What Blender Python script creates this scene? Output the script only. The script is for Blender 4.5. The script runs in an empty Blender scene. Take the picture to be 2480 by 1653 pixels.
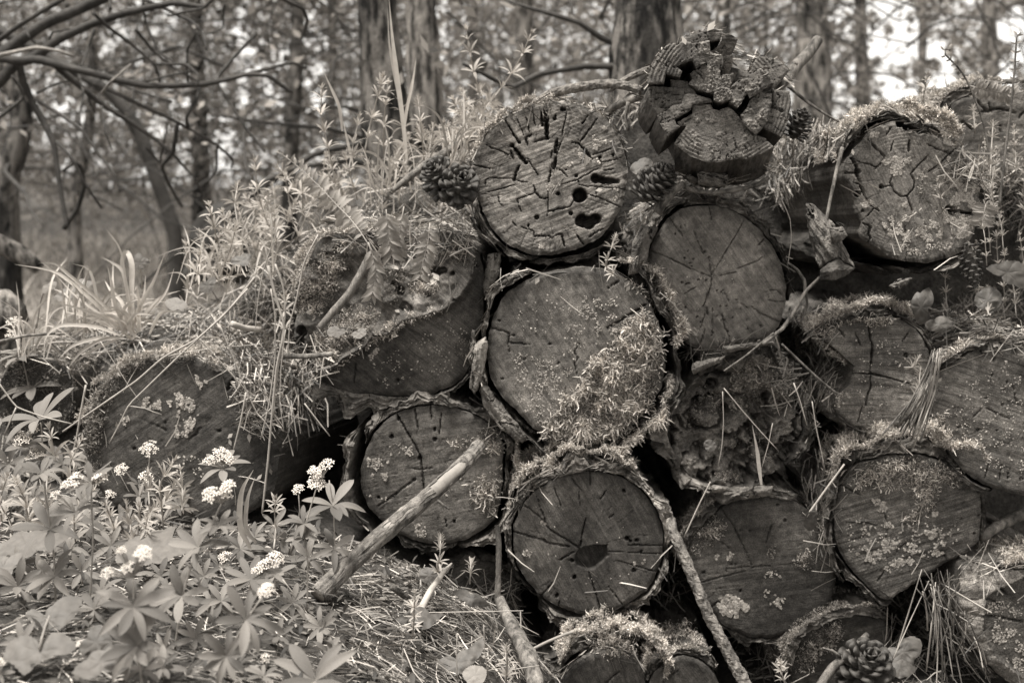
import bpy, math, random
import numpy as np
from mathutils import Vector, Matrix
from mathutils.bvhtree import BVHTree

# ------------------------------------------------------------------ camera, light, exposure
scene = bpy.context.scene
COL = scene.collection
PITCH = math.radians(6.2)
CAM = np.array([0.0, -2.6, 1.0])
FPX = 3444.0                                   # 50 mm lens on a 36 mm wide frame, 2480 px wide
cam_data = bpy.data.cameras.new("camera")
cam_data.lens = 50.0
cam_data.sensor_width = 36.0
cam_data.clip_start = 0.05
cam_data.clip_end = 2000.0
cam_data.dof.use_dof = True
cam_data.dof.focus_distance = 2.32
cam_data.dof.aperture_fstop = 4.5
camera = bpy.data.objects.new("camera", cam_data)
COL.objects.link(camera)
camera.location = CAM
camera.rotation_euler = (math.pi / 2 - PITCH, 0, 0)
scene.camera = camera

SUN_DIR = Vector((-0.22, -0.18, 1.0)).normalized()     # towards the sun: high, veiled by thin cloud
world = bpy.data.worlds.new("World")
scene.world = world
world.use_nodes = True
nt = world.node_tree
nt.nodes.clear()
w_out = nt.nodes.new("ShaderNodeOutputWorld")
w_bg = nt.nodes.new("ShaderNodeBackground")
w_sky = nt.nodes.new("ShaderNodeTexSky")
w_sky.sky_type = 'NISHITA'
w_sky.sun_disc = False
w_sky.sun_elevation = math.asin(SUN_DIR.z)
w_sky.sun_rotation = math.atan2(SUN_DIR.x, SUN_DIR.y)
w_bw = nt.nodes.new("ShaderNodeRGBToBW")
w_mul = nt.nodes.new("ShaderNodeMix")
w_mul.data_type = 'RGBA'
w_mul.blend_type = 'MULTIPLY'
w_mul.inputs[0].default_value = 1.0
w_mul.inputs[7].default_value = (1.0, 0.97, 0.92, 1)
nt.links.new(w_sky.outputs[0], w_bw.inputs[0])
nt.links.new(w_bw.outputs[0], w_mul.inputs[6])
nt.links.new(w_mul.outputs[2], w_bg.inputs[0])
w_bg.inputs[1].default_value = 0.062
nt.links.new(w_bg.outputs[0], w_out.inputs[0])

sun_data = bpy.data.lights.new("sun", 'SUN')
sun_data.energy = 1.5
sun_data.angle = math.radians(18)
sun_data.color = (1.0, 0.97, 0.92)
sun = bpy.data.objects.new("sun", sun_data)
sun.rotation_euler = SUN_DIR.to_track_quat('Z', 'Y').to_euler()
sun.location = (0, 0, 20)
COL.objects.link(sun)

scene.view_settings.view_transform = 'Standard'
scene.view_settings.look = 'None'
scene.view_settings.exposure = 2.45
scene.view_settings.gamma = 1.0
scene.view_settings.use_curve_mapping = False
scene.render.engine = 'CYCLES'
scene.cycles.use_denoising = True
scene.cycles.denoising_prefilter = 'ACCURATE'
scene.cycles.denoising_input_passes = 'RGB_ALBEDO_NORMAL'
scene.cycles.max_bounces = 6
scene.cycles.transmission_bounces = 4
scene.cycles.transparent_max_bounces = 4

# ------------------------------------------------------------------ helpers
UP = np.array([0.0, math.sin(PITCH), math.cos(PITCH)])
FW = np.array([0.0, math.cos(PITCH), -math.sin(PITCH)])
REG = {'S': (0, 0, 1.0), 'D': (0, 0, 1.05442), '1': (1520, 40, .26786), '2': (1130, 220, .2551), '3': (1950, 240, .28061),
       '4': (660, 520, .33163), '5': (1550, 480, .24235), '6': (1600, 780, .31888)}
for k, (ox, oy) in zip('abcdefghi', [(x, y) for y in (0, 551, 1102) for x in (0, 830, 1650)]):
    REG[k] = (ox, oy, .35274)


def R(k, pts):
    """traced picture points -> photograph pixels"""
    ox, oy, s = REG[k]
    p = np.asarray(pts, float).reshape(-1, 2)
    return p * s + np.array([ox, oy])


def rays(s):
    s = np.asarray(s, float).reshape(-1, 2)
    return FW + np.outer((s[:, 0] - 1240) / FPX, [1, 0, 0]) + np.outer((826.5 - s[:, 1]) / FPX, UP)


def P(sx, sy, Y):
    d = rays([[sx, sy]])[0]
    return CAM + d * ((Y - CAM[1]) / d[1])


def PP(s, Y):
    d = rays(s)
    return CAM + d * ((np.asarray(Y) - CAM[1]) / d[:, 1])[:, None]


def _h(ix, iy, iz, seed):
    h = (ix.astype(np.int64) * 374761393 + iy.astype(np.int64) * 668265263 + iz.astype(np.int64) * 2147483647 + seed * 1274126177) & 0xffffffff
    h = ((h ^ (h >> 13)) * 1274126177) & 0xffffffff
    h = ((h ^ (h >> 16)) * 2246822519) & 0xffffffff
    return ((h ^ (h >> 15)) & 0xffffff) / float(0xffffff)


def vn(x, y, z=None, seed=0):
    """value noise in -1..1"""
    x, y = np.broadcast_arrays(np.asarray(x, float), np.asarray(y, float))
    xi, yi = np.floor(x), np.floor(y)
    fx, fy = x - xi, y - yi
    fx, fy = fx * fx * (3 - 2 * fx), fy * fy * (3 - 2 * fy)
    if z is None:
        zi = np.zeros_like(xi)
        a = _h(xi, yi, zi, seed) * (1 - fx) + _h(xi + 1, yi, zi, seed) * fx
        b = _h(xi, yi + 1, zi, seed) * (1 - fx) + _h(xi + 1, yi + 1, zi, seed) * fx
        return (a * (1 - fy) + b * fy) * 2 - 1
    z = np.broadcast_to(np.asarray(z, float), x.shape)
    zi = np.floor(z)
    fz = z - zi
    fz = fz * fz * (3 - 2 * fz)
    r = 0
    for dz in (0, 1):
        a = _h(xi, yi, zi + dz, seed) * (1 - fx) + _h(xi + 1, yi, zi + dz, seed) * fx
        b = _h(xi, yi + 1, zi + dz, seed) * (1 - fx) + _h(xi + 1, yi + 1, zi + dz, seed) * fx
        r = r + (a * (1 - fy) + b * fy) * (fz if dz else 1 - fz)
    return r * 2 - 1


def fbm(x, y, z=None, seed=0, o=4, g=.5):
    r, a, f, n = 0, 1.0, 1.0, 0
    for i in range(o):
        r = r + a * vn(np.asarray(x) * f, np.asarray(y) * f, None if z is None else np.asarray(z) * f, seed + i * 17)
        n += a
        a *= g
        f *= 2.03
    return r / n


def sstep(a, b, x):
    t = np.clip((x - a) / (b - a), 0, 1)
    return t * t * (3 - 2 * t)


def mesh_np(name, V, F, mat=None, smooth=True, tint=None):
    V = np.asarray(V, np.float32)
    F = np.asarray(F, np.int32)
    me = bpy.data.meshes.new(name)
    k = F.shape[1]
    me.vertices.add(len(V))
    me.vertices.foreach_set("co", V.ravel())
    me.loops.add(F.size)
    me.loops.foreach_set("vertex_index", F.ravel())
    me.polygons.add(len(F))
    me.polygons.foreach_set("loop_start", np.arange(0, F.size, k, dtype=np.int32))
    me.polygons.foreach_set("use_smooth", np.full(len(F), smooth, dtype=bool))
    if tint is not None:
        a = me.attributes.new("tint", 'FLOAT', 'POINT')
        a.data.foreach_set("value", np.asarray(tint, np.float32).ravel())
    me.update(calc_edges=True)
    if mat is not None:
        me.materials.append(mat)
    return me


def gridfaces(nr, nc, wrap=False, base=0):
    i, j = np.meshgrid(np.arange(nr - 1), np.arange(nc if wrap else nc - 1), indexing='ij')
    j2 = (j + 1) % nc
    return (np.stack([i * nc + j, i * nc + j2, (i + 1) * nc + j2, (i + 1) * nc + j], -1).reshape(-1, 4) + base)


def link(name, me, parent=None, M=None):
    o = bpy.data.objects.new(name, me)
    COL.objects.link(o)
    if parent is not None:
        o.parent = parent
    if M is not None:
        o.matrix_basis = M
    return o


def tag(o, label, cat, group=None, kind=None):
    o['label'] = label
    o['category'] = cat
    if group:
        o['group'] = group
    if kind:
        o['kind'] = kind
    return o


def structure(name, me):
    o = link(name, me)
    o['kind'] = 'structure'
    return o


def thing(name, label, cat, loc, group=None, M=None):
    o = bpy.data.objects.new(name, None)
    COL.objects.link(o)
    o.empty_display_size = .05
    if M is not None:
        o.matrix_basis = M
    else:
        o.location = loc
    return tag(o, label, cat, group)


SUP_V, SUP_F, SUP_N = [], [], [0]


def support(V, F):
    V = np.asarray(V, float)
    F = np.asarray(F)
    SUP_V.append(V)
    SUP_F.append(F + SUP_N[0])
    SUP_N[0] += len(V)


def make_bvh():
    V = np.concatenate(SUP_V).tolist()
    F = []
    for f in SUP_F:
        F += f.tolist()
    return BVHTree.FromPolygons(V, F)


def tubes(pts, rad, n=3, seed=0, flat=1.0):
    """pts (K,m,3), rad (K,m) -> verts, quads of n-sided tubes"""
    K, m, _ = pts.shape
    rng = np.random.RandomState(seed)
    d = np.gradient(pts, axis=1)
    d /= np.linalg.norm(d, axis=2, keepdims=True) + 1e-12
    ref = rng.normal(size=(K, 1, 3))
    s = np.cross(d, ref)
    s /= np.linalg.norm(s, axis=2, keepdims=True) + 1e-12
    t = np.cross(d, s)
    ang = np.arange(n) * 2 * math.pi / n
    V = pts[:, :, None, :] + rad[:, :, None, None] * (np.cos(ang)[:, None] * s[:, :, None, :] + flat * np.sin(ang)[:, None] * t[:, :, None, :])
    V = V.reshape(-1, 3)
    F1 = gridfaces(m, n, True)
    F = (F1[None] + (np.arange(K) * m * n)[:, None, None]).reshape(-1, 4)
    return V, F


def ribbons(pts, rad, seed=0):
    """pts (K,m,3), rad (K,m) -> flat leaflets, one quad per step"""
    K, m, _ = pts.shape
    rng = np.random.RandomState(seed)
    d = np.gradient(pts, axis=1)
    s = np.cross(d, rng.normal(size=(K, 1, 3)))
    s /= np.linalg.norm(s, axis=2, keepdims=True) + 1e-12
    V = np.stack([pts - s * rad[..., None], pts + s * rad[..., None]], 2).reshape(-1, 3)
    F1 = gridfaces(m, 2)
    return V, (F1[None] + (np.arange(K) * m * 2)[:, None, None]).reshape(-1, 4)


def pipe(pl, rad, n=8, rough=0.0, seed=0, step=None, cap=True, fs=30.0, af=1.5, oct=3):
    """one limb along a polyline (m,3): resampled, capped, with bark relief"""
    pl = np.asarray(pl, float)
    L = np.r_[0, np.cumsum(np.linalg.norm(np.diff(pl, axis=0), axis=1))]
    rad = np.broadcast_to(np.asarray(rad, float), (len(pl),))
    m = max(4, int(L[-1] / (step or 0.02)))
    t = np.linspace(0, L[-1], m)
    if len(pl) > 2:                                   # smooth the corners
        q = np.linspace(0, L[-1], m * 4)
        Q = np.stack([np.interp(q, L, pl[:, i]) for i in range(3)], 1)
        w = max(1, int(m * 4 / (len(pl) * 3)))
        ker = np.hanning(2 * w + 1)
        ker /= ker.sum()
        E = np.concatenate([2 * Q[0] - Q[w:0:-1], Q, 2 * Q[-1] - Q[-2:-w - 2:-1]])
        Q = np.stack([np.convolve(E[:, i], ker, 'valid') for i in range(3)], 1)
        C = np.stack([np.interp(t, q, Q[:, i]) for i in range(3)], 1)
    else:
        C = np.stack([np.interp(t, L, pl[:, i]) for i in range(3)], 1)
    r = np.interp(t, L, rad)
    d = np.gradient(C, axis=0)
    d /= np.linalg.norm(d, axis=1, keepdims=True)
    s = np.cross(d, np.array([.13, .31, .94]))
    s /= np.linalg.norm(s, axis=1, keepdims=True) + 1e-9
    u = np.cross(s, d)
    a = np.arange(n) * 2 * math.pi / n
    ca, sa = np.cos(a), np.sin(a)
    rr = np.repeat(r[:, None], n, 1)
    if rough:
        nz = fbm(ca[None] * af + 5 + 0 * t[:, None], t[:, None] * fs, sa[None] * af + 5 + 0 * t[:, None], seed, oct)
        rr = rr * (1 + rough * nz)
    V = C[:, None] + rr[:, :, None] * (ca[None, :, None] * s[:, None] + sa[None, :, None] * u[:, None])
    V = V.reshape(-1, 3)
    F = gridfaces(m, n, True)
    if cap:
        V = np.concatenate([np.repeat(C[:1], n, 0), V, np.repeat(C[-1:], n, 0)])
        F = gridfaces(m + 2, n, True)
    return V, F


def merge(parts):
    Vs, Fs, b = [], [], 0
    for V, F in parts:
        Vs.append(V)
        Fs.append(np.asarray(F) + b)
        b += len(V)
    return np.concatenate(Vs), np.concatenate(Fs)


def cdt_fill(B, st, rng):
    """closed boundary (n,2) -> points, triangles, boundary edges"""
    from mathutils.geometry import delaunay_2d_cdt
    lo, hi = B.min(0), B.max(0)
    gx, gy = np.meshgrid(np.arange(lo[0], hi[0], st), np.arange(lo[1], hi[1], st))
    g = np.stack([gx.ravel(), gy.ravel()], 1) + rng.uniform(-.3, .3, (gx.size, 2)) * st
    dd, _ = segdist(g[:, 0], g[:, 1], np.r_[B, B[:1]])
    g = g[inpoly(g[:, 0], g[:, 1], B) & (dd > st * .55)]
    nb = len(B)
    res = delaunay_2d_cdt([Vector(p) for p in np.r_[B, g]], [(i, (i + 1) % nb) for i in range(nb)], [], 1, 1e-6)
    V2 = np.array([tuple(v) for v in res[0]])
    T = np.array([f[:3] for f in res[2] if len(f) == 3])
    e = np.concatenate([T[:, [0, 1]], T[:, [1, 2]], T[:, [2, 0]]])
    k = np.sort(e, 1)
    _, inv, cnt = np.unique(k[:, 0].astype(np.int64) * 1000000 + k[:, 1], return_inverse=True, return_counts=True)
    return V2, T, e[cnt[inv] == 1]


# ------------------------------------------------------------------ materials
WARM = np.array([1.0, .922, .835])


def rgba(v):
    c = WARM * v
    return (c[0], c[1], c[2], 1)


class NT:
    def __init__(s, name):
        s.m = bpy.data.materials.new(name)
        s.m.use_nodes = True
        s.t = s.m.node_tree
        s.t.nodes.clear()
        s.out = s.n("ShaderNodeOutputMaterial")

    def n(s, typ, **kw):
        nd = s.t.nodes.new(typ)
        for k, v in kw.items():
            setattr(nd, k, v)
        return nd

    def l(s, a, b):
        s.t.links.new(a, b)

    def math(s, op, a, b=None, clamp=False):
        nd = s.n("ShaderNodeMath", operation=op, use_clamp=clamp)
        for i, v in enumerate((a, b)):
            if v is None:
                continue
            if isinstance(v, (int, float)):
                nd.inputs[i].default_value = v
            else:
                s.l(v, nd.inputs[i])
        return nd.outputs[0]

    def ramp(s, v, x0, x1, y0, y1):
        nd = s.n("ShaderNodeMapRange")
        s.l(v, nd.inputs[0])
        for i, k in enumerate((x0, x1, y0, y1)):
            nd.inputs[i + 1].default_value = k
        return nd.outputs[0]

    def noise(s, vec, scale, detail=4, rough=.55):
        nd = s.n("ShaderNodeTexNoise")
        nd.inputs['Scale'].default_value = scale
        nd.inputs['Detail'].default_value = detail
        nd.inputs['Roughness'].default_value = rough
        s.l(vec, nd.inputs['Vector'])
        return nd.outputs[0]

    def mapping(s, vec, rot=(0, 0, 0), sc=(1, 1, 1), loc=(0, 0, 0)):
        nd = s.n("ShaderNodeMapping")
        s.l(vec, nd.inputs[0])
        nd.inputs[1].default_value = loc
        nd.inputs[2].default_value = rot
        nd.inputs[3].default_value = sc
        return nd.outputs[0]

    def coords(s, which='Object'):
        return s.n("ShaderNodeTexCoord").outputs[which]

    def attr(s, name):
        return s.n("ShaderNodeAttribute", attribute_name=name).outputs['Fac']

    def objrand(s):
        return s.n("ShaderNodeObjectInfo").outputs['Random']

    def bump(s, h, strength, dist):
        nd = s.n("ShaderNodeBump")
        nd.inputs['Strength'].default_value = strength
        nd.inputs['Distance'].default_value = dist
        s.l(h, nd.inputs['Height'])
        return nd.outputs[0]

    def warm(s, v):
        """grey value -> warm grey colour"""
        nd = s.n("ShaderNodeVectorMath", operation='SCALE')
        nd.inputs[0].default_value = tuple(WARM)
        s.l(v, nd.inputs['Scale'])
        return nd.outputs[0]

    def surf(s, v, rough=.85, spec=.25, normal=None, trans=0.0):
        c = s.warm(v)
        b = s.n("ShaderNodeBsdfPrincipled")
        s.l(c, b.inputs['Base Color'])
        b.inputs['Roughness'].default_value = rough
        b.inputs['Specular IOR Level'].default_value = spec
        if normal is not None:
            s.l(normal, b.inputs['Normal'])
        o = b.outputs[0]
        if trans:
            t = s.n("ShaderNodeBsdfTranslucent")
            s.l(c, t.inputs[0])
            mx = s.n("ShaderNodeMixShader")
            mx.inputs[0].default_value = trans
            s.l(o, mx.inputs[1])
            s.l(t.outputs[0], mx.inputs[2])
            o = mx.outputs[0]
        s.l(o, s.out.inputs[0])
        return s.m


def wood_mat(name, base, ang=0.0, streak=.5, ring=.3, blotch=.7, spacing=.006, bump=.5, pith=(0, 0), seed=0.0, speck=.25, stain=0.0):
    """sawn end grain: saw streaks at an angle, growth rings, weather blotches, specks"""
    t = NT(name)
    co = t.mapping(t.coords(), loc=(seed * 3.1, seed * 1.7, seed))
    c0 = t.coords()
    n_b = t.ramp(t.noise(co, 9, 5, .6), .3, .7, 1 - blotch * .6, 1 + blotch * .6)
    ro = t.mapping(co, rot=(0, 0, -ang))
    st = t.noise(t.mapping(ro, sc=(22, 330, 14)), 1, 3, .6)
    st2 = t.noise(t.mapping(ro, sc=(9, 90, 7)), 1, 3, .5)
    sm = t.math('ADD', t.math('MULTIPLY', st, .6), t.math('MULTIPLY', st2, .4))
    n_s = t.ramp(sm, .36, .64, 1 - streak * .8, 1 + streak * .9)
    sep = t.n("ShaderNodeSeparateXYZ")
    t.l(c0, sep.inputs[0])
    dx = t.math('SUBTRACT', sep.outputs[0], pith[0])
    dy = t.math('SUBTRACT', sep.outputs[1], pith[1])
    rad = t.math('SQRT', t.math('ADD', t.math('MULTIPLY', dx, dx), t.math('MULTIPLY', dy, dy)))
    wob = t.math('MULTIPLY', t.noise(co, 14, 3), .022)
    rs = t.math('SINE', t.math('MULTIPLY', t.math('ADD', rad, wob), 2 * math.pi / spacing))
    rw = t.ramp(t.noise(co, 16, 3), .45, .65, .1, 1)
    rs = t.math('MULTIPLY', rs, rw)
    n_r = t.ramp(rs, -1, 1, 1 - ring * .4, 1 + ring * .3)
    fine = t.noise(co, 420, 3, .7)
    n_f = t.ramp(fine, .32, .68, 1 - speck * 1.5, 1 + speck * 1.6)
    mot = t.noise(co, 75, 4, .65)
    n_f = t.math('MULTIPLY', n_f, t.ramp(mot, .35, .65, .72, 1.3))
    v = t.math('MULTIPLY', t.math('MULTIPLY', n_b, n_s), t.math('MULTIPLY', n_r, n_f))
    if stain:
        big = t.ramp(t.noise(co, 4.2, 3, .5), .42, .62, 1 - stain, 1 + stain * .4)
        v = t.math('MULTIPLY', v, big)
    v = t.math('MULTIPLY', v, t.attr('tint'))
    v = t.math('MULTIPLY', v, base)
    h = t.math('ADD', t.math('MULTIPLY', sm, streak), t.math('ADD', t.math('MULTIPLY', rs, ring * .12), t.math('MULTIPLY', fine, .6)))
    return t.surf(v, .82, .25, t.bump(h, bump, .004))


def bark_mat(name, base, seed=0.0, sc=1.0):
    t = NT(name)
    co = t.mapping(t.coords(), loc=(seed * 2.3, seed, seed))
    a = t.noise(t.mapping(co, sc=(1, 1, .25)), 45 * sc, 6, .65)
    b = t.noise(co, 9 * sc, 4, .6)
    f = t.noise(co, 260 * sc, 4, .7)
    v = t.math('MULTIPLY', t.ramp(a, .33, .67, .3, 1.8), t.ramp(b, .3, .7, .55, 1.5))
    v = t.math('MULTIPLY', v, t.ramp(f, .3, .7, .7, 1.3))
    v = t.math('MULTIPLY', v, base)
    h = t.math('ADD', a, t.math('MULTIPLY', f, .5))
    return t.surf(v, .85, .25, t.bump(h, .9, .008 / max(sc, .3)))


def tint_mat(name, base, trans=0.0, rough=.75, spec=.25, noise=0.0, lo=None):
    """strands, needles, leaves: base value times the mesh's own tint and a little noise"""
    t = NT(name)
    v = t.math('MULTIPLY', t.attr('tint'), base)
    if noise:
        v = t.math('MULTIPLY', v, t.ramp(t.noise(t.coords(), noise, 3), .3, .7, .6, 1.4))
    return t.surf(v, rough, spec, None, trans)


def leaf_mat(name, base, trans=.3, var=.35, vein=0.0, nscale=60, blotch=.25):
    """leaves that are objects of their own: the value varies from one to the next"""
    t = NT(name)
    v = t.math('MULTIPLY', t.ramp(t.objrand(), 0, 1, 1 - var, 1 + var), base)
    nz = t.noise(t.coords(), nscale, 4, .6)
    v = t.math('MULTIPLY', v, t.ramp(nz, .3, .7, 1 - blotch, 1 + blotch))
    nrm = t.bump(nz, .35, .002)
    return t.surf(v, .6, .3, nrm, trans)


def plain_mat(name, base, rough=.8, spec=.25, nscale=80, amp=.35, bump=.4, dist=.003, trans=0.0, stretch=(1, 1, 1)):
    t = NT(name)
    co = t.mapping(t.coords(), sc=stretch)
    a = t.noise(co, nscale, 5, .65)
    b = t.noise(co, nscale * .15, 3, .5)
    v = t.math('MULTIPLY', t.math('MULTIPLY', t.ramp(a, .3, .7, 1 - amp, 1 + amp), t.ramp(b, .3, .7, 1 - amp, 1 + amp)), base)
    return t.surf(v, rough, spec, t.bump(a, bump, dist) if bump else None, trans)
# ------------------------------------------------------------------ log pile
def segdist(X, Y, poly):
    """distance to a polyline and the place along it (0..1)"""
    poly = np.asarray(poly, float)
    L = np.r_[0, np.cumsum(np.linalg.norm(np.diff(poly, axis=0), axis=1))]
    best = np.full(X.shape, 1e9)
    tt = np.zeros(X.shape)
    for i in range(len(poly) - 1):
        a, b = poly[i], poly[i + 1]
        ab = b - a
        n2 = ab @ ab + 1e-12
        t = np.clip(((X - a[0]) * ab[0] + (Y - a[1]) * ab[1]) / n2, 0, 1)
        d = np.hypot(X - a[0] - t * ab[0], Y - a[1] - t * ab[1])
        k = d < best
        best = np.where(k, d, best)
        tt = np.where(k, (L[i] + t * (L[i + 1] - L[i])) / (L[-1] + 1e-12), tt)
    return best, tt


def inpoly(X, Y, poly):
    r = np.zeros(X.shape, bool)
    n = len(poly)
    for i in range(n):
        x0, y0 = poly[i]
        x1, y1 = poly[(i + 1) % n]
        c = (y0 > Y) != (y1 > Y)
        r ^= c & (X < (x1 - x0) * (Y - y0) / (y1 - y0 + 1e-12) + x0)
    return r


LOGS = {}


class Log:
    def __init__(s, key, label, ctr, Y, outline, yaw=0, pitch=0, length=.6, seed=0, cat='log', group='logs of the pile', taper=0.0, sm=4):
        s.seed, s.length, s.taper, s.Y = seed, length, taper, Y
        s.px = (Y - CAM[1]) / FPX
        c = P(ctr[0], ctr[1], Y)
        base = Matrix(((1, 0, 0), (0, 0, -1), (0, 1, 0)))
        rot = Matrix.Rotation(math.radians(yaw), 3, 'Z') @ Matrix.Rotation(-math.radians(pitch), 3, 'X') @ base
        s.M = Matrix.Translation(c) @ rot.to_4x4()
        s.c, s.rot = c, np.array(rot)
        if outline is not None:
            loc = s.local(outline)
            s.pts = loc
            a = np.arctan2(loc[:, 1], loc[:, 0])
            r = np.hypot(loc[:, 0], loc[:, 1])
            k = np.argsort(a)
            a, r = a[k], r[k]
            s.th = np.linspace(-math.pi, math.pi, 1440, endpoint=False)
            rr = np.interp(s.th, np.r_[a - 2 * math.pi, a, a + 2 * math.pi], np.r_[r, r, r])
            ker = np.exp(-.5 * (np.arange(-40, 41) / (sm * 2.0)) ** 2)
            ker /= ker.sum()
            rr = np.convolve(np.r_[rr[-40:], rr, rr[:40]], ker, 'valid')
            rr *= 1 + .010 * vn(np.cos(s.th) * 9, np.sin(s.th) * 9, seed=seed) + .006 * vn(np.cos(s.th) * 30, np.sin(s.th) * 30, seed=seed + 1)
            s.rr = rr
            s.Rm = rr.mean()
            ymin = (np.sin(s.th) * rr).min()
        else:
            ymin = -.1
        s.off = Matrix.Translation((0, -ymin, 0))
        s.root = thing(key_name(key), label, cat, None, group, s.M @ Matrix.Translation((0, ymin, 0)))
        LOGS[key] = s

    def local(s, pts):
        d = rays(pts)
        n = s.rot[:, 2]
        t = ((s.c - CAM) @ n) / (d @ n)
        w = CAM + d * t[:, None]
        return (w - s.c) @ s.rot[:, :2]

    def world(s, V):
        return np.asarray(V) @ s.rot.T + s.c

    def tolocal(s, W):
        return (np.asarray(W) - s.c) @ s.rot

    def Rat(s, th):
        th = (np.asarray(th) + math.pi) % (2 * math.pi) - math.pi
        return np.interp(th, np.r_[s.th, math.pi], np.r_[s.rr, s.rr[0]])

    def add(s, name, V, F, mat, smooth=True, tint=None, kind=None, label=None):
        o = link(name, mesh_np(name, V, F, mat, smooth, tint), s.root, s.off)
        if kind:
            o['kind'] = kind
        if label:
            o['label'] = label
        return o


def key_name(k):
    return 'log' if not k.startswith('=') else k[1:]


def crackfield(lg, X, Y, cracks, holes, jag=.0012, seed=0):
    """depth below the cut for traced cracks [(points S, half-width px S, depth m)] and holes [((x,y) S, r px, depth)] or polygons"""
    px = lg.px
    wx = X + jag * fbm(X * 150, Y * 150, seed=seed + 5, o=3)
    wy = Y + jag * fbm(X * 150, Y * 150, seed=seed + 9, o=3)
    dep = np.zeros_like(X)
    for pts, w, D in cracks:
        pl = lg.local(pts)
        lo, hi = pl.min(0) - .02, pl.max(0) + .02
        k = (X > lo[0]) & (X < hi[0]) & (Y > lo[1]) & (Y < hi[1])
        if not k.any():
            continue
        d, t = segdist(wx[k], wy[k], pl)
        ww = w * px * (.55 + .45 * np.sin(np.clip(t, .04, .96) * math.pi) ** .5) * (1 + .35 * vn(t * 14, t * 0 + seed))
        f = 1 - sstep(.55, 1.05, d / np.maximum(ww, 1e-5))
        dep[k] = np.maximum(dep[k], D * f * (.75 + .25 * vn(wx[k] * 300, wy[k] * 300, seed=seed)))
    for h in holes:
        c, r, D = h
        c = np.asarray(c, float)
        if c.ndim == 1:
            q = lg.local([c])[0]
            d = np.hypot((wx - q[0]), (wy - q[1])) / (r * px)
            dep = np.maximum(dep, D * (1 - sstep(.8, 1.15, d)))
        else:
            pl = lg.local(c)
            ins = inpoly(wx, wy, pl)
            d, _ = segdist(wx, wy, np.r_[pl, pl[:1]])
            f = np.where(ins, sstep(-.3, 1.0, d / (r * px)), 0)
            dep = np.maximum(dep, D * f)
    return dep


def checks(lg, n, pith, r0=(.15, .5), r1=(.6, 1.0), w=1.1, seed=0, depth=.006, step=.25):
    """fine drying checks that run out from the pith, some jumping sideways along a ring"""
    rng = np.random.RandomState(seed)
    out = []
    px = lg.px
    for i in range(n):
        a = (i + rng.rand()) * 2 * math.pi / n
        R_ = lg.Rat(a) / px
        q0, q1 = rng.uniform(*r0) * R_, rng.uniform(*r1) * R_
        q, pts = q0, []
        while q < q1:
            pts.append((pith[0] + math.cos(a) * q, pith[1] - math.sin(a) * q))
            q += rng.uniform(.05, .16) * R_
            if rng.rand() < step:
                a2 = a + rng.choice([-1, 1]) * rng.uniform(2, 9) / max(q, 10)
                pts.append((pith[0] + math.cos(a) * q, pith[1] - math.sin(a) * q))
                a = a2
            a += rng.normal() * .012
        pts.append((pith[0] + math.cos(a) * q1, pith[1] - math.sin(a) * q1))
        out.append((pts, w * rng.uniform(.7, 1.35), depth))
    return out


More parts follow.
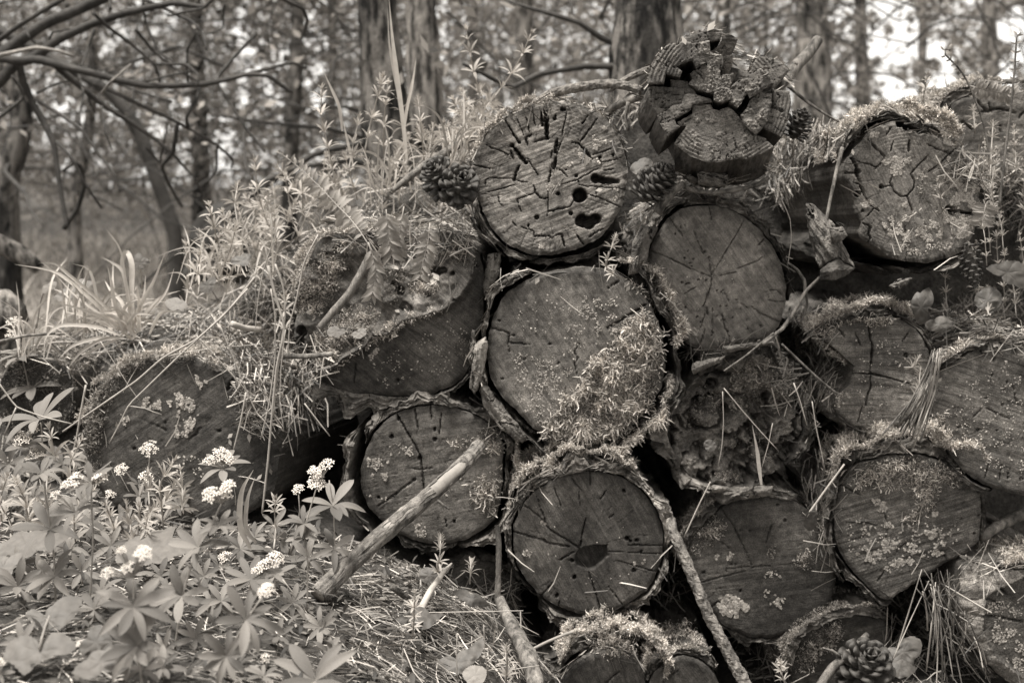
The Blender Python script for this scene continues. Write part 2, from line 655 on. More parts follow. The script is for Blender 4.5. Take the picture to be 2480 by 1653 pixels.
def face(lg, mat, N=121, cracks=(), holes=(), rough=.0010, ringA=.0003, spacing=.006, saw=.0004, sawang=0.0, edge=.004,
         pith=None, relief=None, tint=None, barrel_mat=None, flute=.01):
    N = (int(N * .80) // 4) * 4 + 1
    u = np.linspace(-1, 1, N)
    A, B = np.meshgrid(u, u)
    big = np.abs(A) > np.abs(B)
    rho = np.where(big, np.abs(A), np.abs(B))
    with np.errstate(divide='ignore', invalid='ignore'):
        phi = np.where(big, np.where(A > 0, 0, math.pi) + (math.pi / 4) * (B / A), np.where(B > 0, math.pi / 2, -math.pi / 2) - (math.pi / 4) * (A / B))
    phi = np.nan_to_num(phi)
    r = rho * lg.Rat(phi)
    X, Y = r * np.cos(phi), r * np.sin(phi)
    sd = lg.seed * 31
    p = lg.local([pith])[0] if pith is not None else np.zeros(2)
    rp = np.hypot(X - p[0], Y - p[1]) + .004 * fbm(X * 30, Y * 30, seed=sd, o=3)
    Z = rough * fbm(X * 70, Y * 70, seed=sd + 1, o=5, g=.6) + ringA * np.sin(2 * math.pi * rp / spacing) * sstep(-.15, .5, fbm(X * 20, Y * 20, seed=sd + 12, o=2) + rho * .6 - .3)
    ca, sa = math.cos(sawang), math.sin(sawang)
    tx, ty = X * ca + Y * sa, -X * sa + Y * ca
    Z += saw * (fbm(tx * 14, ty * 260, seed=sd + 2, o=2) + .8 * vn(tx * 4, ty * 90, seed=sd + 3))
    if relief is not None:
        Z = Z + relief(X, Y)
    Z -= edge * sstep(.93, 1.0, rho) ** 2 * (1 + .8 * vn(np.cos(phi) * 14, np.sin(phi) * 14, seed=sd + 6))
    dep = crackfield(lg, X, Y, cracks, holes, seed=sd)
    Z = Z - dep
    V = np.stack([X, Y, Z], -1).reshape(-1, 3)
    F = gridfaces(N, N)
    idx = np.arange(N * N).reshape(N, N)
    per = np.r_[idx[0, :-1], idx[:-1, -1], idx[-1, :0:-1], idx[:0:-1, 0]]
    ph = np.arctan2(V[per, 1], V[per, 0])
    zf = V[per, 2]
    rows = [V[per]]
    for k, z in enumerate(np.array([.004, .012, .03, .06, .11, .19, .32, .5, .75, 1.0]) * lg.length):
        rad = lg.Rat(ph) * (1 - lg.taper * z / lg.length) * (1 + flute * fbm(np.cos(ph) * 8, np.sin(ph) * 8, z * 3, sd + 8, 3))
        dd = np.exp(-z / .05)
        zz = np.minimum(-z, zf * dd - z)
        rows.append(np.stack([rad * np.cos(ph), rad * np.sin(ph), zz], 1))
    m = len(per)
    VB = np.concatenate(rows)
    FB = gridfaces(len(rows), m, True)
    V2, F2 = merge([(V, F), (VB, FB[:, ::-1])])
    T = np.ones(len(V2))
    if tint is not None:
        T[:N * N] = tint(X, Y, rho, phi).ravel()
    blot = 1 + .30 * fbm(X * 13, Y * 13, seed=sd + 21, o=3) + .28 * fbm(tx * 9, ty * 70, seed=sd + 22, o=2) + .30 * fbm(X * 130, Y * 130, seed=sd + 23, o=2)
    blot = blot * (1 - .35 * sstep(.80, 1.0, rho + .12 * fbm(X * 30, Y * 30, seed=sd + 24, o=3)))
    T[:N * N] *= np.clip(blot, .3, 2).ravel()
    o = lg.add('wood', V2, F2, mat, True, T)
    i4 = idx[::4, ::4]
    n4 = i4.shape[0]
    W = lg.world(V)
    support(W[i4.ravel()], gridfaces(n4, n4))
    WB = lg.world(VB).reshape(len(rows), m, 3)[:, ::4]
    support(WB.reshape(-1, 3), gridfaces(WB.shape[0], WB.shape[1], True))
    return o


def bark(lg, a0, a1, mat, gap=.008, thick=.014, zf=0.0, length=.5, seed=0, jag=.018, amp=.5, lam=5, sup=True, droop=0.0, label=None):
    """a shell of bark round part of a log: ridged outside, torn front edge that shows its layers; angles in degrees, 90 = up"""
    n = max(16, int(math.radians(abs(a1 - a0)) * lg.Rm / .0028))
    th = np.radians(np.linspace(a0, a1, n))
    s = np.linspace(0, 1, n)
    R0 = lg.Rat(th)
    arc = th * lg.Rm
    end = np.clip(np.minimum(s, 1 - s) * n * .0028 / .03, 0, 1) ** .6
    rin = R0 + gap * (.75 + .5 * vn(arc * 22, 0 * arc + seed, seed=seed)) + gap * droop * (1 - end)
    tk = thick * (.65 + .55 * fbm(arc * 30, 0 * arc, seed=seed + 2, o=3)) * (.25 + .75 * end)
    zfr = zf + jag * fbm(arc * 35, 0 * arc + 3, seed=seed + 3, o=4, g=.65) - jag * 1.5 * (1 - end)
    prof = []
    for t in (np.linspace(1, 0, 22) ** 1.7):                 # outside, back to front
        z = zfr - t * length
        rid = np.abs(fbm(arc * 55 + .6 * vn(arc * 20, z * 12, seed=seed + 7), z * 13, seed=seed + 4, o=4)) * 2
        pl = fbm(arc * 24, z * 18, seed=seed + 8, o=3)
        prof.append((rin + tk * (1 + amp * (1 - 1.6 * rid) + .35 * pl), z + 0 * arc))
    for k in range(1, lam):                                  # torn front, layer by layer
        f = 1 - k / lam
        nz = vn(arc * 70, np.full(n, k * 3.7), seed=seed + 5) + .6 * vn(arc * 190, np.full(n, k * 1.3), seed=seed + 6)
        r_o = prof[21][0]
        prof.append((rin + (r_o - rin) * (f + .07 * vn(arc * 60, np.full(n, k * 2.1), seed=seed + 9)), zfr + jag * .4 * nz - (k % 2) * .004))
    for t in (0, .15, .5, 1.0):
        prof.append((rin, zfr - .002 - t * length))
    V = np.stack([np.stack([r * np.cos(th), r * np.sin(th), z], 1) for r, z in prof])
    F = gridfaces(len(prof), n)
    o = lg.add('bark', V.reshape(-1, 3), F, mat, False, None, None, label)
    if sup:
        W = lg.world(V[:22].reshape(-1, 3)).reshape(22, n, 3)[::3, ::3]
        support(W.reshape(-1, 3), gridfaces(W.shape[0], W.shape[1]))
    return o


# shared materials
M_BARK = bark_mat("bark", .15, 1)
M_BARK_D = bark_mat("dark_bark", .085, 2)
M_BARK_L = bark_mat("pale_bark", .26, 3)
M_MOSS = tint_mat("moss", .40, .25)
M_MOSS_D = tint_mat("dark_moss", .17, .2)
M_LICHEN = tint_mat("lichen", .34, 0.0, .9)

# --- the log under the middle of the top row, with stepped checks and bored holes
def cw(k, lst, D=.02):
    out = []
    for it in lst:
        w, pts = it[0], it[1]
        out.append((R(k, pts), w * REG[k][2] * .62 + .35, it[2] if len(it) > 2 else D))
    return out


def hw(k, lst, D=.03):
    out = []
    for it in lst:
        c, r = it[0], it[1]
        p = R(k, c)
        out.append((p[0] if len(p) == 1 else p, r * REG[k][2], it[2] if len(it) > 2 else D))
    return out


o2 = R('2', [(830, 95), (1000, 115), (1150, 165), (1290, 240), (1390, 370), (1470, 500), (1510, 650), (1525, 800), (1515, 930), (1470, 1100), (1400, 1230),
             (1290, 1370), (1130, 1460), (940, 1530), (760, 1560), (580, 1540), (420, 1470), (300, 1370), (200, 1240), (150, 1110), (90, 950), (60, 800),
             (65, 680), (110, 540), (200, 400), (330, 290), (480, 200), (620, 140), (720, 105)])
L = Log('checked', 'weathered log end with stepped cracks and two large bored holes, moss over its left shoulder', (1333, 432), -.03, o2, yaw=-2, pitch=2, seed=2, taper=.05)
c2 = cw('2', [
    (36, [(745, 110), (758, 300), (765, 450)], .09), (22, [(705, 200), (720, 330)], .05), (26, [(862, 462), (842, 580)], .04), (12, [(815, 565), (800, 630)]),
    (26, [(850, 640), (830, 730)], .04), (15, [(812, 690), (782, 860)], .03), (8, [(850, 630), (900, 480)]), (8, [(855, 740), (910, 760), (955, 815)]),
    (13, [(360, 270), (430, 390), (500, 490)], .03), (32, [(430, 520), (470, 560), (560, 680)], .05), (22, [(500, 710), (470, 770), (452, 845)], .035),
    (16, [(420, 570), (440, 640)]), (9, [(190, 510), (240, 540), (300, 560), (400, 610)]), (10, [(70, 700), (150, 722), (220, 738)]), (6, [(215, 825), (440, 835)]),
    (5, [(215, 825), (180, 850), (178, 890)]), (6, [(200, 960), (320, 935), (380, 915), (450, 895)]), (6, [(470, 850), (580, 870)]),
    (12, [(640, 890), (650, 960), (690, 1005), (740, 1025), (775, 1020)]), (9, [(650, 965), (480, 1030)]), (6, [(480, 1040), (500, 1100), (520, 1150)]),
    (5, [(775, 900), (775, 1130), (765, 1190)]), (10, [(1240, 260), (1130, 420), (1070, 490)]), (18, [(1065, 500), (1140, 580), (1190, 650)], .03),
    (5, [(980, 490), (1060, 495)]), (7, [(1200, 610), (1370, 550)]), (12, [(1260, 640), (1280, 720)]), (5, [(1280, 755), (1400, 745)]), (5, [(1280, 680), (1470, 640)]),
    (7, [(1250, 735), (1060, 840), (900, 890)]), (5, [(1065, 850), (1065, 890), (1130, 905), (1300, 915), (1500, 930)]), (6, [(1130, 970), (1240, 1010), (1455, 1100)]),
    (6, [(1235, 915), (1230, 1000)]), (11, [(1020, 1040), (985, 1100), (920, 1110), (880, 1120), (780, 1145)]),
    (7, [(600, 1320), (640, 1335), (640, 1385), (665, 1375), (800, 1380), (810, 1400)]), (14, [(845, 1370), (900, 1360), (930, 1470)]), (16, [(1050, 1370), (1105, 1450)]),
    (20, [(560, 440), (612, 420)], .03), (14, [(580, 520), (560, 450)]), (15, [(640, 490), (680, 470), (740, 460)]), (7, [(950, 200), (920, 350), (905, 430)]),
    (6, [(620, 150), (640, 280), (660, 330)]), (6, [(1150, 240), (1100, 310)]), (6, [(430, 1240), (480, 1280)]), (8, [(1150, 1395), (1290, 1310)]),
    (6, [(300, 1010), (325, 1090)]), (5, [(575, 640), (680, 800)]), (5, [(560, 230), (600, 400)]), (5, [(480, 260), (540, 420)]), (5, [(520, 1290), (600, 1320)])])
c2 += checks(L, 46, R('2', [(765, 915)])[0], (.45, .75), (.7, .97), .8, 5, .003, .5)
h2 = hw('2', [((1225, 830), 42, .09), ((1265, 840), 32, .09), ((1300, 850), 32, .09), ((1340, 850), 28, .08), ((1370, 855), 28, .08), ((1400, 858), 24, .07), ((1430, 858), 20, .06), ((1075, 990), 64, .12), ((1095, 1235), 58, .10), ((1160, 1250), 58, .10), ((1225, 1215), 48, .10),
              ((865, 975), 18), ((1040, 805), 14), ((665, 1200), 22), ((590, 1280), 11), ((990, 1160), 20), ((1390, 605), 12), ((1270, 630), 12), ((945, 750), 9), ((835, 265), 15), ((845, 237), 11),
              ((910, 175), 18), ((930, 175), 13), ((430, 515), 22), ((500, 490), 14)])
face(L, wood_mat("weathered_wood", .175, .38, .55, .30, .5, .0052, .6, L.local(R('2', [(765, 915)]))[0], 2), 197, c2, h2, rough=.0012, saw=.0009, sawang=.38, pith=R('2', [(765, 915)])[0])
bark(L, 196, 262, M_BARK, .006, .016, -.01, .5, 21)
bark(L, 255, 322, M_BARK_D, .012, .014, -.03, .5, 22)
bark(L, 205, 240, M_BARK, .022, .008, .0, .3, 23)

# --- the splintered log on top: wedges that stand apart, each its own piece
K = '1'
LT = Log('splintered', 'splintered grey log on top of the pile, split into loose wedges', R(K, [(860, 720)])[0], -.16, R(K, [(150, 600), (500, 120), (860, 100), (1480, 400), (1480, 660), (1410, 1060), (1310, 1170), (920, 1300), (440, 1130), (220, 1000)]), yaw=-5, pitch=5, seed=1)
M_TOP = wood_mat("splintered_wood", .115, .3, .4, .2, .5, .0062, .7, (0, 0), 1, .3)
M_SIDE = plain_mat("split_wood", .10, .8, .2, 30, .65, .9, .006, 0, (6, 6, .5))


def wedge(lg, poly, zoff=0.0, length=.24, mat=None, seed=0, step=2.1, lichen=1.0, slope=(0, 0), name='wedge', shrink=(0, 0, 1.0)):
    from mathutils.geometry import delaunay_2d_cdt
    pl = lg.local(poly)
    pl = pl.mean(0) + (pl - pl.mean(0)) * 1.05
    rng = np.random.RandomState(seed)
    d = np.linalg.norm(np.diff(np.r_[pl, pl[:1]], axis=0), axis=1)
    st = step * lg.px
    B = []
    for i in range(len(pl)):
        a, b = pl[i], pl[(i + 1) % len(pl)]
        m = max(1, int(d[i] / st))
        for t in np.arange(m) / m:
            B.append(a + (b - a) * t)
    B = np.array(B)
    B = B + .0011 * np.stack([fbm(B[:, 0] * 160, B[:, 1] * 160, seed=seed + 1, o=3), fbm(B[:, 0] * 160, B[:, 1] * 160, seed=seed + 2, o=3)], 1)
    lo, hi = B.min(0), B.max(0)
    gx, gy = np.meshgrid(np.arange(lo[0], hi[0], st), np.arange(lo[1], hi[1], st))
    g = np.stack([gx.ravel(), gy.ravel()], 1) + rng.uniform(-.3, .3, (gx.size, 2)) * st
    dd, _ = segdist(g[:, 0], g[:, 1], np.r_[B, B[:1]])
    g = g[inpoly(g[:, 0], g[:, 1], B) & (dd > st * .55)]
    A = np.r_[B, g]
    nb = len(B)
    res = delaunay_2d_cdt([Vector(p) for p in A], [(i, (i + 1) % nb) for i in range(nb)], [], 1, 1e-6)
    V2 = np.array([tuple(v) for v in res[0]])
    T = np.array([f[:3] for f in res[2] if len(f) == 3])
    x, y = V2[:, 0], V2[:, 1]
    de, _ = segdist(x, y, np.r_[B, B[:1]])
    rp = np.hypot(x, y)
    z = zoff + slope[0] * (x - x.mean()) + slope[1] * (y - y.mean())
    z = z + .0014 * fbm(x * 70, y * 70, seed=seed + 3, o=5, g=.62) + (.0006 + .0006 * sstep(.06, .09, rp)) * np.sin(2 * math.pi * (rp + .003 * fbm(x * 30, y * 30, seed=1, o=2)) / .0062) * sstep(.4 * .13, .8 * .13, rp) * sstep(-.2, .2, fbm(x * 22, y * 22, seed=8, o=2) + .15)
    lum = sstep(-.1, .25, fbm(x * 60, y * 60, seed=seed + 4, o=3) + lichen * .45 - rp * 5.0) * lichen
    z = z + lum * .0034 * np.abs(fbm(x * 380, y * 380, seed=seed + 5, o=2)) * 2
    z = z - .0018 * (1 - sstep(0, .003, de))
    an = np.arctan2(y, x)
    z = z - .008 * (np.abs(fbm(an * 7, rp * 14, seed=seed + 30, o=3)) < .016) * (1 - .7 * lum) * (rp > .03)
    z = z - .005 * (np.abs(fbm(an * 3, rp * 40, seed=seed + 31, o=2)) < .010) * (1 - .7 * lum)
    TN = (1 + .8 * lum * (.55 + .9 * vn(x * 500, y * 500, seed=seed + 7))) * (1 - .35 * sstep(.0, .3, fbm(x * 35, y * 35, seed=seed + 40, o=3)) * (1 - lum))
    Vf = np.stack([x, y, z], 1)
    # sides: walk the boundary verts back
    from collections import Counter
    cnt = Counter()
    for t in T:
        for i in range(3):
            cnt[(min(t[i], t[(i + 1) % 3]), max(t[i], t[(i + 1) % 3]))] += 1
    ed = []
    for t in T:
        for i in range(3):
            e = (t[i], t[(i + 1) % 3])
            if cnt[(min(e), max(e))] == 1:
                ed.append(e)
    ed = np.array(ed)
    ids = np.unique(ed)
    inv = {v: i for i, v in enumerate(ids)}
    rows, Vs = [0.0, .006, .02, .05, .1, .18, length], []
    cx, cy = x[ids].mean(), y[ids].mean()
    for r_ in rows:
        k = 1 - .10 * r_
        nz = .0018 * fbm(x[ids] * 90, y[ids] * 90, np.full(len(ids), r_ * 6), seed + 9, 3) * (r_ > 0)
        nx, ny = x[ids] - cx, y[ids] - cy
        nn = np.hypot(nx, ny) + 1e-9
        Vs.append(np.stack([cx + nx * k + nx / nn * nz + shrink[0] * r_, cy + ny * k + ny / nn * nz + shrink[1] * r_, z[ids] - r_], 1))
    m = len(ids)
    VS = np.concatenate(Vs)
    e = np.array([[inv[a], inv[b]] for a, b in ed])
    FS = np.concatenate([np.stack([e[:, 1] + r_ * m, e[:, 0] + r_ * m, e[:, 0] + (r_ + 1) * m, e[:, 1] + (r_ + 1) * m], 1) for r_ in range(len(rows) - 1)])
    n0 = len(Vf)
    V = np.concatenate([Vf, VS])
    me = bpy.data.meshes.new(name)
    faces = T.tolist() + (FS + n0).tolist()
    me.from_pydata(V.tolist(), [], faces)
    me.materials.append(M_TOP)
    me.materials.append(M_SIDE)
    mi = np.zeros(len(faces), np.int32)
    mi[len(T):] = 1
    me.polygons.foreach_set('material_index', mi)
    me.polygons.foreach_set('use_smooth', np.ones(len(faces), bool))
    a = me.attributes.new("tint", 'FLOAT', 'POINT')
    a.data.foreach_set("value", np.r_[TN, np.ones(len(VS))].astype(np.float32))
    me.update()
    link(name, me, lg.root, lg.off)
    W = lg.world(V)
    for q in (FS + n0)[::1], :
        pass
    sub = lg.world(np.concatenate([Vs[0][::4], Vs[-1][::4]]))
    support(sub, gridfaces(2, len(Vs[0][::4]))) if False else None
    support(W, np.concatenate([np.c_[T, T[:, 2:]][:, :3], FS[:, :3] + n0, FS[:, [0, 2, 3]] + n0]))


wedge(LT, R(K, [(205, 470), (250, 400), (330, 300), (400, 250), (440, 270), (490, 240), (560, 250), (600, 330), (655, 430), (700, 420), (610, 480), (580, 410), (520, 420), (440, 460), (490, 500), (470, 550), (400, 540), (350, 520), (330, 605), (203, 615)]), .012, seed=11, lichen=.4)
wedge(LT, R(K, [(580, 250), (680, 230), (740, 225), (745, 325), (800, 345), (858, 345), (855, 430), (830, 500), (835, 530), (850, 640), (780, 690), (640, 655), (560, 600), (590, 560), (575, 510), (600, 490), (660, 470), (655, 420), (610, 340)]), .0, seed=12, lichen=1.1)
wedge(LT, R(K, [(850, 530), (900, 520), (985, 510), (935, 610), (915, 650), (850, 640)]), -.004, seed=13, lichen=1.1)
wedge(LT, R(K, [(200, 630), (340, 635), (500, 650), (500, 700), (490, 775), (410, 790), (275, 880), (240, 830), (215, 770), (190, 690)]), -.006, seed=14, lichen=.25, shrink=(-.08, -.02, 1))
wedge(LT, R(K, [(395, 560), (460, 565), (545, 580), (560, 625), (620, 670), (615, 700), (510, 685), (500, 645), (400, 635)]), -.012, seed=15, lichen=.4)
wedge(LT, R(K, [(515, 700), (620, 710), (740, 745), (752, 775), (650, 790), (585, 800), (570, 840), (430, 925), (440, 960), (480, 985), (365, 1072), (330, 1010), (290, 930), (275, 890), (420, 800), (490, 785)]), -.004, seed=16, lichen=.35, shrink=(-.05, -.03, 1))
wedge(LT, R(K, [(600, 800), (760, 795), (780, 840), (830, 850), (915, 820), (985, 870), (1000, 900), (1045, 950), (1050, 985), (1130, 1060), (1160, 1060), (1235, 1090), (1250, 1110), (1312, 1165), (1240, 1210), (1075, 1265), (910, 1278), (870, 1295), (730, 1300), (590, 1250), (440, 1135), (500, 1050), (550, 985), (490, 980), (470, 950), (600, 880)]), -.012, seed=17, lichen=.75, shrink=(.03, -.1, 1))
wedge(LT, R(K, [(800, 665), (850, 645), (915, 660), (935, 700), (925, 755), (850, 785), (780, 760), (785, 700)]), .008, seed=18, lichen=1.1, step=1.9)
wedge(LT, R(K, [(925, 710), (940, 640), (1010, 580), (1090, 560), (1090, 520), (1190, 480), (1270, 490), (1280, 550), (1315, 610), (1220, 660), (1180, 690), (1100, 740), (1080, 690), (1060, 730), (1000, 820), (930, 770)]), .004, seed=19, lichen=1.0)
wedge(LT, R(K, [(1110, 760), (1200, 680), (1240, 705), (1300, 700), (1295, 800), (1280, 900), (1245, 970), (1160, 1060), (1060, 970), (1025, 890), (1080, 830)]), -.002, seed=20, lichen=1.1)
wedge(LT, R(K, [(1310, 700), (1340, 660), (1470, 670), (1480, 780), (1465, 900), (1430, 1000), (1400, 1075), (1235, 990), (1255, 940), (1290, 860), (1305, 780)]), -.014, seed=21, lichen=.45)
wedge(LT, R(K, [(1215, 650), (1330, 620), (1345, 645), (1290, 690), (1230, 690)]), -.03, seed=22, lichen=.3)
wedge(LT, R(K, [(500, 190), (540, 165), (600, 145), (720, 100), (780, 85), (860, 100), (850, 150), (830, 195), (740, 200), (640, 225), (560, 225), (490, 265)]), -.02, seed=23, lichen=.0, shrink=(0, .05, 1))
wedge(LT, R(K, [(1200, 315), (1270, 318), (1340, 335), (1420, 385), (1482, 435), (1400, 540), (1330, 610), (1290, 540), (1240, 470), (1130, 500), (1090, 525), (1150, 410)]), -.05, seed=24, lichen=.1, shrink=(.03, .05, 1))
wedge(LT, R(K, [(905, 135), (1000, 180), (940, 300), (880, 325), (800, 330), (770, 280), (840, 230)]), -.03, seed=25, lichen=.0, slope=(.0, .6))
wedge(LT, R(K, [(865, 330), (955, 320), (960, 410), (900, 500), (840, 520), (860, 430)]), -.04, seed=26, lichen=.2, slope=(.5, .5))
core = LT.local(R(K, [(860, 700)]))[0]
a_ = np.linspace(0, 2 * math.pi, 48, endpoint=False)
cr = np.stack([np.stack([core[0] + .085 * q * np.cos(a_) * (1 + .2 * np.sin(3 * a_)), core[1] - .01 + .075 * q * np.sin(a_), np.full(48, z)], 1) for q, z in ((0, -.09), (.5, -.085), (1, -.1), (1.25, -.2), (1.3, -.4))])
LT.add('rotten_core', cr.reshape(-1, 3), gridfaces(5, 48, True), M_BARK_D)

# --- right-hand top log with lichen
K = '3'
L = Log('lichened', 'lichen crusted log end under a thick moss brow, right of the splintered one', R(K, [(930, 800)])[0], -.02, R(K, [(780, 190), (930, 240), (1050, 300), (1200, 330), (1320, 420), (1440, 520), (1500, 640), (1510, 800), (1500, 960), (1470, 1130), (1400, 1260), (1290, 1350), (1150, 1395), (1000, 1410), (870, 1400), (740, 1365), (640, 1290), (560, 1240), (470, 1200), (450, 1150), (500, 1070), (440, 1000), (430, 880), (400, 760), (340, 680), (340, 560), (400, 470), (470, 390), (560, 290), (660, 220)]), yaw=2, pitch=2, seed=3, taper=.05)
p3 = R(K, [(840, 740)])[0]
c3 = cw(K, [(12, [(545, 355), (620, 430), (690, 500)]), (7, [(690, 500), (660, 550), (600, 605)]), (7, [(450, 540), (540, 560), (610, 585)]), (20, [(400, 510), (440, 580), (450, 650), (480, 740), (510, 830)], .04), (12, [(510, 830), (560, 910), (640, 965)]),
            (8, [(760, 650), (735, 720), (770, 800), (830, 840), (880, 835), (945, 765), (940, 700), (910, 645)]), (10, [(910, 645), (990, 560), (1060, 490)]), (7, [(1310, 420), (1230, 490), (1170, 555), (1060, 630)]),
            (9, [(1050, 390), (1140, 430), (1250, 470)]), (9, [(880, 840), (905, 910), (930, 970)]), (17, [(1240, 930), (1290, 960), (1400, 985), (1475, 990)], .04), (18, [(900, 360), (895, 450)], .03), (8, [(760, 370), (740, 450)]),
            (7, [(680, 757), (735, 745)]), (6, [(590, 940), (540, 1010)]), (11, [(500, 1070), (570, 1100), (545, 1160), (565, 1200), (540, 1250)]), (5, [(870, 1390), (880, 1250), (860, 1100)]), (7, [(700, 310), (740, 250)]), (7, [(420, 720), (480, 740)]), (9, [(350, 640), (430, 640)]), (6, [(1200, 1340), (1215, 1380)])])
c3 += checks(L, 40, p3, (.6, .8), (.85, .99), .8, 6, .0022, .3) + checks(L, 14, p3, (.2, .4), (.5, .7), .8, 16, .0022, .3)
h3 = hw(K, [((660, 755), 18), ((1275, 965), 36, .05), ((1230, 940), 22, .04), ((955, 225), 48, .08), ((885, 225), 44, .07), ((1000, 260), 40, .06), ((820, 215), 30, .06), ((500, 960), 14), ((455, 820), 26, .04), ((450, 625), 22, .04)])
face(L, wood_mat("lichened_wood", .14, -1.1, .45, .35, .5, .0056, .6, L.local([p3])[0], 3), 189, c3, h3, rough=.0013, saw=.0006, sawang=-1.1, ringA=.0004, pith=p3)
bark(L, 262, 330, M_BARK, .012, .012, -.03, .5, 31)
bark(L, 285, 318, M_BARK_L, .022, .006, -.0, .25, 32, jag=.03)
bark(L, 205, 268, M_BARK_D, .03, .014, -.06, .5, 33)
bark(L, 60, 152, M_BARK_D, .014, .012, -.005, .5, 34)

# --- pale smooth log below the splintered one
K = '5'
L = Log('pale', 'pale smooth log end dotted with tiny bore holes, directly below the splintered log', R(K, [(730, 790)])[0], .02, R(K, [(700, 75), (870, 105), (1000, 170), (1130, 260), (1250, 380), (1370, 560), (1430, 720), (1465, 880), (1450, 1060), (1400, 1250), (1280, 1390), (1100, 1450), (900, 1490), (650, 1530), (560, 1490), (450, 1430), (400, 1330), (300, 1250), (150, 1050), (65, 800), (75, 640), (120, 480), (200, 320), (290, 200), (420, 110), (560, 80)]), yaw=0, pitch=0, seed=4)
p4 = R(K, [(720, 785)])[0]
c4 = cw(K, [(6, [(110, 530), (220, 570), (370, 640), (520, 710), (720, 785)]), (8, [(290, 190), (370, 300), (440, 400)]), (6, [(540, 330), (590, 460), (640, 560)]), (6, [(690, 590), (700, 680), (720, 780)]), (5, [(725, 750), (890, 480), (1040, 230)]),
            (8, [(800, 770), (970, 735)]), (9, [(965, 705), (1170, 630), (1220, 590)]), (8, [(1250, 405), (1180, 470)]), (8, [(720, 790), (710, 880), (660, 1010), (635, 1080), (670, 1100), (670, 1140)]), (6, [(650, 1140), (610, 1290)]), (8, [(655, 1310), (620, 1400), (585, 1480)]),
            (5, [(725, 1100), (725, 1250), (715, 1370)]), (7, [(820, 1150), (850, 1300), (890, 1370), (905, 1460)]), (7, [(960, 1010), (1080, 1100)]), (9, [(1100, 1070), (1200, 1150), (1400, 1240)]), (5, [(830, 920), (890, 1020)]), (4, [(430, 960), (570, 880)]), (6, [(690, 80), (715, 210)]),
            (6, [(1260, 930), (1300, 1020), (1380, 1035), (1445, 1030)]), (5, [(1290, 915), (1370, 915), (1420, 960)])], .012)
h4 = hw(K, [(q, 9, .012) for q in [(410, 293), (450, 270), (353, 356), (650, 530), (445, 598), (530, 605), (480, 530), (820, 933), (765, 922), (800, 1080), (865, 1078), (680, 1152), (570, 1180), (600, 1237), (1203, 1273), (715, 1370), (880, 1330), (1075, 1210), (820, 1215), (845, 1220), (425, 843), (465, 860), (488, 850), (765, 1178), (1007, 1098), (690, 590), (500, 650), (520, 680), (615, 748), (585, 815), (455, 1090), (895, 1375), (730, 1345), (660, 820), (1080, 1300), (925, 1195)]])
M_PALE = wood_mat("pale_wood", .185, -.95, .38, .10, .5, .006, .4, L.local([p4])[0], 4, .2, .25)
face(L, M_PALE, 161, c4, h4, rough=.0006, saw=.0003, sawang=-.95, ringA=.0001, pith=p4)
bark(L, 108, 188, M_BARK, .008, .018, -.0, .5, 41)
bark(L, 20, 112, M_BARK, .003, .014, -.006, .5, 42)
bark(L, -18, 30, M_BARK_D, .010, .008, -.02, .5, 43)
bark(L, 228, 292, M_BARK_D, .008, .012, -.015, .5, 44)

# --- big central log
K = 'e'
L = Log('central', 'largest log end in the middle, half overgrown by shaggy moss', R(K, [(1600, 880)])[0], -.04, R(K, [(1700, 275), (1850, 300), (1960, 360), (2060, 450), (2130, 560), (2180, 680), (2200, 850), (2210, 950), (2180, 1120), (2080, 1260), (1900, 1420), (1600, 1500), (1330, 1390), (1200, 1260), (1060, 1110), (1000, 980), (1000, 850), (1010, 700), (1060, 560), (1140, 440), (1280, 360), (1440, 300), (1560, 280)]), seed=5)
c5 = cw(K, [(6, [(1020, 690), (1110, 710), (1145, 730), (1135, 790), (1290, 800)]), (5, [(1620, 800), (1590, 850), (1615, 900), (1590, 930), (1610, 1010)]), (10, [(2080, 530), (1950, 610), (1820, 690)], .02), (8, [(1900, 370), (1840, 400)]), (20, [(2020, 1020), (1980, 1090)], .03),
            (4, [(1135, 790), (1150, 860)]), (4, [(1530, 1100), (1535, 1200)]), (5, [(2100, 600), (1960, 640)])], .012)
h5 = hw(K, [(q, 7, .012) for q in [(1173, 738), (1422, 800), (1098, 1037), (1823, 412), (1075, 640), (1480, 930), (1250, 900)]])
face(L, wood_mat("central_wood", .135, -1.0, .42, .04, .55, .006, .45, (0, 0), 5, .3, .35), 165, c5, h5, rough=.0009, saw=.0004, sawang=-1.0, ringA=0)
bark(L, 118, 172, M_BARK, .012, .012, .0, .5, 51)
bark(L, 166, 206, M_BARK, .020, .016, .012, .5, 52, droop=.3)
bark(L, 203, 262, M_BARK, .026, .016, .004, .5, 53, droop=.4)
bark(L, 212, 250, M_BARK_D, .010, .008, -.012, .3, 54)
bark(L, -60, 62, M_BARK_D, .022, .014, .0, .5, 55)
bark(L, 268, 315, M_BARK_D, .01, .014, -.02, .5, 56)

# --- log with the felling notch: upper face leans back under moss, lower face undercut and dark
K = '4'
L = Log('notched', 'wide log end with a mossy upper face above a dark undercut', R(K, [(850, 740)])[0], -.01, R(K, [(330, 170), (560, 150), (900, 150), (1200, 130), (1400, 180), (1500, 290), (1545, 450), (1535, 620), (1500, 850), (1450, 1050), (1380, 1200), (1250, 1285), (1000, 1325), (700, 1310), (450, 1270), (330, 1200), (230, 1100), (170, 960), (130, 880), (140, 750), (170, 560), (230, 340)]), yaw=-4, pitch=0, seed=6, sm=3)
ledge = L.local(R(K, [(300, 1240), (420, 1160), (520, 1050), (690, 960), (740, 880), (850, 870), (960, 770), (1100, 740), (1260, 690), (1370, 600), (1450, 480), (1480, 300), (1480, 100)]))


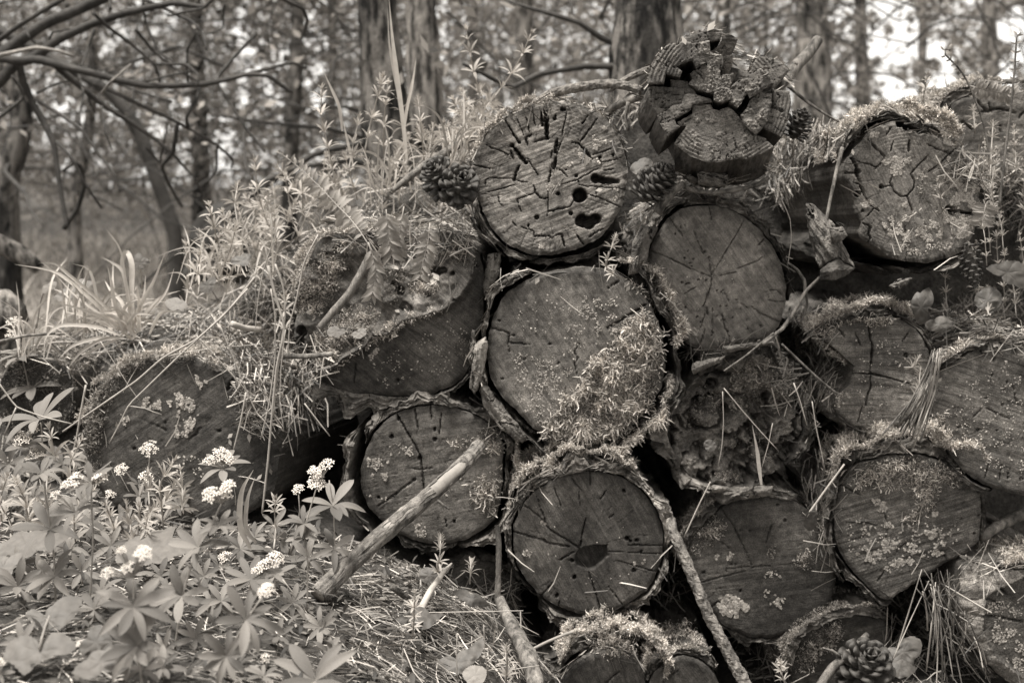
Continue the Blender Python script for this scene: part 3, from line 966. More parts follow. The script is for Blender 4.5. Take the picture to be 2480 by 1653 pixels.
def relief6(X, Y):
    d, _ = segdist(X, Y, ledge)
    poly = np.r_[ledge, [[.3, .3], [.3, -.3], [-.3, -.3]]]
    low = inpoly(X, Y, poly)
    up = -.30 * np.minimum(d, .12) - .02 * fbm(X * 25, Y * 25, seed=61, o=4) * sstep(0, .03, d) - .03 * np.abs(fbm(X * 18, Y * 18, seed=66, o=3)) * sstep(0, .02, d)
    dn = -.012 * sstep(0, .010, d) - .10 * d
    return np.where(low, dn, up + .012)


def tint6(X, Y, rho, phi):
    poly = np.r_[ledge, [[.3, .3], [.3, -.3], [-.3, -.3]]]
    return np.where(inpoly(X, Y, poly), .62, 1.0) * (1 + .25 * fbm(X * 40, Y * 12, seed=63, o=3))  # overhang shade painted in: tint darkens the wood below the ledge


c6 = cw(K, [(7, [(600, 1090), (580, 1230)]), (5, [(980, 830), (1050, 880)])], .01)
h6 = hw(K, [((195, 860), 40, .04), ((190, 930), 35, .03), ((1190, 420), 34, .03), ((1240, 410), 26, .03), ((1130, 430), 24, .03), ((920, 560), 34, .03), ((880, 510), 26, .03), ((960, 680), 40, .02), ((1000, 690), 28, .02), ((1310, 430), 18, .03), ((1130, 585), 18, .03), ((900, 1220), 14, .01), ((1325, 620), 10, .02), ((1480, 370), 12, .02),
            ((450, 260), 28, .03), ((380, 300), 22, .03), ((520, 300), 20, .03), ((690, 170), 24, .03)])
face(L, wood_mat("notched_wood", .115, -.7, .5, .06, .6, .006, .5, (0, 0), 6, .3, .4), 161, c6, h6, rough=.0012, saw=.0006, sawang=.65, ringA=0, relief=relief6, tint=tint6)
bark(L, 220, 300, M_BARK, .003, .042, -.016, .5, 61, jag=.016, amp=.35, lam=9)
bark(L, 296, 350, M_BARK_D, .004, .008, -.02, .5, 62)
bark(L, 345, 395, M_BARK_D, .006, .008, -.02, .5, 63)

# --- low left log
L = Log('lowleft', 'dark log end at the lower left beneath the grass tuft, moss hanging from its top', (435, 1075), .0, [(205, 1090), (225, 980), (290, 900), (390, 868), (480, 872), (560, 910), (620, 970), (660, 1040), (675, 1120), (660, 1190), (605, 1238), (520, 1258), (430, 1266), (340, 1250), (260, 1210), (215, 1150)], yaw=-10, pitch=3, seed=7)
K = 'd'
c7 = cw(K, [(8, [(1290, 1460), (1340, 1420), (1380, 1370)]), (5, [(1050, 1340), (1150, 1400)]), (24, [(1560, 1110), (1610, 1040)], .03)], .012) + checks(L, 18, (455, 1075), (.1, .4), (.5, .9), .8, 8, .0022, .3)
h7 = hw(K, [((1502, 1393), 10, .012), ((920, 1515), 10, .012), ((1135, 1333), 7, .012)])
face(L, wood_mat("dark_wood", .055, .6, .5, .22, .55, .0056, .6, L.local([(450, 1080)])[0], 7, .3, .3), 149, c7, h7, rough=.0011, saw=.0006, sawang=.6, ringA=.0004, pith=(450, 1080))

# --- log with the leaning branch before it
K = 'h'
o8 = np.r_[R('e', [(600, 1225), (850, 1270), (1000, 1350), (1100, 1480)]), R(K, [(1085, 80), (1085, 250), (1050, 430), (900, 550), (700, 612), (450, 565), (300, 480), (150, 300), (122, 100)]), R('e', [(150, 1560), (230, 1400), (350, 1290)])]
L = Log('leaning', 'round log end ringed by peeling bark with the thick broken branch leaning across', (1048, 1150), -.02, o8, seed=8, yaw=-3)
c8 = cw('e', [(9, [(370, 1280), (440, 1400), (500, 1500), (530, 1562)]), (6, [(490, 1230), (505, 1320), (520, 1390)]), (5, [(600, 1230), (610, 1320)]), (4, [(680, 1260), (660, 1420)])]) + cw(K, [(9, [(530, 0), (550, 120), (555, 230)]), (8, [(245, 345), (370, 260), (490, 170)]), (5, [(470, 90), (545, 100), (620, 80)]), (4, [(700, 430), (720, 500)]), (4, [(1000, 265), (880, 220)])])
c8 += checks(L, 26, (1015, 1150), (.2, .6), (.6, .95), .8, 9, .0022, .3)
h8 = hw('e', [((385, 1310), 13), ((335, 1432), 15), ((632, 1382), 11), ((632, 1452), 12)]) + hw(K, [((530, 20), 15), ((488, 170), 11), ((247, 287), 9), ((765, 452), 10)])
face(L, wood_mat("brown_wood", .115, .2, .35, .25, .55, .0056, .5, L.local([(1015, 1150)])[0], 8, .3, .2), 141, c8, h8, rough=.0009, ringA=.0003, pith=(1015, 1150), sawang=.2)
bark(L, 62, 158, M_BARK, .006, .016, .0, .5, 81)
bark(L, 10, 70, M_BARK, .007, .014, .004, .5, 82)
bark(L, 148, 214, M_BARK, .018, .020, .012, .5, 83, droop=.5)
bark(L, 190, 228, M_BARK_D, .026, .01, .0, .4, 84, droop=.5)
bark(L, 236, 292, M_BARK_D, .010, .014, -.012, .5, 85)
bark(L, 288, 340, M_BARK, .012, .016, .0, .5, 86)
bark(L, -22, 14, M_BARK, .006, .014, -.004, .5, 87)

# --- log with the hollow heart
L = Log('hollow', 'clean round log end with a rotted out hollow below its centre', R(K, [(1680, 600)])[0], -.06, R(K, [(1640, 115), (1800, 125), (1950, 170), (2080, 280), (2160, 400), (2195, 550), (2190, 680), (2160, 800), (2100, 910), (1980, 1000), (1850, 1070), (1700, 1090), (1550, 1065), (1400, 990), (1280, 880), (1200, 750), (1170, 600), (1180, 470), (1250, 330), (1380, 210), (1500, 150)]), seed=9, pitch=2)
p9 = R(K, [(1655, 650)])[0]
c9 = cw(K, [(9, [(1250, 345), (1340, 410), (1420, 510), (1540, 580), (1620, 630)]), (10, [(1175, 525), (1390, 585), (1400, 600), (1550, 625)]), (8, [(1670, 430), (1650, 520), (1630, 620)]), (9, [(1590, 660), (1490, 720)]), (6, [(1690, 800), (1730, 930), (1770, 1060)]), (6, [(1810, 240), (1770, 300)]), (4, [(1820, 660), (2180, 675)]), (6, [(1960, 615), (2190, 620)]),
            (4, [(1880, 720), (2150, 800)]), (6, [(1450, 220), (1500, 350)]), (5, [(1570, 160), (1640, 240)]), (5, [(1330, 280), (1400, 480)]), (4, [(1820, 900), (1920, 1020)]), (5, [(1490, 1000), (1475, 1080)]), (4, [(1870, 400), (1830, 430)]), (4, [(1360, 960), (1460, 860)]), (4, [(1620, 230), (1630, 340)]), (4, [(1700, 110), (1700, 200)])], .012)
c9 += checks(L, 16, p9, (.3, .6), (.7, .99), .75, 10, .0022, .2)
h9 = hw(K, [([(1625, 635), (1700, 620), (1815, 612), (1822, 690), (1790, 720), (1740, 772), (1680, 788), (1605, 752), (1592, 700)], 22, .032), ((1932, 245), 13), ((1952, 570), 15), ((1975, 588), 10), ((2020, 582), 12), ((2000, 790), 13), ((1590, 835), 13), ((1572, 720), 13), ((1470, 962), 13), ((1772, 1060), 13), ((2050, 658), 7)])
face(L, wood_mat("hollow_wood", .10, -1.05, .42, .12, .55, .0056, .45, L.local([p9])[0], 9, .3, .45), 169, c9, h9, rough=.0006, saw=.0005, sawang=-1.05, ringA=.0002, pith=p9, edge=.003)
bark(L, -8, 64, M_BARK_L, .004, .020, .004, .5, 91)
bark(L, 52, 142, M_BARK, .004, .022, .010, .5, 92)
bark(L, 136, 205, M_BARK, .006, .012, .0, .5, 93)
bark(L, 228, 300, M_BARK, .012, .018, -.004, .5, 94)
bark(L, 296, 356, M_BARK, .008, .016, .0, .5, 95)
bark(L, 236, 285, M_BARK_D, .024, .010, -.02, .4, 96, droop=.4)
bark(L, 196, 236, M_BARK_D, .014, .01, -.03, .5, 97)

# --- low middle-right log
K = 'i'
L = Log('lowmid', 'dark smooth log end between the hollow and the pointed one, moss on its left', R(K, [(560, 770)])[0], -.02, R(K, [(600, 290), (750, 310), (870, 380), (960, 520), (1040, 700), (1060, 850), (1040, 980), (960, 1090), (850, 1180), (700, 1240), (560, 1255), (400, 1220), (270, 1150), (190, 1040), (120, 900), (60, 780), (50, 640), (100, 520), (180, 440), (270, 370), (400, 310), (500, 290)]), seed=10)
p10 = R(K, [(490, 765)])[0]
c10 = cw(K, [(6, [(280, 370), (360, 490), (430, 630), (490, 760)]), (5, [(490, 765), (310, 775), (310, 810)]), (5, [(490, 765), (620, 755)]), (6, [(620, 480), (600, 540), (580, 600)]), (8, [(180, 1060), (260, 1000)]), (5, [(270, 590), (330, 640)]), (5, [(100, 880), (250, 840), (460, 790)])], .01) + checks(L, 16, p10, (.3, .6), (.7, .95), .75, 11, .0022, .4)
h10 = hw(K, [((660, 342), 9), ((713, 445), 9), ((153, 802), 11), ((405, 930), 9), ((347, 745), 7), ((376, 745), 7), ((470, 520), 7), ((410, 515), 7)], .012)
face(L, wood_mat("umber_wood", .085, .15, .35, .25, .6, .0056, .5, L.local([p10])[0], 10, .35, .5), 145, c10, h10, rough=.0009, ringA=.0004, pith=p10, sawang=.1)
bark(L, 60, 128, M_BARK, .003, .014, .004, .5, 101)
bark(L, 76, 118, M_BARK_L, .014, .008, .016, .3, 102, jag=.03)
bark(L, 120, 186, M_BARK_D, .002, .016, .0, .5, 103)
bark(L, 222, 306, M_BARK, .004, .014, -.006, .5, 104)
bark(L, 300, 420, M_BARK_D, .003, .006, -.03, .5, 105)

# --- pointed log
L = Log('pointed', 'log end tapering to a point at the bottom, pale moss on top, lichen flecks', R(K, [(1560, 480)])[0], -.04, R(K, [(1110, 210), (1180, 110), (1300, 40), (1500, 0), (1700, 20), (1900, 90), (2000, 190), (2055, 320), (2065, 450), (2050, 580), (1950, 670), (1800, 740), (1650, 840), (1500, 940), (1430, 1000), (1350, 960), (1270, 880), (1180, 800), (1110, 690), (1065, 560), (1055, 430), (1070, 310)]), seed=11, pitch=1, sm=3)
c11 = cw(K, [(8, [(1110, 210), (1230, 275)]), (8, [(1130, 460), (1270, 465), (1340, 480)]), (7, [(1170, 580), (1260, 560)]), (8, [(1400, 370), (1410, 520), (1400, 580)]), (6, [(1350, 860), (1400, 790)]), (7, [(1790, 650), (1820, 710)]), (7, [(1480, 660), (1540, 600)]), (5, [(1900, 240), (1960, 230)])], .012) + checks(L, 24, R(K, [(1500, 520)])[0], (.3, .6), (.6, .95), .8, 12, .0022, .3)
h11 = hw(K, [((2010, 535), 8), ((2040, 412), 8), ((1920, 437), 7), ((1160, 480), 7)], .012)
face(L, wood_mat("flecked_wood", .115, .3, .6, .15, .6, .0056, .65, (0, 0), 11, .35, .2), 161, c11, h11, rough=.0016, saw=.0011, sawang=.3, ringA=.0002)
bark(L, 138, 190, M_BARK, .012, .010, .006, .5, 111, droop=.3)
bark(L, 150, 232, M_BARK_D, .006, .008, -.01, .5, 112)
bark(L, 158, 225, M_BARK, .022, .006, .004, .35, 113, jag=.025)
bark(L, 205, 262, M_BARK, .010, .010, .0, .4, 114, droop=.4)
bark(L, -14, 30, M_BARK, .008, .012, -.01, .5, 115)
bark(L, 40, 135, M_BARK, .004, .020, -.002, .5, 116)

# --- small log with the bite out of its left side
K = 'f'
L = Log('bitten', 'smaller log end with a rotted bite in its left side and a cross shaped crack', R(K, [(1330, 1010)])[0], -.01, R(K, [(1270, 640), (1420, 615), (1530, 640), (1640, 730), (1700, 850), (1720, 960), (1690, 1100), (1620, 1230), (1520, 1350), (1400, 1390), (1230, 1380), (1100, 1300), (1040, 1240), (1055, 1170), (1150, 1080), (1165, 1045), (1185, 1000), (1190, 950), (1165, 905), (1090, 860), (1000, 800), (970, 770), (1050, 690), (1150, 650)]), seed=12, sm=2)
c12 = cw(K, [(13, [(1285, 660), (1300, 760), (1315, 830), (1300, 960)], .03), (8, [(1300, 960), (1300, 1100), (1275, 1170), (1270, 1220)]), (10, [(1150, 1002), (1230, 1000), (1300, 1003), (1420, 1030)]), (6, [(1420, 1030), (1580, 1075)]), (7, [(1080, 690), (1120, 750)]), (7, [(1190, 720), (1230, 800)]), (4, [(1240, 1230), (1210, 1340)]), (4, [(1560, 720), (1520, 780)])])
h12 = hw(K, [((1543, 878), 15)], .015)
face(L, wood_mat("streaked_wood", .14, .0, .55, .08, .5, .0056, .5, (0, 0), 12, .35, .4), 141, c12, h12, rough=.0008, saw=.0008, sawang=-.15, ringA=.0001)
bark(L, 196, 274, M_BARK, .004, .014, .0, .5, 121)
bark(L, 270, 318, M_BARK_D, .004, .012, -.01, .5, 122)
bark(L, -20, 62, M_BARK, .004, .010, -.002, .5, 123)
bark(L, 66, 150, M_BARK_D, .005, .014, -.004, .5, 124)

# --- right-edge log
L = Log('rightedge', 'broad log end at the right edge with saw marks fanning across it', R(K, [(2270, 1310)])[0], -.05, R(K, [(2050, 830), (2200, 800), (2400, 800), (2600, 850), (2750, 1000), (2820, 1250), (2770, 1500), (2620, 1740), (2450, 1840), (2200, 1800), (2040, 1740), (1880, 1600), (1800, 1420), (1740, 1250), (1740, 1100), (1780, 990), (1900, 920)]), seed=13)
c13 = cw(K, [(6, [(2290, 810), (2300, 880)]), (6, [(2280, 1080), (2290, 1160), (2310, 1220)]), (6, [(2100, 1240), (2200, 1290), (2260, 1310)]), (4, [(2010, 1300), (2060, 1240)])], .01) + cw('i', [(5, [(2080, 160), (2120, 40)]), (4, [(2180, 190), (2200, 60)])], .01) + checks(L, 14, R(K, [(2250, 1310)])[0], (.1, .4), (.5, .9), .7, 13, .0022, .3)
h13 = hw(K, [((2145, 908), 11), ((2065, 850), 11), ((2132, 1015), 8), ((2215, 1112), 8), ((2098, 1170), 8), ((2205, 1217), 7), ((2040, 1390), 10), ((1968, 1362), 8), ((2240, 1060), 6), ((1905, 1370), 8), ((2170, 1390), 6)], .012) + hw('i', [((2335, 163), 11), ((2165, 45), 8), ((2245, 127), 7), ((2243, 150), 7)], .012)
face(L, wood_mat("fanned_wood", .10, -.35, .6, .05, .5, .0056, .5, (0, 0), 13, .3, .5), 149, c13, h13, rough=.0008, saw=.0008, sawang=-.3, ringA=0)
bark(L, 92, 152, M_BARK, .004, .012, .0, .5, 131)
bark(L, 180, 262, M_BARK_D, .006, .014, -.006, .5, 132)

# --- pale rimmed log at the lower right corner
K = 'i'
L = Log('rimmed', 'log end with a broad pale torn rim at the lower right corner', R(K, [(2440, 1220)])[0], -.09, R(K, [(1990, 740), (2060, 770), (2200, 820), (2350, 790), (2550, 780), (2750, 880), (2900, 1100), (2900, 1400), (2750, 1600), (2500, 1680), (2280, 1570), (2130, 1450), (2020, 1320), (1940, 1180), (1900, 1050), (1930, 900), (1950, 780)]), seed=14, sm=2)


rimline = L.local(R(K, [(2100, 960), (2250, 880), (2350, 830), (2550, 850), (2700, 950), (2820, 1150), (2800, 1400), (2650, 1540), (2480, 1580), (2300, 1490), (2150, 1370), (2070, 1200), (2080, 1050)]))


def relief14(X, Y):
    d, _ = segdist(X, Y, np.r_[rimline, rimline[:1]])
    out = ~inpoly(X, Y, rimline)
    return np.where(out, .006 - .35 * d + .006 * fbm(X * 60, Y * 60, seed=141, o=3), -.006 * sstep(0, .006, d))


def tint14(X, Y, rho, phi):
    return np.where(inpoly(X + .004 * vn(X * 90, Y * 90), Y, rimline), 1.0, 2.6) * (1 + .2 * fbm(phi * 30, rho * 4, seed=142))


c14 = cw(K, [(12, [(1925, 1075), (2040, 1100), (2200, 1120), (2352, 1150)], .02), (8, [(2090, 985), (2200, 1030)]), (7, [(2180, 900), (2240, 960)]), (6, [(1990, 1000), (2080, 980)])], .015)
face(L, wood_mat("rim_wood", .10, .2, .3, .25, .5, .0056, .6, (0, 0), 14, .4, .2), 149, c14, [], rough=.0016, ringA=.0005, relief=relief14, tint=tint14)
bark(L, 200, 240, M_BARK, .006, .010, -.01, .4, 141)
bark(L, 60, 135, M_BARK, .004, .014, -.012, .5, 142)

# --- two lowest logs under the moss ledge
K = 'h'
L = Log('bottom', 'dark bottom log end under the moss ledge, cut off by the lower edge', R(K, [(1790, 1720)])[0], -.10, R(K, [(1480, 1600), (1560, 1470), (1650, 1400), (1760, 1360), (1900, 1360), (2010, 1410), (2060, 1500), (2080, 1640), (2050, 1850), (1900, 2020), (1700, 2020), (1540, 1900)]), seed=15)
face(L, wood_mat("sodden_wood", .06, -1.2, .45, .08, .5, .0056, .4, (0, 0), 15, .3), 105, cw(K, [(6, [(1900, 1480), (1760, 1600)])], .01), [], rough=.0008, ringA=.0001, saw=.0005, sawang=-1.2)
bark(L, 96, 178, M_BARK_D, .008, .035, -.02, .4, 151)
L = Log('bottomright', 'second dark bottom log end beside the scaly twig, cut off by the lower edge', R('h', [(2340, 1760)])[0], -.09, R('h', [(2090, 1640), (2130, 1510), (2220, 1420), (2340, 1380), (2480, 1430), (2580, 1560), (2620, 1720), (2580, 1900), (2450, 2040), (2250, 2040), (2120, 1880)]), seed=16)
face(L, wood_mat("sodden_wood_pale", .075, -.9, .4, .08, .5, .0056, .4, (0, 0), 16, .3), 105, cw(K, [(6, [(2200, 1560), (2300, 1480)])], .01), [], rough=.0008, ringA=.0001, saw=.0005, sawang=-.9)
bark(L, 40, 150, M_BARK_D, .004, .016, -.01, .4, 161)

# --- the rotten one
K = '6'
L = Log('rotten', 'crumbling rotten log end, hollow and stuffed with litter, between the central and the bitten log', R(K, [(590, 760)])[0], -.03, R(K, [(600, 280), (800, 250), (950, 420), (1050, 520), (1080, 750), (1030, 950), (900, 1130), (700, 1210), (480, 1250), (250, 1180), (120, 1000), (60, 850), (150, 650), (250, 480), (400, 380)]), seed=17, sm=6)


def relief17(X, Y):
    r = np.hypot(X, Y) / .15
    bowl = -.045 * (1 - sstep(.45, .95, r))
    b = fbm(X * 28, Y * 34, seed=171, o=5, g=.62)
    c = np.abs(fbm(X * 22 + 3, Y * 30, seed=175, o=4))
    return bowl + .034 * b - .05 * np.clip(.16 - c, 0, 1) / .16 + .004 * fbm(X * 260, Y * 260, seed=177, o=2)


h17 = hw(K, [((900, 690), 60, .05), ((850, 600), 40, .04), ((690, 1190), 50, .05), ((1000, 960), 40, .04), ((700, 830), 40, .05), ((560, 900), 36, .04), ((330, 640), 36, .04), ((540, 700), 28, .04), ((780, 760), 36, .04), ((860, 900), 26, .04), ((640, 960), 30, .04)])
face(L, wood_mat("rotten_wood", .19, .5, .3, .0, .9, .006, .9, (0, 0), 17, .45), 149, [], h17, rough=.004, ringA=0, saw=0, relief=relief17)
bark(L, 148, 212, M_BARK, .006, .024, .02, .4, 171, amp=.7)
bark(L, 214, 292, M_BARK, .004, .018, .014, .4, 172, amp=.7, jag=.03)
bark(L, 318, 388, M_BARK_D, .006, .014, .012, .4, 173)
bark(L, 52, 130, M_BARK_D, .002, .02, .0, .4, 174)

# --- logs half hidden behind
K = 'c'
L = Log('back', 'cracked log end standing further back at the upper right, moss on its left shoulder', R(K, [(2230, 930)])[0], .30, R(K, [(1850, 720), (2000, 660), (2200, 620), (2400, 640), (2550, 800), (2620, 1000), (2520, 1200), (2250, 1280), (2000, 1160), (1870, 980), (1820, 840)]), seed=18)
c18 = cw(K, [(8, [(2030, 690), (2070, 740), (2110, 770)]), (7, [(2110, 700), (2130, 770)]), (10, [(2060, 770), (2180, 745), (2300, 775)]), (10, [(2352, 770), (2320, 810)]), (8, [(1920, 830), (2000, 890)]), (7, [(2190, 860), (2195, 930)])])
face(L, wood_mat("back_wood", .13, .2, .4, .3, .5, .0056, .5, (0, 0), 18), 101, c18, [], rough=.0016, ringA=.0004)
bark(L, 95, 180, M_BARK_D, .006, .02, .0, .4, 181)
L = Log('tip', 'dark log end just peeping over the moss brow of the lichen crusted log', R(K, [(1610, 800)])[0], .40, R(K, [(1470, 745), (1530, 720), (1610, 715), (1700, 750), (1760, 800), (1760, 900), (1600, 960), (1450, 900), (1430, 800)]), seed=19)
face(L, wood_mat("tip_wood", .08, .2, .4, .3, .5, .0056, .5, (0, 0), 19), 61, [], [], rough=.0016)
L = Log('leftback', 'moss coated log end at the far left, half sunk in leaves', (90, 960), .22, [(-10, 960), (10, 905), (50, 870), (95, 862), (140, 880), (175, 930), (180, 1000), (150, 1050), (90, 1070), (30, 1050), (0, 1010)], seed=20, yaw=-8)
face(L, wood_mat("leftback_wood", .035, .2, .4, .2, .5, .0056, .5, (0, 0), 20), 81, [], [], rough=.004)
L = Log('barklog', 'mossy bark covered log lying low between the scaly twig and the pine cone', R('i', [(1050, 1500)])[0], -.02, R('i', [(760, 1500), (800, 1300), (900, 1190), (1050, 1130), (1250, 1090), (1420, 1150), (1440, 1320), (1380, 1600), (1250, 1800), (1000, 1850), (820, 1720)]), seed=21, yaw=8)
face(L, wood_mat("barklog_wood", .05, .2, .4, .2, .5, .0056, .5, (0, 0), 21), 81, [], [], rough=.004)
bark(L, 40, 172, M_BARK, .002, .018, .012, .4, 211, amp=.5)
bark(L, 60, 120, M_BARK_D, -.03, .012, -.01, .4, 212)
L = Log('footlog', 'dark bark covered log on the ground below the leaning branch', (1180, 1440), .03, [(1060, 1440), (1080, 1390), (1140, 1362), (1220, 1380), (1265, 1440), (1250, 1520), (1180, 1560), (1100, 1530)], seed=22, yaw=25)
face(L, wood_mat("footlog_wood", .05, .2, .4, .2, .5, .0056, .5, (0, 0), 22), 61, [], [], rough=.004)
bark(L, 0, 200, M_BARK_D, .002, .014, .0, .5, 221)
# ------------------------------------------------------------------ ground, litter bank, far floor
_t = np.array([(-300, 960), (0, 905), (200, 815), (420, 775), (520, 760), (600, 700), (660, 625), (760, 560), (860, 505), (980, 450), (1100, 380), (1200, 320), (1300, 275), (1450, 240), (1560, 235), (1680, 270), (1800, 310), (1900, 322), (2020, 335), (2150, 310), (2300, 330), (2480, 420), (2700, 460)])
_w = PP(_t, np.full(len(_t), .45))
TOPX, TOPZ = _w[:, 0], _w[:, 2] - .01
_t = np.array([(-400, 1215), (0, 1235), (300, 1262), (560, 1270), (760, 1285), (900, 1330), (1050, 1385), (1200, 1470), (1350, 1620), (1600, 1720), (1800, 1690), (2000, 1640), (2250, 1640), (2480, 1720), (2800, 1750)])
_w = PP(_t, np.zeros(len(_t)))
GNX, GNZ = _w[:, 0], _w[:, 2]


def ground_h(x, Y, detail=True):
    top = np.interp(x, TOPX, TOPZ)
    gnd = np.interp(x, GNX, GNZ) + np.clip(-Y, 0, 1.5) * .03
    left = 1 - sstep(-.62, -.30, x)
    yf = .10 * left + .46 * (1 - left)
    w = .34 * left + .10 * (1 - left)
    t = sstep(0, 1, (Y - yf) / w)
    far = .12 + .034 * np.clip(Y - 2, 0, 15) + .05 * vn(x * .4, Y * .4, seed=301) + .10 * vn(x * .1, Y * .1, seed=302) * sstep(4, 12, Y)
    back = sstep(1.0, 2.3, Y + .25 * vn(x * 1.5, Y * 0, seed=303))
    side = np.maximum(sstep(1.5, 2.6, np.abs(x)) * (Y > .5), 0)
    h = gnd * (1 - t) + top * t
    h = h * (1 - back) + far * back
    near = sstep(3.5, 1.5, Y) if False else 1 - sstep(1.5, 4, Y)
    far_side = sstep(1.6, 3.5, np.abs(x))
    h = h * (1 - far_side * t) + far * far_side * t
    if detail:
        h = h + (.022 * fbm(x * 7, Y * 7, seed=304, o=4) + .007 * fbm(x * 40, Y * 40, seed=305, o=3)) * (.35 + .65 * near)
    return h


gx = np.r_[-np.geomspace(400, 1.75, 40), np.arange(-1.7, 1.7, .018), np.geomspace(1.75, 400, 40)]
gy = np.r_[-np.geomspace(60, 1.35, 16), np.arange(-1.3, 1.4, .018), np.arange(1.4, 4, .04), np.geomspace(4.05, 600, 60)]
GX, GY = np.meshgrid(gx, gy)
GZ = ground_h(GX, GY)
M_SOIL = plain_mat("forest_litter_soil", .05, .9, .2, 140, .55, .8, .008)
structure('ground', mesh_np('ground', np.stack([GX, GY, GZ], -1).reshape(-1, 3), gridfaces(len(gy), len(gx)), M_SOIL))
_k = (slice(None, None, 2), slice(None, None, 2))
_g = np.stack([GX[_k], GY[_k], GZ[_k]], -1)
support(_g.reshape(-1, 3), gridfaces(_g.shape[0], _g.shape[1]))

# ------------------------------------------------------------------ trees behind
def trunk_mat(name, base, seed, dark=.35):
    """furrowed pine bark: pale plates, dark furrows and patches where plates have fallen"""
    t = NT(name)
    co = t.mapping(t.coords(), loc=(seed, seed * 2, seed))
    a = t.noise(t.mapping(co, sc=(1, 1, .28)), 34, 5, .6)
    b = t.noise(t.mapping(co, sc=(1, 1, .4)), 7, 4, .6)
    f = t.noise(co, 120, 4, .7)
    v = t.math('MULTIPLY', t.ramp(a, .40, .56, .15, 1.5), t.ramp(b, .44, .54, dark, 1.4))
    v = t.math('MULTIPLY', t.math('MULTIPLY', v, t.ramp(f, .3, .7, .6, 1.4)), base)
    h = t.math('ADD', a, t.math('MULTIPLY', f, .3))
    return t.surf(v, .85, .2, t.bump(h, 1.0, .02))


M_TRUNK = trunk_mat("trunk_bark", .085, 5, .22)
M_TRUNK_M = trunk_mat("scaly_trunk_bark", .13, 9, .25)
M_TRUNK_L = trunk_mat("pale_trunk_bark", .15, 6, .4)
M_DEAD = plain_mat("dead_branch", .045, .8, .3, 60, .4, .4, .004)
M_DEAD_L = plain_mat("pale_dead_branch", .20, .8, .3, 60, .4, .4, .004)
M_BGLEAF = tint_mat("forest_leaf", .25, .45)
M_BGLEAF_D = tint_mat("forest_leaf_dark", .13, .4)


def leaves_np(C, size, seed, aspect=.55, tint=(.5, 1.4)):
    """loose leaf-sized rhombs round the given centres"""
    rng = np.random.RandomState(seed)
    n = len(C)
    a = rng.normal(size=(n, 3))
    a /= np.linalg.norm(a, axis=1, keepdims=True)
    b = np.cross(a, rng.normal(size=(n, 3)))
    b /= np.linalg.norm(b, axis=1, keepdims=True)
    s = size * rng.uniform(.6, 1.4, (n, 1))
    V = np.stack([C - a * s, C + b * s * aspect + a * s * .15, C + a * s, C - b * s * aspect + a * s * .15], 1).reshape(-1, 3)
    F = np.arange(n * 4).reshape(n, 4)
    T = np.repeat(rng.uniform(tint[0], tint[1], n), 4)
    return V, F, T


def clumps(n, per, gen, spread, seed):
    rng = np.random.RandomState(seed)
    c = gen(rng, n)
    k = np.repeat(c, per, 0)
    sp = np.repeat(spread * rng.uniform(.5, 1.4, (n, 1)), per, 0)
    return k + rng.normal(size=k.shape) * sp * np.array([1, 1, .6])


def proj(C):
    d = C - CAM
    f = d @ FW
    return np.stack([1240 + FPX * d[:, 0] / f, 826.5 - FPX * (d @ UP) / f], 1)


def keep_mask(C, rng):
    """openings in the wood where the sky shows, as places between the crowns"""
    s = proj(C)
    x, y = s[:, 0], s[:, 1]
    p = np.ones(len(C))
    n = fbm(x / 190, y / 150, seed=431, o=3)
    gap = sstep(1960, 2120, x) * (1 - sstep(330, 420, y))
    n2 = fbm(x / 42, y / 42, seed=432, o=2)
    p *= 1 - .95 * gap * sstep(-.22, .10, n * .6 + n2 * .8)
    gl = sstep(180, 320, x) * (1 - sstep(760, 900, x)) * (1 - sstep(400, 470, y))
    p *= 1 - .7 * gl * sstep(.2, .42, fbm(x / 42, y / 42, seed=433, o=2))
    p *= 1 - .5 * sstep(.25, .5, fbm(x / 40, y / 40, seed=434, o=2)) * (1 - sstep(1000, 1250, x))
    return rng.rand(len(C)) < p


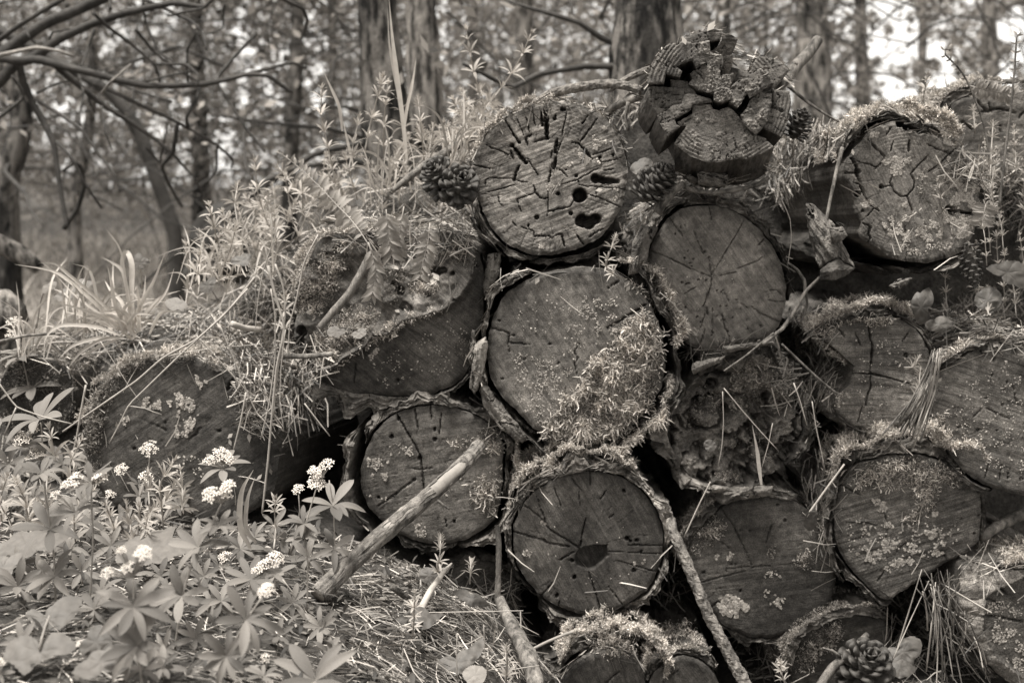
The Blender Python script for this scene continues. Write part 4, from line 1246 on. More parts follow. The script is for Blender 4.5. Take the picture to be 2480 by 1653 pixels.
def tree(label, pts, Y, wid, mat, seed, nleaf=0, nbr=3, n=26, lean=0.0, group='trees behind the log pile', rough=.22, crown_mat=None):
    """a trunk traced in the photograph at its own distance, with dead lower twigs and a crown above and around it"""
    pts = np.asarray(pts, float)
    w = PP(pts, np.linspace(Y, Y + lean, len(pts)))
    d = Y - CAM[1]
    r = wid * d / FPX / 2
    dirn = (w[0] - w[-1]) if w[0][2] < w[-1][2] else (w[-1] - w[0])
    lo, hi = (w[0], w[-1]) if w[0][2] < w[-1][2] else (w[-1], w[0])
    line = w if w[0][2] < w[-1][2] else w[::-1]
    gz = float(ground_h(np.array([lo[0]]), np.array([lo[1]]))[0])
    ext = [np.array([lo[0], lo[1], gz - .1])] if lo[2] > gz else []
    d_up = (line[-1] - line[-2]) / np.linalg.norm(line[-1] - line[-2])
    topp = [hi + d_up * 1.2, hi + d_up * 3.0 + np.array([.1, .1, 0])]
    full = np.array(ext + list(line) + topp)
    rad = np.interp(np.linspace(0, 1, len(full)), [0, .15, 1], [r * 1.25, r, r * .55])
    t = thing('tree', label, 'tree', full[0] + [0, 0, .1], group)
    V, F = pipe(full, rad, n, rough, seed, .03, True, 9, 3.2, 4)
    o = t.location
    off = np.array(o)
    link('trunk', mesh_np('trunk', V - off, F, mat, True), t)
    rng = np.random.RandomState(seed)
    for i in range(nbr):
        z = rng.uniform(.2, .95)
        base = full[0] + (full[-2] - full[0]) * z
        base = np.array([np.interp(z, np.linspace(0, 1, len(full)), full[:, i]) for i in range(3)])
        a = rng.uniform(0, 2 * math.pi)
        L = rng.uniform(.4, 1.1)
        q = [base]
        dr = np.array([math.cos(a), math.sin(a) * .5, rng.uniform(-.2, .35)])
        for k in range(4):
            q.append(q[-1] + dr * L / 4)
            dr = dr + rng.normal(size=3) * .25 + [0, 0, -.05]
        V, F = pipe(np.array(q), np.linspace(.012, .004, 5), 6, .1, seed + i, .06)
        link('branch', mesh_np('branch', V - off, F, M_DEAD, True), t)
    if nleaf:
        def gen(rng, k):
            c = full[0] + (full[-1] - full[0]) * rng.uniform(.25, 1.2, (k, 1))
            return c + rng.normal(size=(k, 3)) * np.array([.8, .6, .5])
        C = clumps(nleaf // 12, 30, gen, .22, seed + 7)
        C = C[C[:, 2] > 1.0]
        C = C[keep_mask(C, rng)]
        V, F, T = leaves_np(C, .017 + .0013 * Y, seed, tint=(.25, 1.7))
        link('crown', mesh_np('crown', V - off, F, crown_mat or M_BGLEAF, False, T), t)
    return t


tree('thick dark barked pine trunk with pale flaked strip, left of the top logs', [(945, 420), (925, 200), (915, -20)], 2.3, 120, M_TRUNK, 401, 0, 3, 48, rough=.30)
tree('paler trunk close against the right side of the dark barked pine', [(1030, 420), (1028, 200), (1015, -20)], 3.0, 95, M_TRUNK_L, 402, 700, 4, 40)
tree('broad sharp barked trunk directly behind the splintered log', [(1560, 300), (1565, 100), (1570, -20)], 1.7, 196, M_TRUNK_M, 403, 0, 2, 56, rough=.16)
tree('wide soft focus trunk right of the splintered log, before the bright gap', [(1975, 420), (1968, 150), (1965, -20)], 5.2, 98, M_TRUNK_L, 404, 1300, 4)
tree('slim dark trunk in the bright gap, right of the widest blurred trunk', [(2092, 330), (2085, 100), (2083, -20)], 7.5, 36, M_TRUNK_L, 405, 900, 3, 14)
tree('dim trunk near the upper right corner', [(2402, 330), (2398, 100), (2395, -20)], 7.0, 40, M_TRUNK_L, 406, 1200, 3, 14)
tree('thin straight trunk just right of the broad trunk behind the splintered log', [(1762, 330), (1760, 100), (1760, -20)], 6.5, 22, M_TRUNK, 407, 600, 3, 12)
tree('thinnest pole of a tree between the two broad trunks on the right', [(1856, 330), (1855, 100), (1852, -20)], 6.0, 12, M_TRUNK_L, 408, 300, 2, 10)
tree('faint pale trunk in the middle distance above the checked log end', [(1262, 400), (1268, 150), (1270, -20)], 6.2, 52, M_TRUNK_L, 409, 1600, 3, 16)
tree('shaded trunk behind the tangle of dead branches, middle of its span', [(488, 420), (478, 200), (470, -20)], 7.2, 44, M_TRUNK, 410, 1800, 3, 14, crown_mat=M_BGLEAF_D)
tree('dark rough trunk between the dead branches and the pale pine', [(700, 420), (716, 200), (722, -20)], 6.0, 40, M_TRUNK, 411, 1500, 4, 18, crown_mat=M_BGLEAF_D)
tree('black leaning trunk that curves down behind the dead branches', [(425, 560), (395, 480), (370, 410), (340, 320), (285, 240), (215, 190), (120, 140)], 4.2, 36, M_DEAD, 412, 0, 2, 14)
tree('mossy trunk leaning out of the picture at the far left', [(10, 440), (40, 360), (60, 270), (20, 170), (-60, 60)], 3.4, 62, M_TRUNK, 413, 0, 2, 24)
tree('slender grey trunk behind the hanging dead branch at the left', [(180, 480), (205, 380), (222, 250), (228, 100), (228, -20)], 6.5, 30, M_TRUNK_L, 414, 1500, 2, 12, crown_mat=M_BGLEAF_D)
tree('far thin trunk left of the pale pine, half lost in leaves', [(800, 420), (806, 150), (806, -20)], 9.0, 26, M_TRUNK_L, 415, 2000, 2, 10)
tree('far slim trunk above the fern, lost in pale leaves', [(1140, 420), (1150, 150), (1150, -20)], 10.5, 24, M_TRUNK_L, 416, 2000, 2, 10)
tree('far trunk at the right edge of the bright gap', [(2230, 330), (2235, 100), (2235, -20)], 10.0, 24, M_TRUNK_L, 417, 700, 2, 10)


def mass(name, n, per, Y0, Y1, z0, z1, size, spread, seed, mat, xr=.62, tint=(.55, 1.35)):
    rng = np.random.RandomState(seed)

    def gen(rng, k):
        Yv = Y0 + (Y1 - Y0) * rng.rand(k)
        d = Yv + 2.6
        return np.stack([(rng.rand(k) * 2 - 1) * xr * d, Yv, z0 + (z1 - z0) * rng.rand(k) * d / (Y1 + 2.6)], 1)
    C = clumps(n, per, gen, spread, seed + 1)
    low = (C[:, 2] < ground_h(C[:, 0], C[:, 1], False) + .62) & (C[:, 0] < .1 * C[:, 1] - .4) & (C[:, 1] < 14.5) & ((C[:, 1] < 8.5) | (fbm(C[:, 0] * .9, C[:, 1] * .5, seed=436, o=2) < .05))
    C = C[keep_mask(C, rng) & ~low]
    if name == 'thicket':
        C = C[C[:, 0] < -.10 * (C[:, 1] + 2.6) + .5 * rng.normal(size=len(C))]
    V, F, T = leaves_np(C, size, seed + 2, tint=tint)
    o = link(name, mesh_np(name, V, F, mat, False, T))
    tag(o, {'foliage': 'loose leafy mass of the wood behind the pile, out of focus', 'undergrowth': 'low leafy undergrowth on the forest floor behind the pile',
            'far_foliage': 'solid far wall of leaves that closes the wood', 'thicket': 'dark twiggy thicket behind the dead branches'}[name], 'foliage', None, 'stuff')


mass('foliage', 4300, 54, 6.5, 14, .4, 5.2, .019, .26, 441, M_BGLEAF)
mass('far_foliage', 3800, 32, 15, 26, .2, 8.0, .062, .7, 444, M_BGLEAF, .85)
mass('undergrowth', 520, 40, 4.5, 14, .2, .95, .03, .20, 447, M_BGLEAF)
mass('thicket', 1500, 50, 6.5, 12, .9, 5.0, .021, .28, 450, M_BGLEAF_D, .5)  # leaf colour itself is darker here, on the left
rng = np.random.RandomState(455)
_K = []
for i in range(420):
    Yt = rng.uniform(3.2, 9)
    d = Yt + 2.6
    p = np.array([rng.uniform(-.42, .42) * d, Yt, rng.uniform(.9, 1 + .16 * d)])
    dr = np.array([rng.normal(), rng.normal() * .5, rng.normal() * .5])
    dr /= np.linalg.norm(dr)
    L_ = rng.uniform(.12, .32)
    q = [p]
    for k in range(5):
        q.append(q[-1] + dr * L_)
        dr = dr + rng.normal(size=3) * .28 + [0, 0, -.08]
        dr /= np.linalg.norm(dr)
    _K.append(q)
_K = np.array(_K)
V, F = tubes(_K, rng.uniform(.003, .008, (len(_K), 1)) * np.linspace(1, .35, 6)[None], 4, 456)
o = link('twigs', mesh_np('twigs', V, F, M_DEAD, True))
tag(o, 'tangle of thin dead twigs between the trees behind the pile', 'twigs', None, 'stuff')

# grassy floor behind the bank
rng = np.random.RandomState(460)
n = 42000
Yg = 1.6 + 11 * rng.rand(n) ** 1.6
xg = (rng.rand(n) * 2 - 1) * .5 * (Yg + 2.6) - .35
zg = ground_h(xg, Yg)
L_ = rng.uniform(.05, .16, n)
b = np.stack([xg, Yg, zg], 1)
dr = rng.normal(size=(n, 3)) * .35 + [0, 0, 1]
p1 = b + dr * L_[:, None] * .5
p2 = p1 + (dr + rng.normal(size=(n, 3)) * .5 - [0, 0, .4]) * L_[:, None] * .5
wd = np.cross(dr, rng.normal(size=(n, 3)))
wd *= (.005 / np.linalg.norm(wd, axis=1))[:, None]
V = np.stack([b - wd, b + wd, p1 + wd * .8, p1 - wd * .8, p2], 1).reshape(-1, 3)
ba = np.arange(n)[:, None] * 5
F = np.concatenate([ba + [0, 1, 2, 3], ba + [3, 2, 4, 4]])
F3 = np.concatenate([ba + [0, 1, 2], ba + [0, 2, 3], ba + [3, 2, 4]])
o = link('grass', mesh_np('grass', V, F3, tint_mat("floor_grass", .50, .4), False, np.repeat(rng.uniform(.5, 1.3, n), 5)))
tag(o, 'soft short grass over the forest floor behind the bank', 'grass', None, 'stuff')

# fallen dead tree whose bare branches reach in from the upper left
dt = thing('dead_tree', 'bare fallen tree whose dark branches reach in from the upper left', 'tree', P(-200, 250, 1.7))
_off = np.array(dt.location)
_br = [
    (75, 75, [(-300, 560), (0, 370), (100, 300), (330, 150), (560, 60), (720, -20), (900, -90)], 1.55), (95, 30, [(-300, 800), (0, 560), (100, 440), (260, 380), (400, 270), (620, 170), (860, 90), (1100, 40), (1200, 20), (1400, 50)], 1.5),
    (38, 30, [(-100, 330), (0, 270), (170, 150), (440, -10)], 1.3), (38, 18, [(-100, 410), (0, 380), (250, 325), (400, 350), (510, 385)], 1.25),
    (64, 22, [(0, 400), (120, 420), (270, 410), (450, 460), (620, 500), (800, 550), (1000, 590), (1200, 590), (1400, 580), (1550, 550), (1700, 510), (1850, 520), (1950, 600), (2010, 640)], 1.6), (26, 18, [(1600, 530), (1850, 470), (2010, 430), (2100, 470)], 1.65),
    (48, 16, [(380, 450), (560, 600), (720, 730), (900, 840), (1060, 950), (1200, 1070), (1340, 1230)], 1.55), (56, 28, [(120, 400), (160, 560), (210, 680), (300, 840), (370, 980), (400, 1200), (460, 1560)], 1.5),
    (34, 24, [(440, 1570), (540, 1420), (580, 1280), (560, 1150), (510, 1110), (440, 1170)], 1.45), (26, 14, [(240, 680), (420, 790), (560, 890), (680, 1060), (790, 1200), (825, 1320)], 1.5), (22, 14, [(390, 970), (500, 1090), (580, 1260), (700, 1430)], 1.5),
    (30, 14, [(640, 570), (800, 640), (980, 730), (1180, 820), (1330, 900), (1480, 990), (1600, 1090), (1590, 1150)], 1.6), (26, 14, [(640, 90), (760, 200), (900, 300), (1060, 440), (1090, 530), (1100, 580)], 1.45), (24, 14, [(930, 200), (1050, 350), (1200, 470), (1380, 570)], 1.5),
    (26, 16, [(1000, 0), (1200, 90), (1320, 150), (1390, 220), (1420, 340)], 1.5), (26, 16, [(1760, 230), (1600, 400), (1490, 530), (1500, 590), (1600, 740), (1700, 900), (1820, 1040)], 1.6), (28, 20, [(1380, 580), (1350, 680), (1280, 800), (1290, 870)], 1.62),
    (22, 16, [(1460, -10), (1400, 60), (1300, 75), (1150, 110)], 1.5), (28, 18, [(1930, -10), (2080, 60), (2115, 140), (2070, 270)], 1.7), (32, 20, [(-20, 820), (180, 660), (80, 520)], 1.4), (18, 12, [(650, 200), (600, 350), (560, 450)], 1.4), (18, 12, [(540, 500), (575, 640), (550, 760), (550, 860)], 1.5),
    (16, 10, [(700, 730), (720, 900), (770, 1030)], 1.5), (16, 10, [(580, 610), (655, 780)], 1.5), (30, 22, [(1220, 850), (1190, 1050), (1110, 1140), (1150, 1250), (1250, 1420)], 1.7), (16, 12, [(1000, 1010), (1110, 1130)], 1.7), (18, 12, [(980, -10), (1000, 160), (1090, 360), (1200, 430)], 1.55),
    (16, 12, [(1290, 580), (1280, 440), (1290, 330), (1350, 220)], 1.5), (20, 14, [(1060, 440), (1280, 440), (1370, 520), (1350, 600)], 1.55), (16, 12, [(930, 580), (1200, 510), (1320, 490)], 1.58), (16, 12, [(1490, 990), (1490, 1160), (1430, 1250)], 1.6), (14, 10, [(1340, 1230), (1390, 1330)], 1.6),
    (20, 12, [(250, 640), (400, 570), (560, 540)], 1.5), (16, 10, [(920, 590), (910, 700), (880, 760)], 1.55), (16, 10, [(340, 270), (360, 220), (480, 200)], 1.45), (18, 10, [(170, 160), (200, 260), (240, 300)], 1.4), (20, 10, [(760, 60), (750, -30)], 1.5), (14, 8, [(1780, 250), (1840, 230), (1850, 330)], 1.6), (16, 10, [(1540, 30), (1530, 200), (1440, 230)], 1.65),
    (24, 14, [(640, 500), (800, 570), (950, 630), (1180, 700)], 1.62), (14, 10, [(1100, 1110), (1150, 850)], 1.72), (20, 12, [(700, 640), (760, 560), (900, 440)], 1.35)]
for i, (w0, w1, pts, Yb) in enumerate(_br):
    s = R('a', pts)
    if s[0][0] < 12:
        s = np.r_[[[-185, s[0][1] + (s[0][1] - s[1][1]) * .8]], s]
    Yv = Yb + .10 * np.sin(np.linspace(0, 2.2, len(s)) + i)
    W = PP(s, Yv)
    d = (Yb + 2.6) / FPX * REG['a'][2] / 2
    V, F = pipe(W, np.linspace(w0, w1, len(s)) * d, 12 if w0 > 40 else 8, .16, 480 + i, .012, True, 25)
    link('limb' if w0 > 60 else 'branch', mesh_np('branch', V - _off, F, M_DEAD_L if i == 3 or i == len(_br) - 1 else M_DEAD, True), dt)

W = np.array([P(-210, 860, 1.62), P(-190, 560, 1.6), P(-170, 250, 1.55), P(-230, -200, 1.5), P(-300, -700, 1.5)])
W[0, 2] = float(ground_h(W[0, 0], W[0, 1])) - .05
V, F = pipe(W, [.085, .075, .07, .06, .05], 28, .22, 479, .02, True, 9, 3, 4)
link('trunk', mesh_np('trunk', V - _off, F, M_DEAD, True), dt)

# fallen trunks and a mossy stump on the floor behind
t = thing('fallen_log', 'pale fallen trunk lying on the grass at the far left', 'log', P(20, 610, 1.7))
V, F = pipe(PP([(-60, 570), (0, 592), (60, 622), (95, 650)], 1.7), [.03, .03, .028, .02], 14, .12, 470, .02)
link('trunk', mesh_np('trunk', V - np.array(t.location), F, M_TRUNK_L, True), t)
t = thing('tree_stump', 'dark mossy stump on the floor behind the cleavers', 'stump', P(530, 600, 2.6))
V, F = pipe(PP([(520, 680), (525, 600), (535, 560), (550, 530), (575, 520)], 2.6), [.10, .10, .09, .08, .03], 40, .5, 471, .02, True, 14, 3.5, 4)
link('trunk', mesh_np('trunk', V - np.array(t.location), F, M_DEAD, True), t)
t = thing('rock', 'rounded mossy stone at the far left edge behind the grass tuft', 'rock', P(10, 770, .9))
V, F = pipe(PP([(-70, 790), (-20, 770), (20, 760), (50, 790)], .9), [.05, .07, .06, .03], 20, .3, 472, .02, True, 10)
link('stone', mesh_np('stone', V - np.array(t.location), F, M_TRUNK_L, True), t)
# ------------------------------------------------------------------ moss, lichen, needles
BVH = make_bvh()
CV = Vector(CAM)


def cast(spts):
    """photograph points -> (hit points, normals) on what has been built so far"""
    d = rays(spts)
    H, N, ok = [], [], []
    for k, v in enumerate(d):
        loc, nor, i, di = BVH.ray_cast(CV, Vector(v).normalized())
        if loc is not None:
            if nor.dot(Vector(v)) > 0:
                nor = -nor
            H.append(loc[:])
            N.append(nor[:])
            ok.append(k)
    return np.array(H).reshape(-1, 3), np.array(N).reshape(-1, 3), np.array(ok, int)


def drop(x, Y, z=2.5):
    H, N = [], []
    dn = Vector((0, 0, -1))
    for a, b in zip(x, Y):
        loc, nor, i, di = BVH.ray_cast(Vector((a, b, z)), dn)
        if loc is not None:
            H.append(loc[:])
            N.append((nor if nor.z > 0 else -nor)[:])
    return np.array(H).reshape(-1, 3), np.array(N).reshape(-1, 3)


def in_poly_pts(poly, n, rng):
    lo, hi = poly.min(0), poly.max(0)
    out = np.zeros((0, 2))
    while len(out) < n:
        q = lo + (hi - lo) * rng.rand(n * 2, 2)
        out = np.r_[out, q[inpoly(q[:, 0], q[:, 1], poly)]]
    return out[:n]


def unit(v):
    return v / (np.linalg.norm(v, axis=-1, keepdims=True) + 1e-12)


def strands(H, N, L, rng, lift=.4, droop=.5, thick=.006, rad=.00062, spread=.6, tint=(.4, 1.65), curl=.6):
    n = len(H)
    if n == 0:
        return np.zeros((0, 3)), np.zeros((0, 4), int), np.zeros(0)
    cl = fbm(H[:, 0] * 55, H[:, 2] * 55, H[:, 1] * 40, 77, 3)[:, None]
    d0 = unit(N * .8 + rng.normal(size=(n, 3)) * spread + np.array([0, -.15, lift]))
    ln = L * rng.uniform(.35, 1.25, (n, 1)) * np.clip(.85 + 1.1 * cl, .35, 1.7)
    p = [H + N * (thick * rng.rand(n, 1) * np.clip(1 + 1.5 * cl, .2, 2) - .002)]
    d = d0
    for k in range(3):
        p.append(p[-1] + d * ln / 3)
        d = unit(d + rng.normal(size=(n, 3)) * curl - np.array([0, 0, droop * .6]) * rng.rand(n, 1))
    pts = np.stack(p, 1)
    r = rad * rng.uniform(.6, 1.35, (n, 1)) * np.array([[.9, 1.2, 1.0, .3]])
    V, F = ribbons(pts, r * 1.15, int(rng.randint(1e6)))
    t = (tint[0] + (tint[1] - tint[0]) * rng.rand(n, 1)) * np.clip(1 + .6 * cl, .5, 1.6) * np.array([[.7, .9, 1.15, 1.35]])
    return V, F, np.repeat(t.reshape(-1), 2)


MOSS = {}


def moss_add(key, V, F, T):
    MOSS.setdefault(key, []).append((V, F, T))


def moss_poly(key, reg, poly, n, L=.012, seed=0, fade=26, **kw):
    n, L = int(n * 1.5), L * .82
    rng = np.random.RandomState(seed)
    pl = R(reg, poly)
    q = in_poly_pts(pl, n, rng)
    de, _ = segdist(q[:, 0], q[:, 1], np.r_[pl, pl[:1]])
    q = q[(de > fade * rng.rand(len(q)) ** 1.3) & (fbm(q[:, 0] / 22, q[:, 1] / 22, seed=seed, o=3) > -.35 + .25 * rng.normal(size=len(q)) * .5 - np.clip(de, 0, 25) / 60)]
    H, N, ok = cast(q)
    lg = LOGS[key]
    k = np.abs(lg.tolocal(H)[:, 2]) < .16
    moss_add(key, *strands(H[k], N[k], L, rng, **kw))


def moss_arc(key, a0, a1, off, n, L=.012, z0=.004, z1=-.12, seed=0, lump=.008, **kw):
    n, L = int(n * 1.25), L * .8
    rng = np.random.RandomState(seed)
    lg = LOGS[key]
    t = rng.rand(n)
    th = np.radians(a0 + (a1 - a0) * t)
    z = z0 + (z1 - z0) * rng.rand(n) ** 1.7
    edge = np.clip(np.minimum(t, 1 - t) * 6, 0, 1)
    lm = lump * (.5 + fbm(th * 9, z * 30, seed=seed, o=3)) * edge
    keep = fbm(th * lg.Rm * 38, z * 38, seed=seed + 1, o=3) > -.16 + .3 * (1 - edge)
    th, z, lm = th[keep], z[keep], lm[keep]
    r = lg.Rat(th) + off * (.7 + .3 * edge[keep]) + lm
    H = np.stack([r * np.cos(th), r * np.sin(th), z + .5 * lm * (z > z0 - .02)], 1)
    N = np.stack([np.cos(th), np.sin(th), np.where(z > z0 - .015, .8, .1)], 1)
    N = unit(N) @ lg.rot.T
    moss_add(key, *strands(lg.world(H), N, L, rng, **kw))


D2 = dict(tint=(.3, .9))
moss_poly('checked', '2', [(150, 430), (150, 330), (230, 230), (420, 130), (530, 70), (700, 20), (800, 60), (835, 130), (800, 200), (775, 290), (740, 170), (600, 140), (400, 220), (300, 300)], 1500, .008, 501, thick=.008, droop=.1)
moss_arc('checked', 84, 164, .001, 6090, .009, .008, -.14, 502, .010, droop=.1)
moss_arc('lichened', 50, 158, .020, 9500, .015, .022, -.14, 503, .018, droop=.15, tint=(.5, 1.8))
moss_poly('lichened', '3', [(1030, 260), (1290, 270), (1320, 400), (1250, 400), (1180, 330), (1060, 320)], 700, .011, 504)
moss_poly('lichened', '3', [(250, 380), (330, 250), (560, 170), (640, 200), (520, 290), (430, 400), (330, 420)], 900, .012, 505)
moss_poly('central', 'e', [(1700, 880), (1820, 780), (1950, 640), (2080, 540), (2190, 700), (2200, 900), (2170, 1100), (2100, 1250), (1950, 1400), (1750, 1480), (1450, 1480), (1330, 1440), (1400, 1300), (1500, 1180), (1640, 1050)], 12000, .024, 506, fade=60, droop=.9, spread=.9, lift=-.1, thick=.010, rad=.0008, curl=.8, tint=(.35, 1.55))
moss_poly('central', 'e', [(1700, 880), (1640, 1050), (1550, 1150), (1480, 1230), (1600, 1300), (1900, 1250), (2000, 1000), (1900, 800)], 2600, .026, 507, fade=60, droop=.9, spread=.9, lift=-.1, thick=.014, rad=.0008, curl=.85, tint=(.4, 1.7))
moss_arc('central', 6, 66, .030, 5220, .016, .008, -.10, 508, .012, droop=.5)
moss_arc('central', -85, -14, .012, 5220, .020, .012, -.06, 509, .012, droop=.9)
moss_poly('central', 'e', [(1900, 330), (2080, 320), (2180, 420), (2300, 620), (2352, 800), (2280, 820), (2200, 620), (2050, 470)], 1500, .016, 510, droop=.5)
moss_poly('leaning', 'h', [(820, 200), (960, 120), (1080, 60), (1090, 300), (1060, 420), (960, 430), (900, 330)], 420, .022, 511, droop=.8, spread=1.0)
moss_poly('leaning', 'e', [(1000, 1330), (1110, 1480), (1140, 1562), (900, 1562), (720, 1500), (760, 1420), (900, 1420)], 500, .018, 512, droop=.6, spread=.9)
moss_arc('leaning', -6, 46, .022, 2175, .012, .006, -.06, 513, .006, droop=.4)
moss_arc('hollow', 58, 154, .034, 11500, .014, .034, -.12, 514, .020, droop=.2, tint=(.45, 1.65))
moss_poly('hollow', 'h', [(1240, 330), (1260, 180), (1420, 60), (1700, 10), (1950, 100), (1990, 190), (1850, 120), (1640, 105), (1480, 150), (1330, 240)], 1500, .010, 515, droop=.4)
moss_poly('pointed', 'i', [(1120, 210), (1250, 60), (1480, 0), (1750, 20), (1950, 130), (1900, 230), (1800, 200), (1750, 380), (1600, 460), (1480, 460), (1600, 330), (1560, 220), (1400, 240), (1280, 250), (1200, 240)], 2300, .015, 516, droop=.9, spread=.8)
moss_arc('pointed', 34, 150, .030, 12500, .015, .034, -.12, 517, .022, droop=.3, tint=(.45, 1.65))
moss_poly('lowmid', 'i', [(60, 560), (100, 480), (250, 370), (330, 480), (230, 620), (130, 680), (60, 680)], 750, .011, 518, droop=.6, tint=(.4, 1.1))
moss_poly('lowmid', 'i', [(730, 740), (860, 630), (930, 700), (880, 780), (760, 790)], 420, .008, 519)
moss_poly('lowmid', 'i', [(560, 640), (660, 590), (660, 680), (600, 720)], 120, .007, 520, **D2)
moss_arc('lowmid', 112, 180, .018, 2610, .009, .004, -.08, 521, .004, tint=(.4, 1.0))
moss_poly('bitten', 'f', [(870, 770), (900, 700), (1050, 620), (1200, 590), (1290, 620), (1230, 660), (1080, 680), (1020, 760), (940, 810)], 1500, .014, 522, droop=.6)
moss_poly('bitten', 'f', [(1220, 640), (1350, 600), (1480, 610), (1460, 660), (1330, 690)], 500, .012, 523, droop=.6)
moss_arc('bitten', 54, 160, .016, 7500, .014, .010, -.14, 524, .014, droop=.25, tint=(.45, 1.6))
moss_poly('bitten', 'f', [(1020, 1230), (1060, 1160), (1110, 1110), (1130, 1160), (1080, 1240)], 140, .007, 525)
moss_poly('rightedge', 'f', [(1690, 1270), (1820, 1230), (1860, 1400), (1900, 1500), (1780, 1540), (1700, 1420)], 420, .015, 526, droop=.5, spread=.9)
moss_arc('rightedge', 96, 150, .014, 1305, .010, .004, -.06, 527, .004)
moss_arc('rimmed', 62, 122, .018, 3600, .014, .012, -.12, 528, .012, tint=(.45, 1.65))
moss_poly('notched', '4', [(160, 560), (240, 360), (400, 200), (560, 180), (650, 200), (560, 420), (430, 640), (330, 760), (160, 720)], 2600, .009, 529, thick=.008, tint=(.5, 1.5))
moss_poly('notched', '4', [(290, 900), (340, 800), (520, 660), (700, 650), (800, 720), (740, 860), (700, 900), (560, 1000), (440, 1120), (380, 1020), (300, 960)], 2600, .009, 530, thick=.008, tint=(.5, 1.3))
moss_poly('notched', '4', [(960, 560), (1000, 490), (1200, 480), (1220, 540), (1180, 600), (1050, 600)], 650, .011, 531, thick=.010)
moss_poly('notched', '4', [(430, 1130), (560, 1020), (700, 920), (760, 840), (960, 730), (1100, 700), (1260, 660), (1250, 705), (1120, 755), (980, 780), (860, 895), (780, 905), (700, 965), (540, 1065), (440, 1165)], 1700, .011, 532, thick=.010, tint=(.8, 1.6), droop=.6)
moss_poly('notched', '4', [(1320, 980), (1420, 850), (1500, 830), (1460, 980), (1380, 1060)], 350, .006, 533, tint=(.3, .9))
moss_poly('notched', '4', [(800, 620), (820, 380), (960, 350), (1000, 450), (940, 600), (880, 680)], 500, .007, 534, tint=(.25, .8))
moss_poly('notched', '4', [(1220, 300), (1480, 250), (1520, 420), (1400, 430)], 350, .006, 535, tint=(.25, .8))
moss_arc('notched', 95, 170, .002, 4350, .010, .01, -.12, 536, .008)
moss_poly('lowleft', 'd', [(540, 1560), (600, 1150), (680, 1020), (880, 900), (1050, 830), (1280, 850), (1500, 920), (1580, 1000), (1480, 1010), (1380, 920), (1280, 940), (1050, 940), (890, 1030), (820, 1140), (740, 1300), (700, 1562)], 3600, .012, 537, droop=.8, thick=.010, tint=(.25, .9))
moss_arc('lowleft', 56, 178, .004, 6670, .012, .008, -.2, 538, .012, tint=(.5, 1.6))
moss_poly('lowleft', 'g', [(560, 0), (700, 0), (720, 150), (640, 250), (560, 150)], 500, .010, 539, droop=.8, tint=(.25, .8))
moss_poly('rotten', '6', [(520, 470), (560, 380), (680, 200), (780, 170), (890, 260), (870, 420), (770, 560), (640, 580)], 2600, .011, 540, tint=(.5, 1.5), thick=.012)
moss_poly('rotten', '6', [(420, 1100), (560, 1120), (640, 1190), (560, 1230), (420, 1210)], 350, .007, 541)
moss_poly('rotten', '6', [(660, 1010), (900, 960), (960, 940), (860, 1080), (700, 1080)], 450, .007, 542)
moss_poly('rotten', '6', [(480, 600), (760, 560), (780, 640), (560, 700)], 800, .009, 543, tint=(.5, 1.4))
moss_poly('rotten', '6', [(150, 700), (300, 500), (480, 480), (500, 620), (300, 800), (200, 850)], 700, .008, 560, tint=(.4, 1.2))
moss_poly('rotten', '6', [(250, 900), (600, 820), (1000, 760), (1000, 900), (640, 1000), (300, 1060)], 700, .007, 561, tint=(.35, 1.1))
moss_poly('rotten', '6', [(820, 480), (960, 450), (1000, 520), (900, 560)], 300, .008, 544)
moss_arc('bottom', 26, 130, .050, 11500, .012, .060, -.08, 545, .020, droop=.25, tint=(.5, 1.8))
moss_poly('bottom', 'h', [(1570, 1290), (1700, 1150), (1900, 1080), (2150, 1090), (2340, 1120), (2420, 1200), (2300, 1330), (2080, 1320), (2000, 1400), (1800, 1390), (1640, 1340)], 4200, .013, 565, thick=.02, droop=.4, tint=(.45, 1.65))
moss_arc('bottomright', 60, 135, .022, 3770, .010, .03, -.08, 546, .008, droop=.3)
moss_arc('leftback', 10, 175, .004, 5220, .012, .01, -.2, 547, .012, tint=(.25, .9))
moss_poly('leftback', 'S', [(0, 870), (90, 845), (200, 930), (190, 1030), (80, 1080), (0, 1060)], 1500, .010, 548, tint=(.2, .7))
moss_arc('back', 98, 186, .022, 2175, .014, .01, -.1, 549, .01)
moss_arc('barklog', 48, 172, .022, 6090, .007, .02, -.14, 550, .006, tint=(.4, 1.0))
moss_poly('barklog', 'i', [(740, 1500), (800, 1300), (960, 1160), (1100, 1110), (1150, 1200), (1050, 1350), (900, 1480)], 1300, .008, 551, tint=(.5, 1.1))
for k in list(MOSS):
    Vs, Fs, Ts, b = [], [], [], 0
    for V, F, T in MOSS[k]:
        Vs.append(V)
        Fs.append(F + b)
        Ts.append(T)
        b += len(V)
    lg = LOGS[k]
    lg.add('moss', lg.tolocal(np.concatenate(Vs)), np.concatenate(Fs), M_MOSS, False, np.concatenate(Ts), 'stuff')


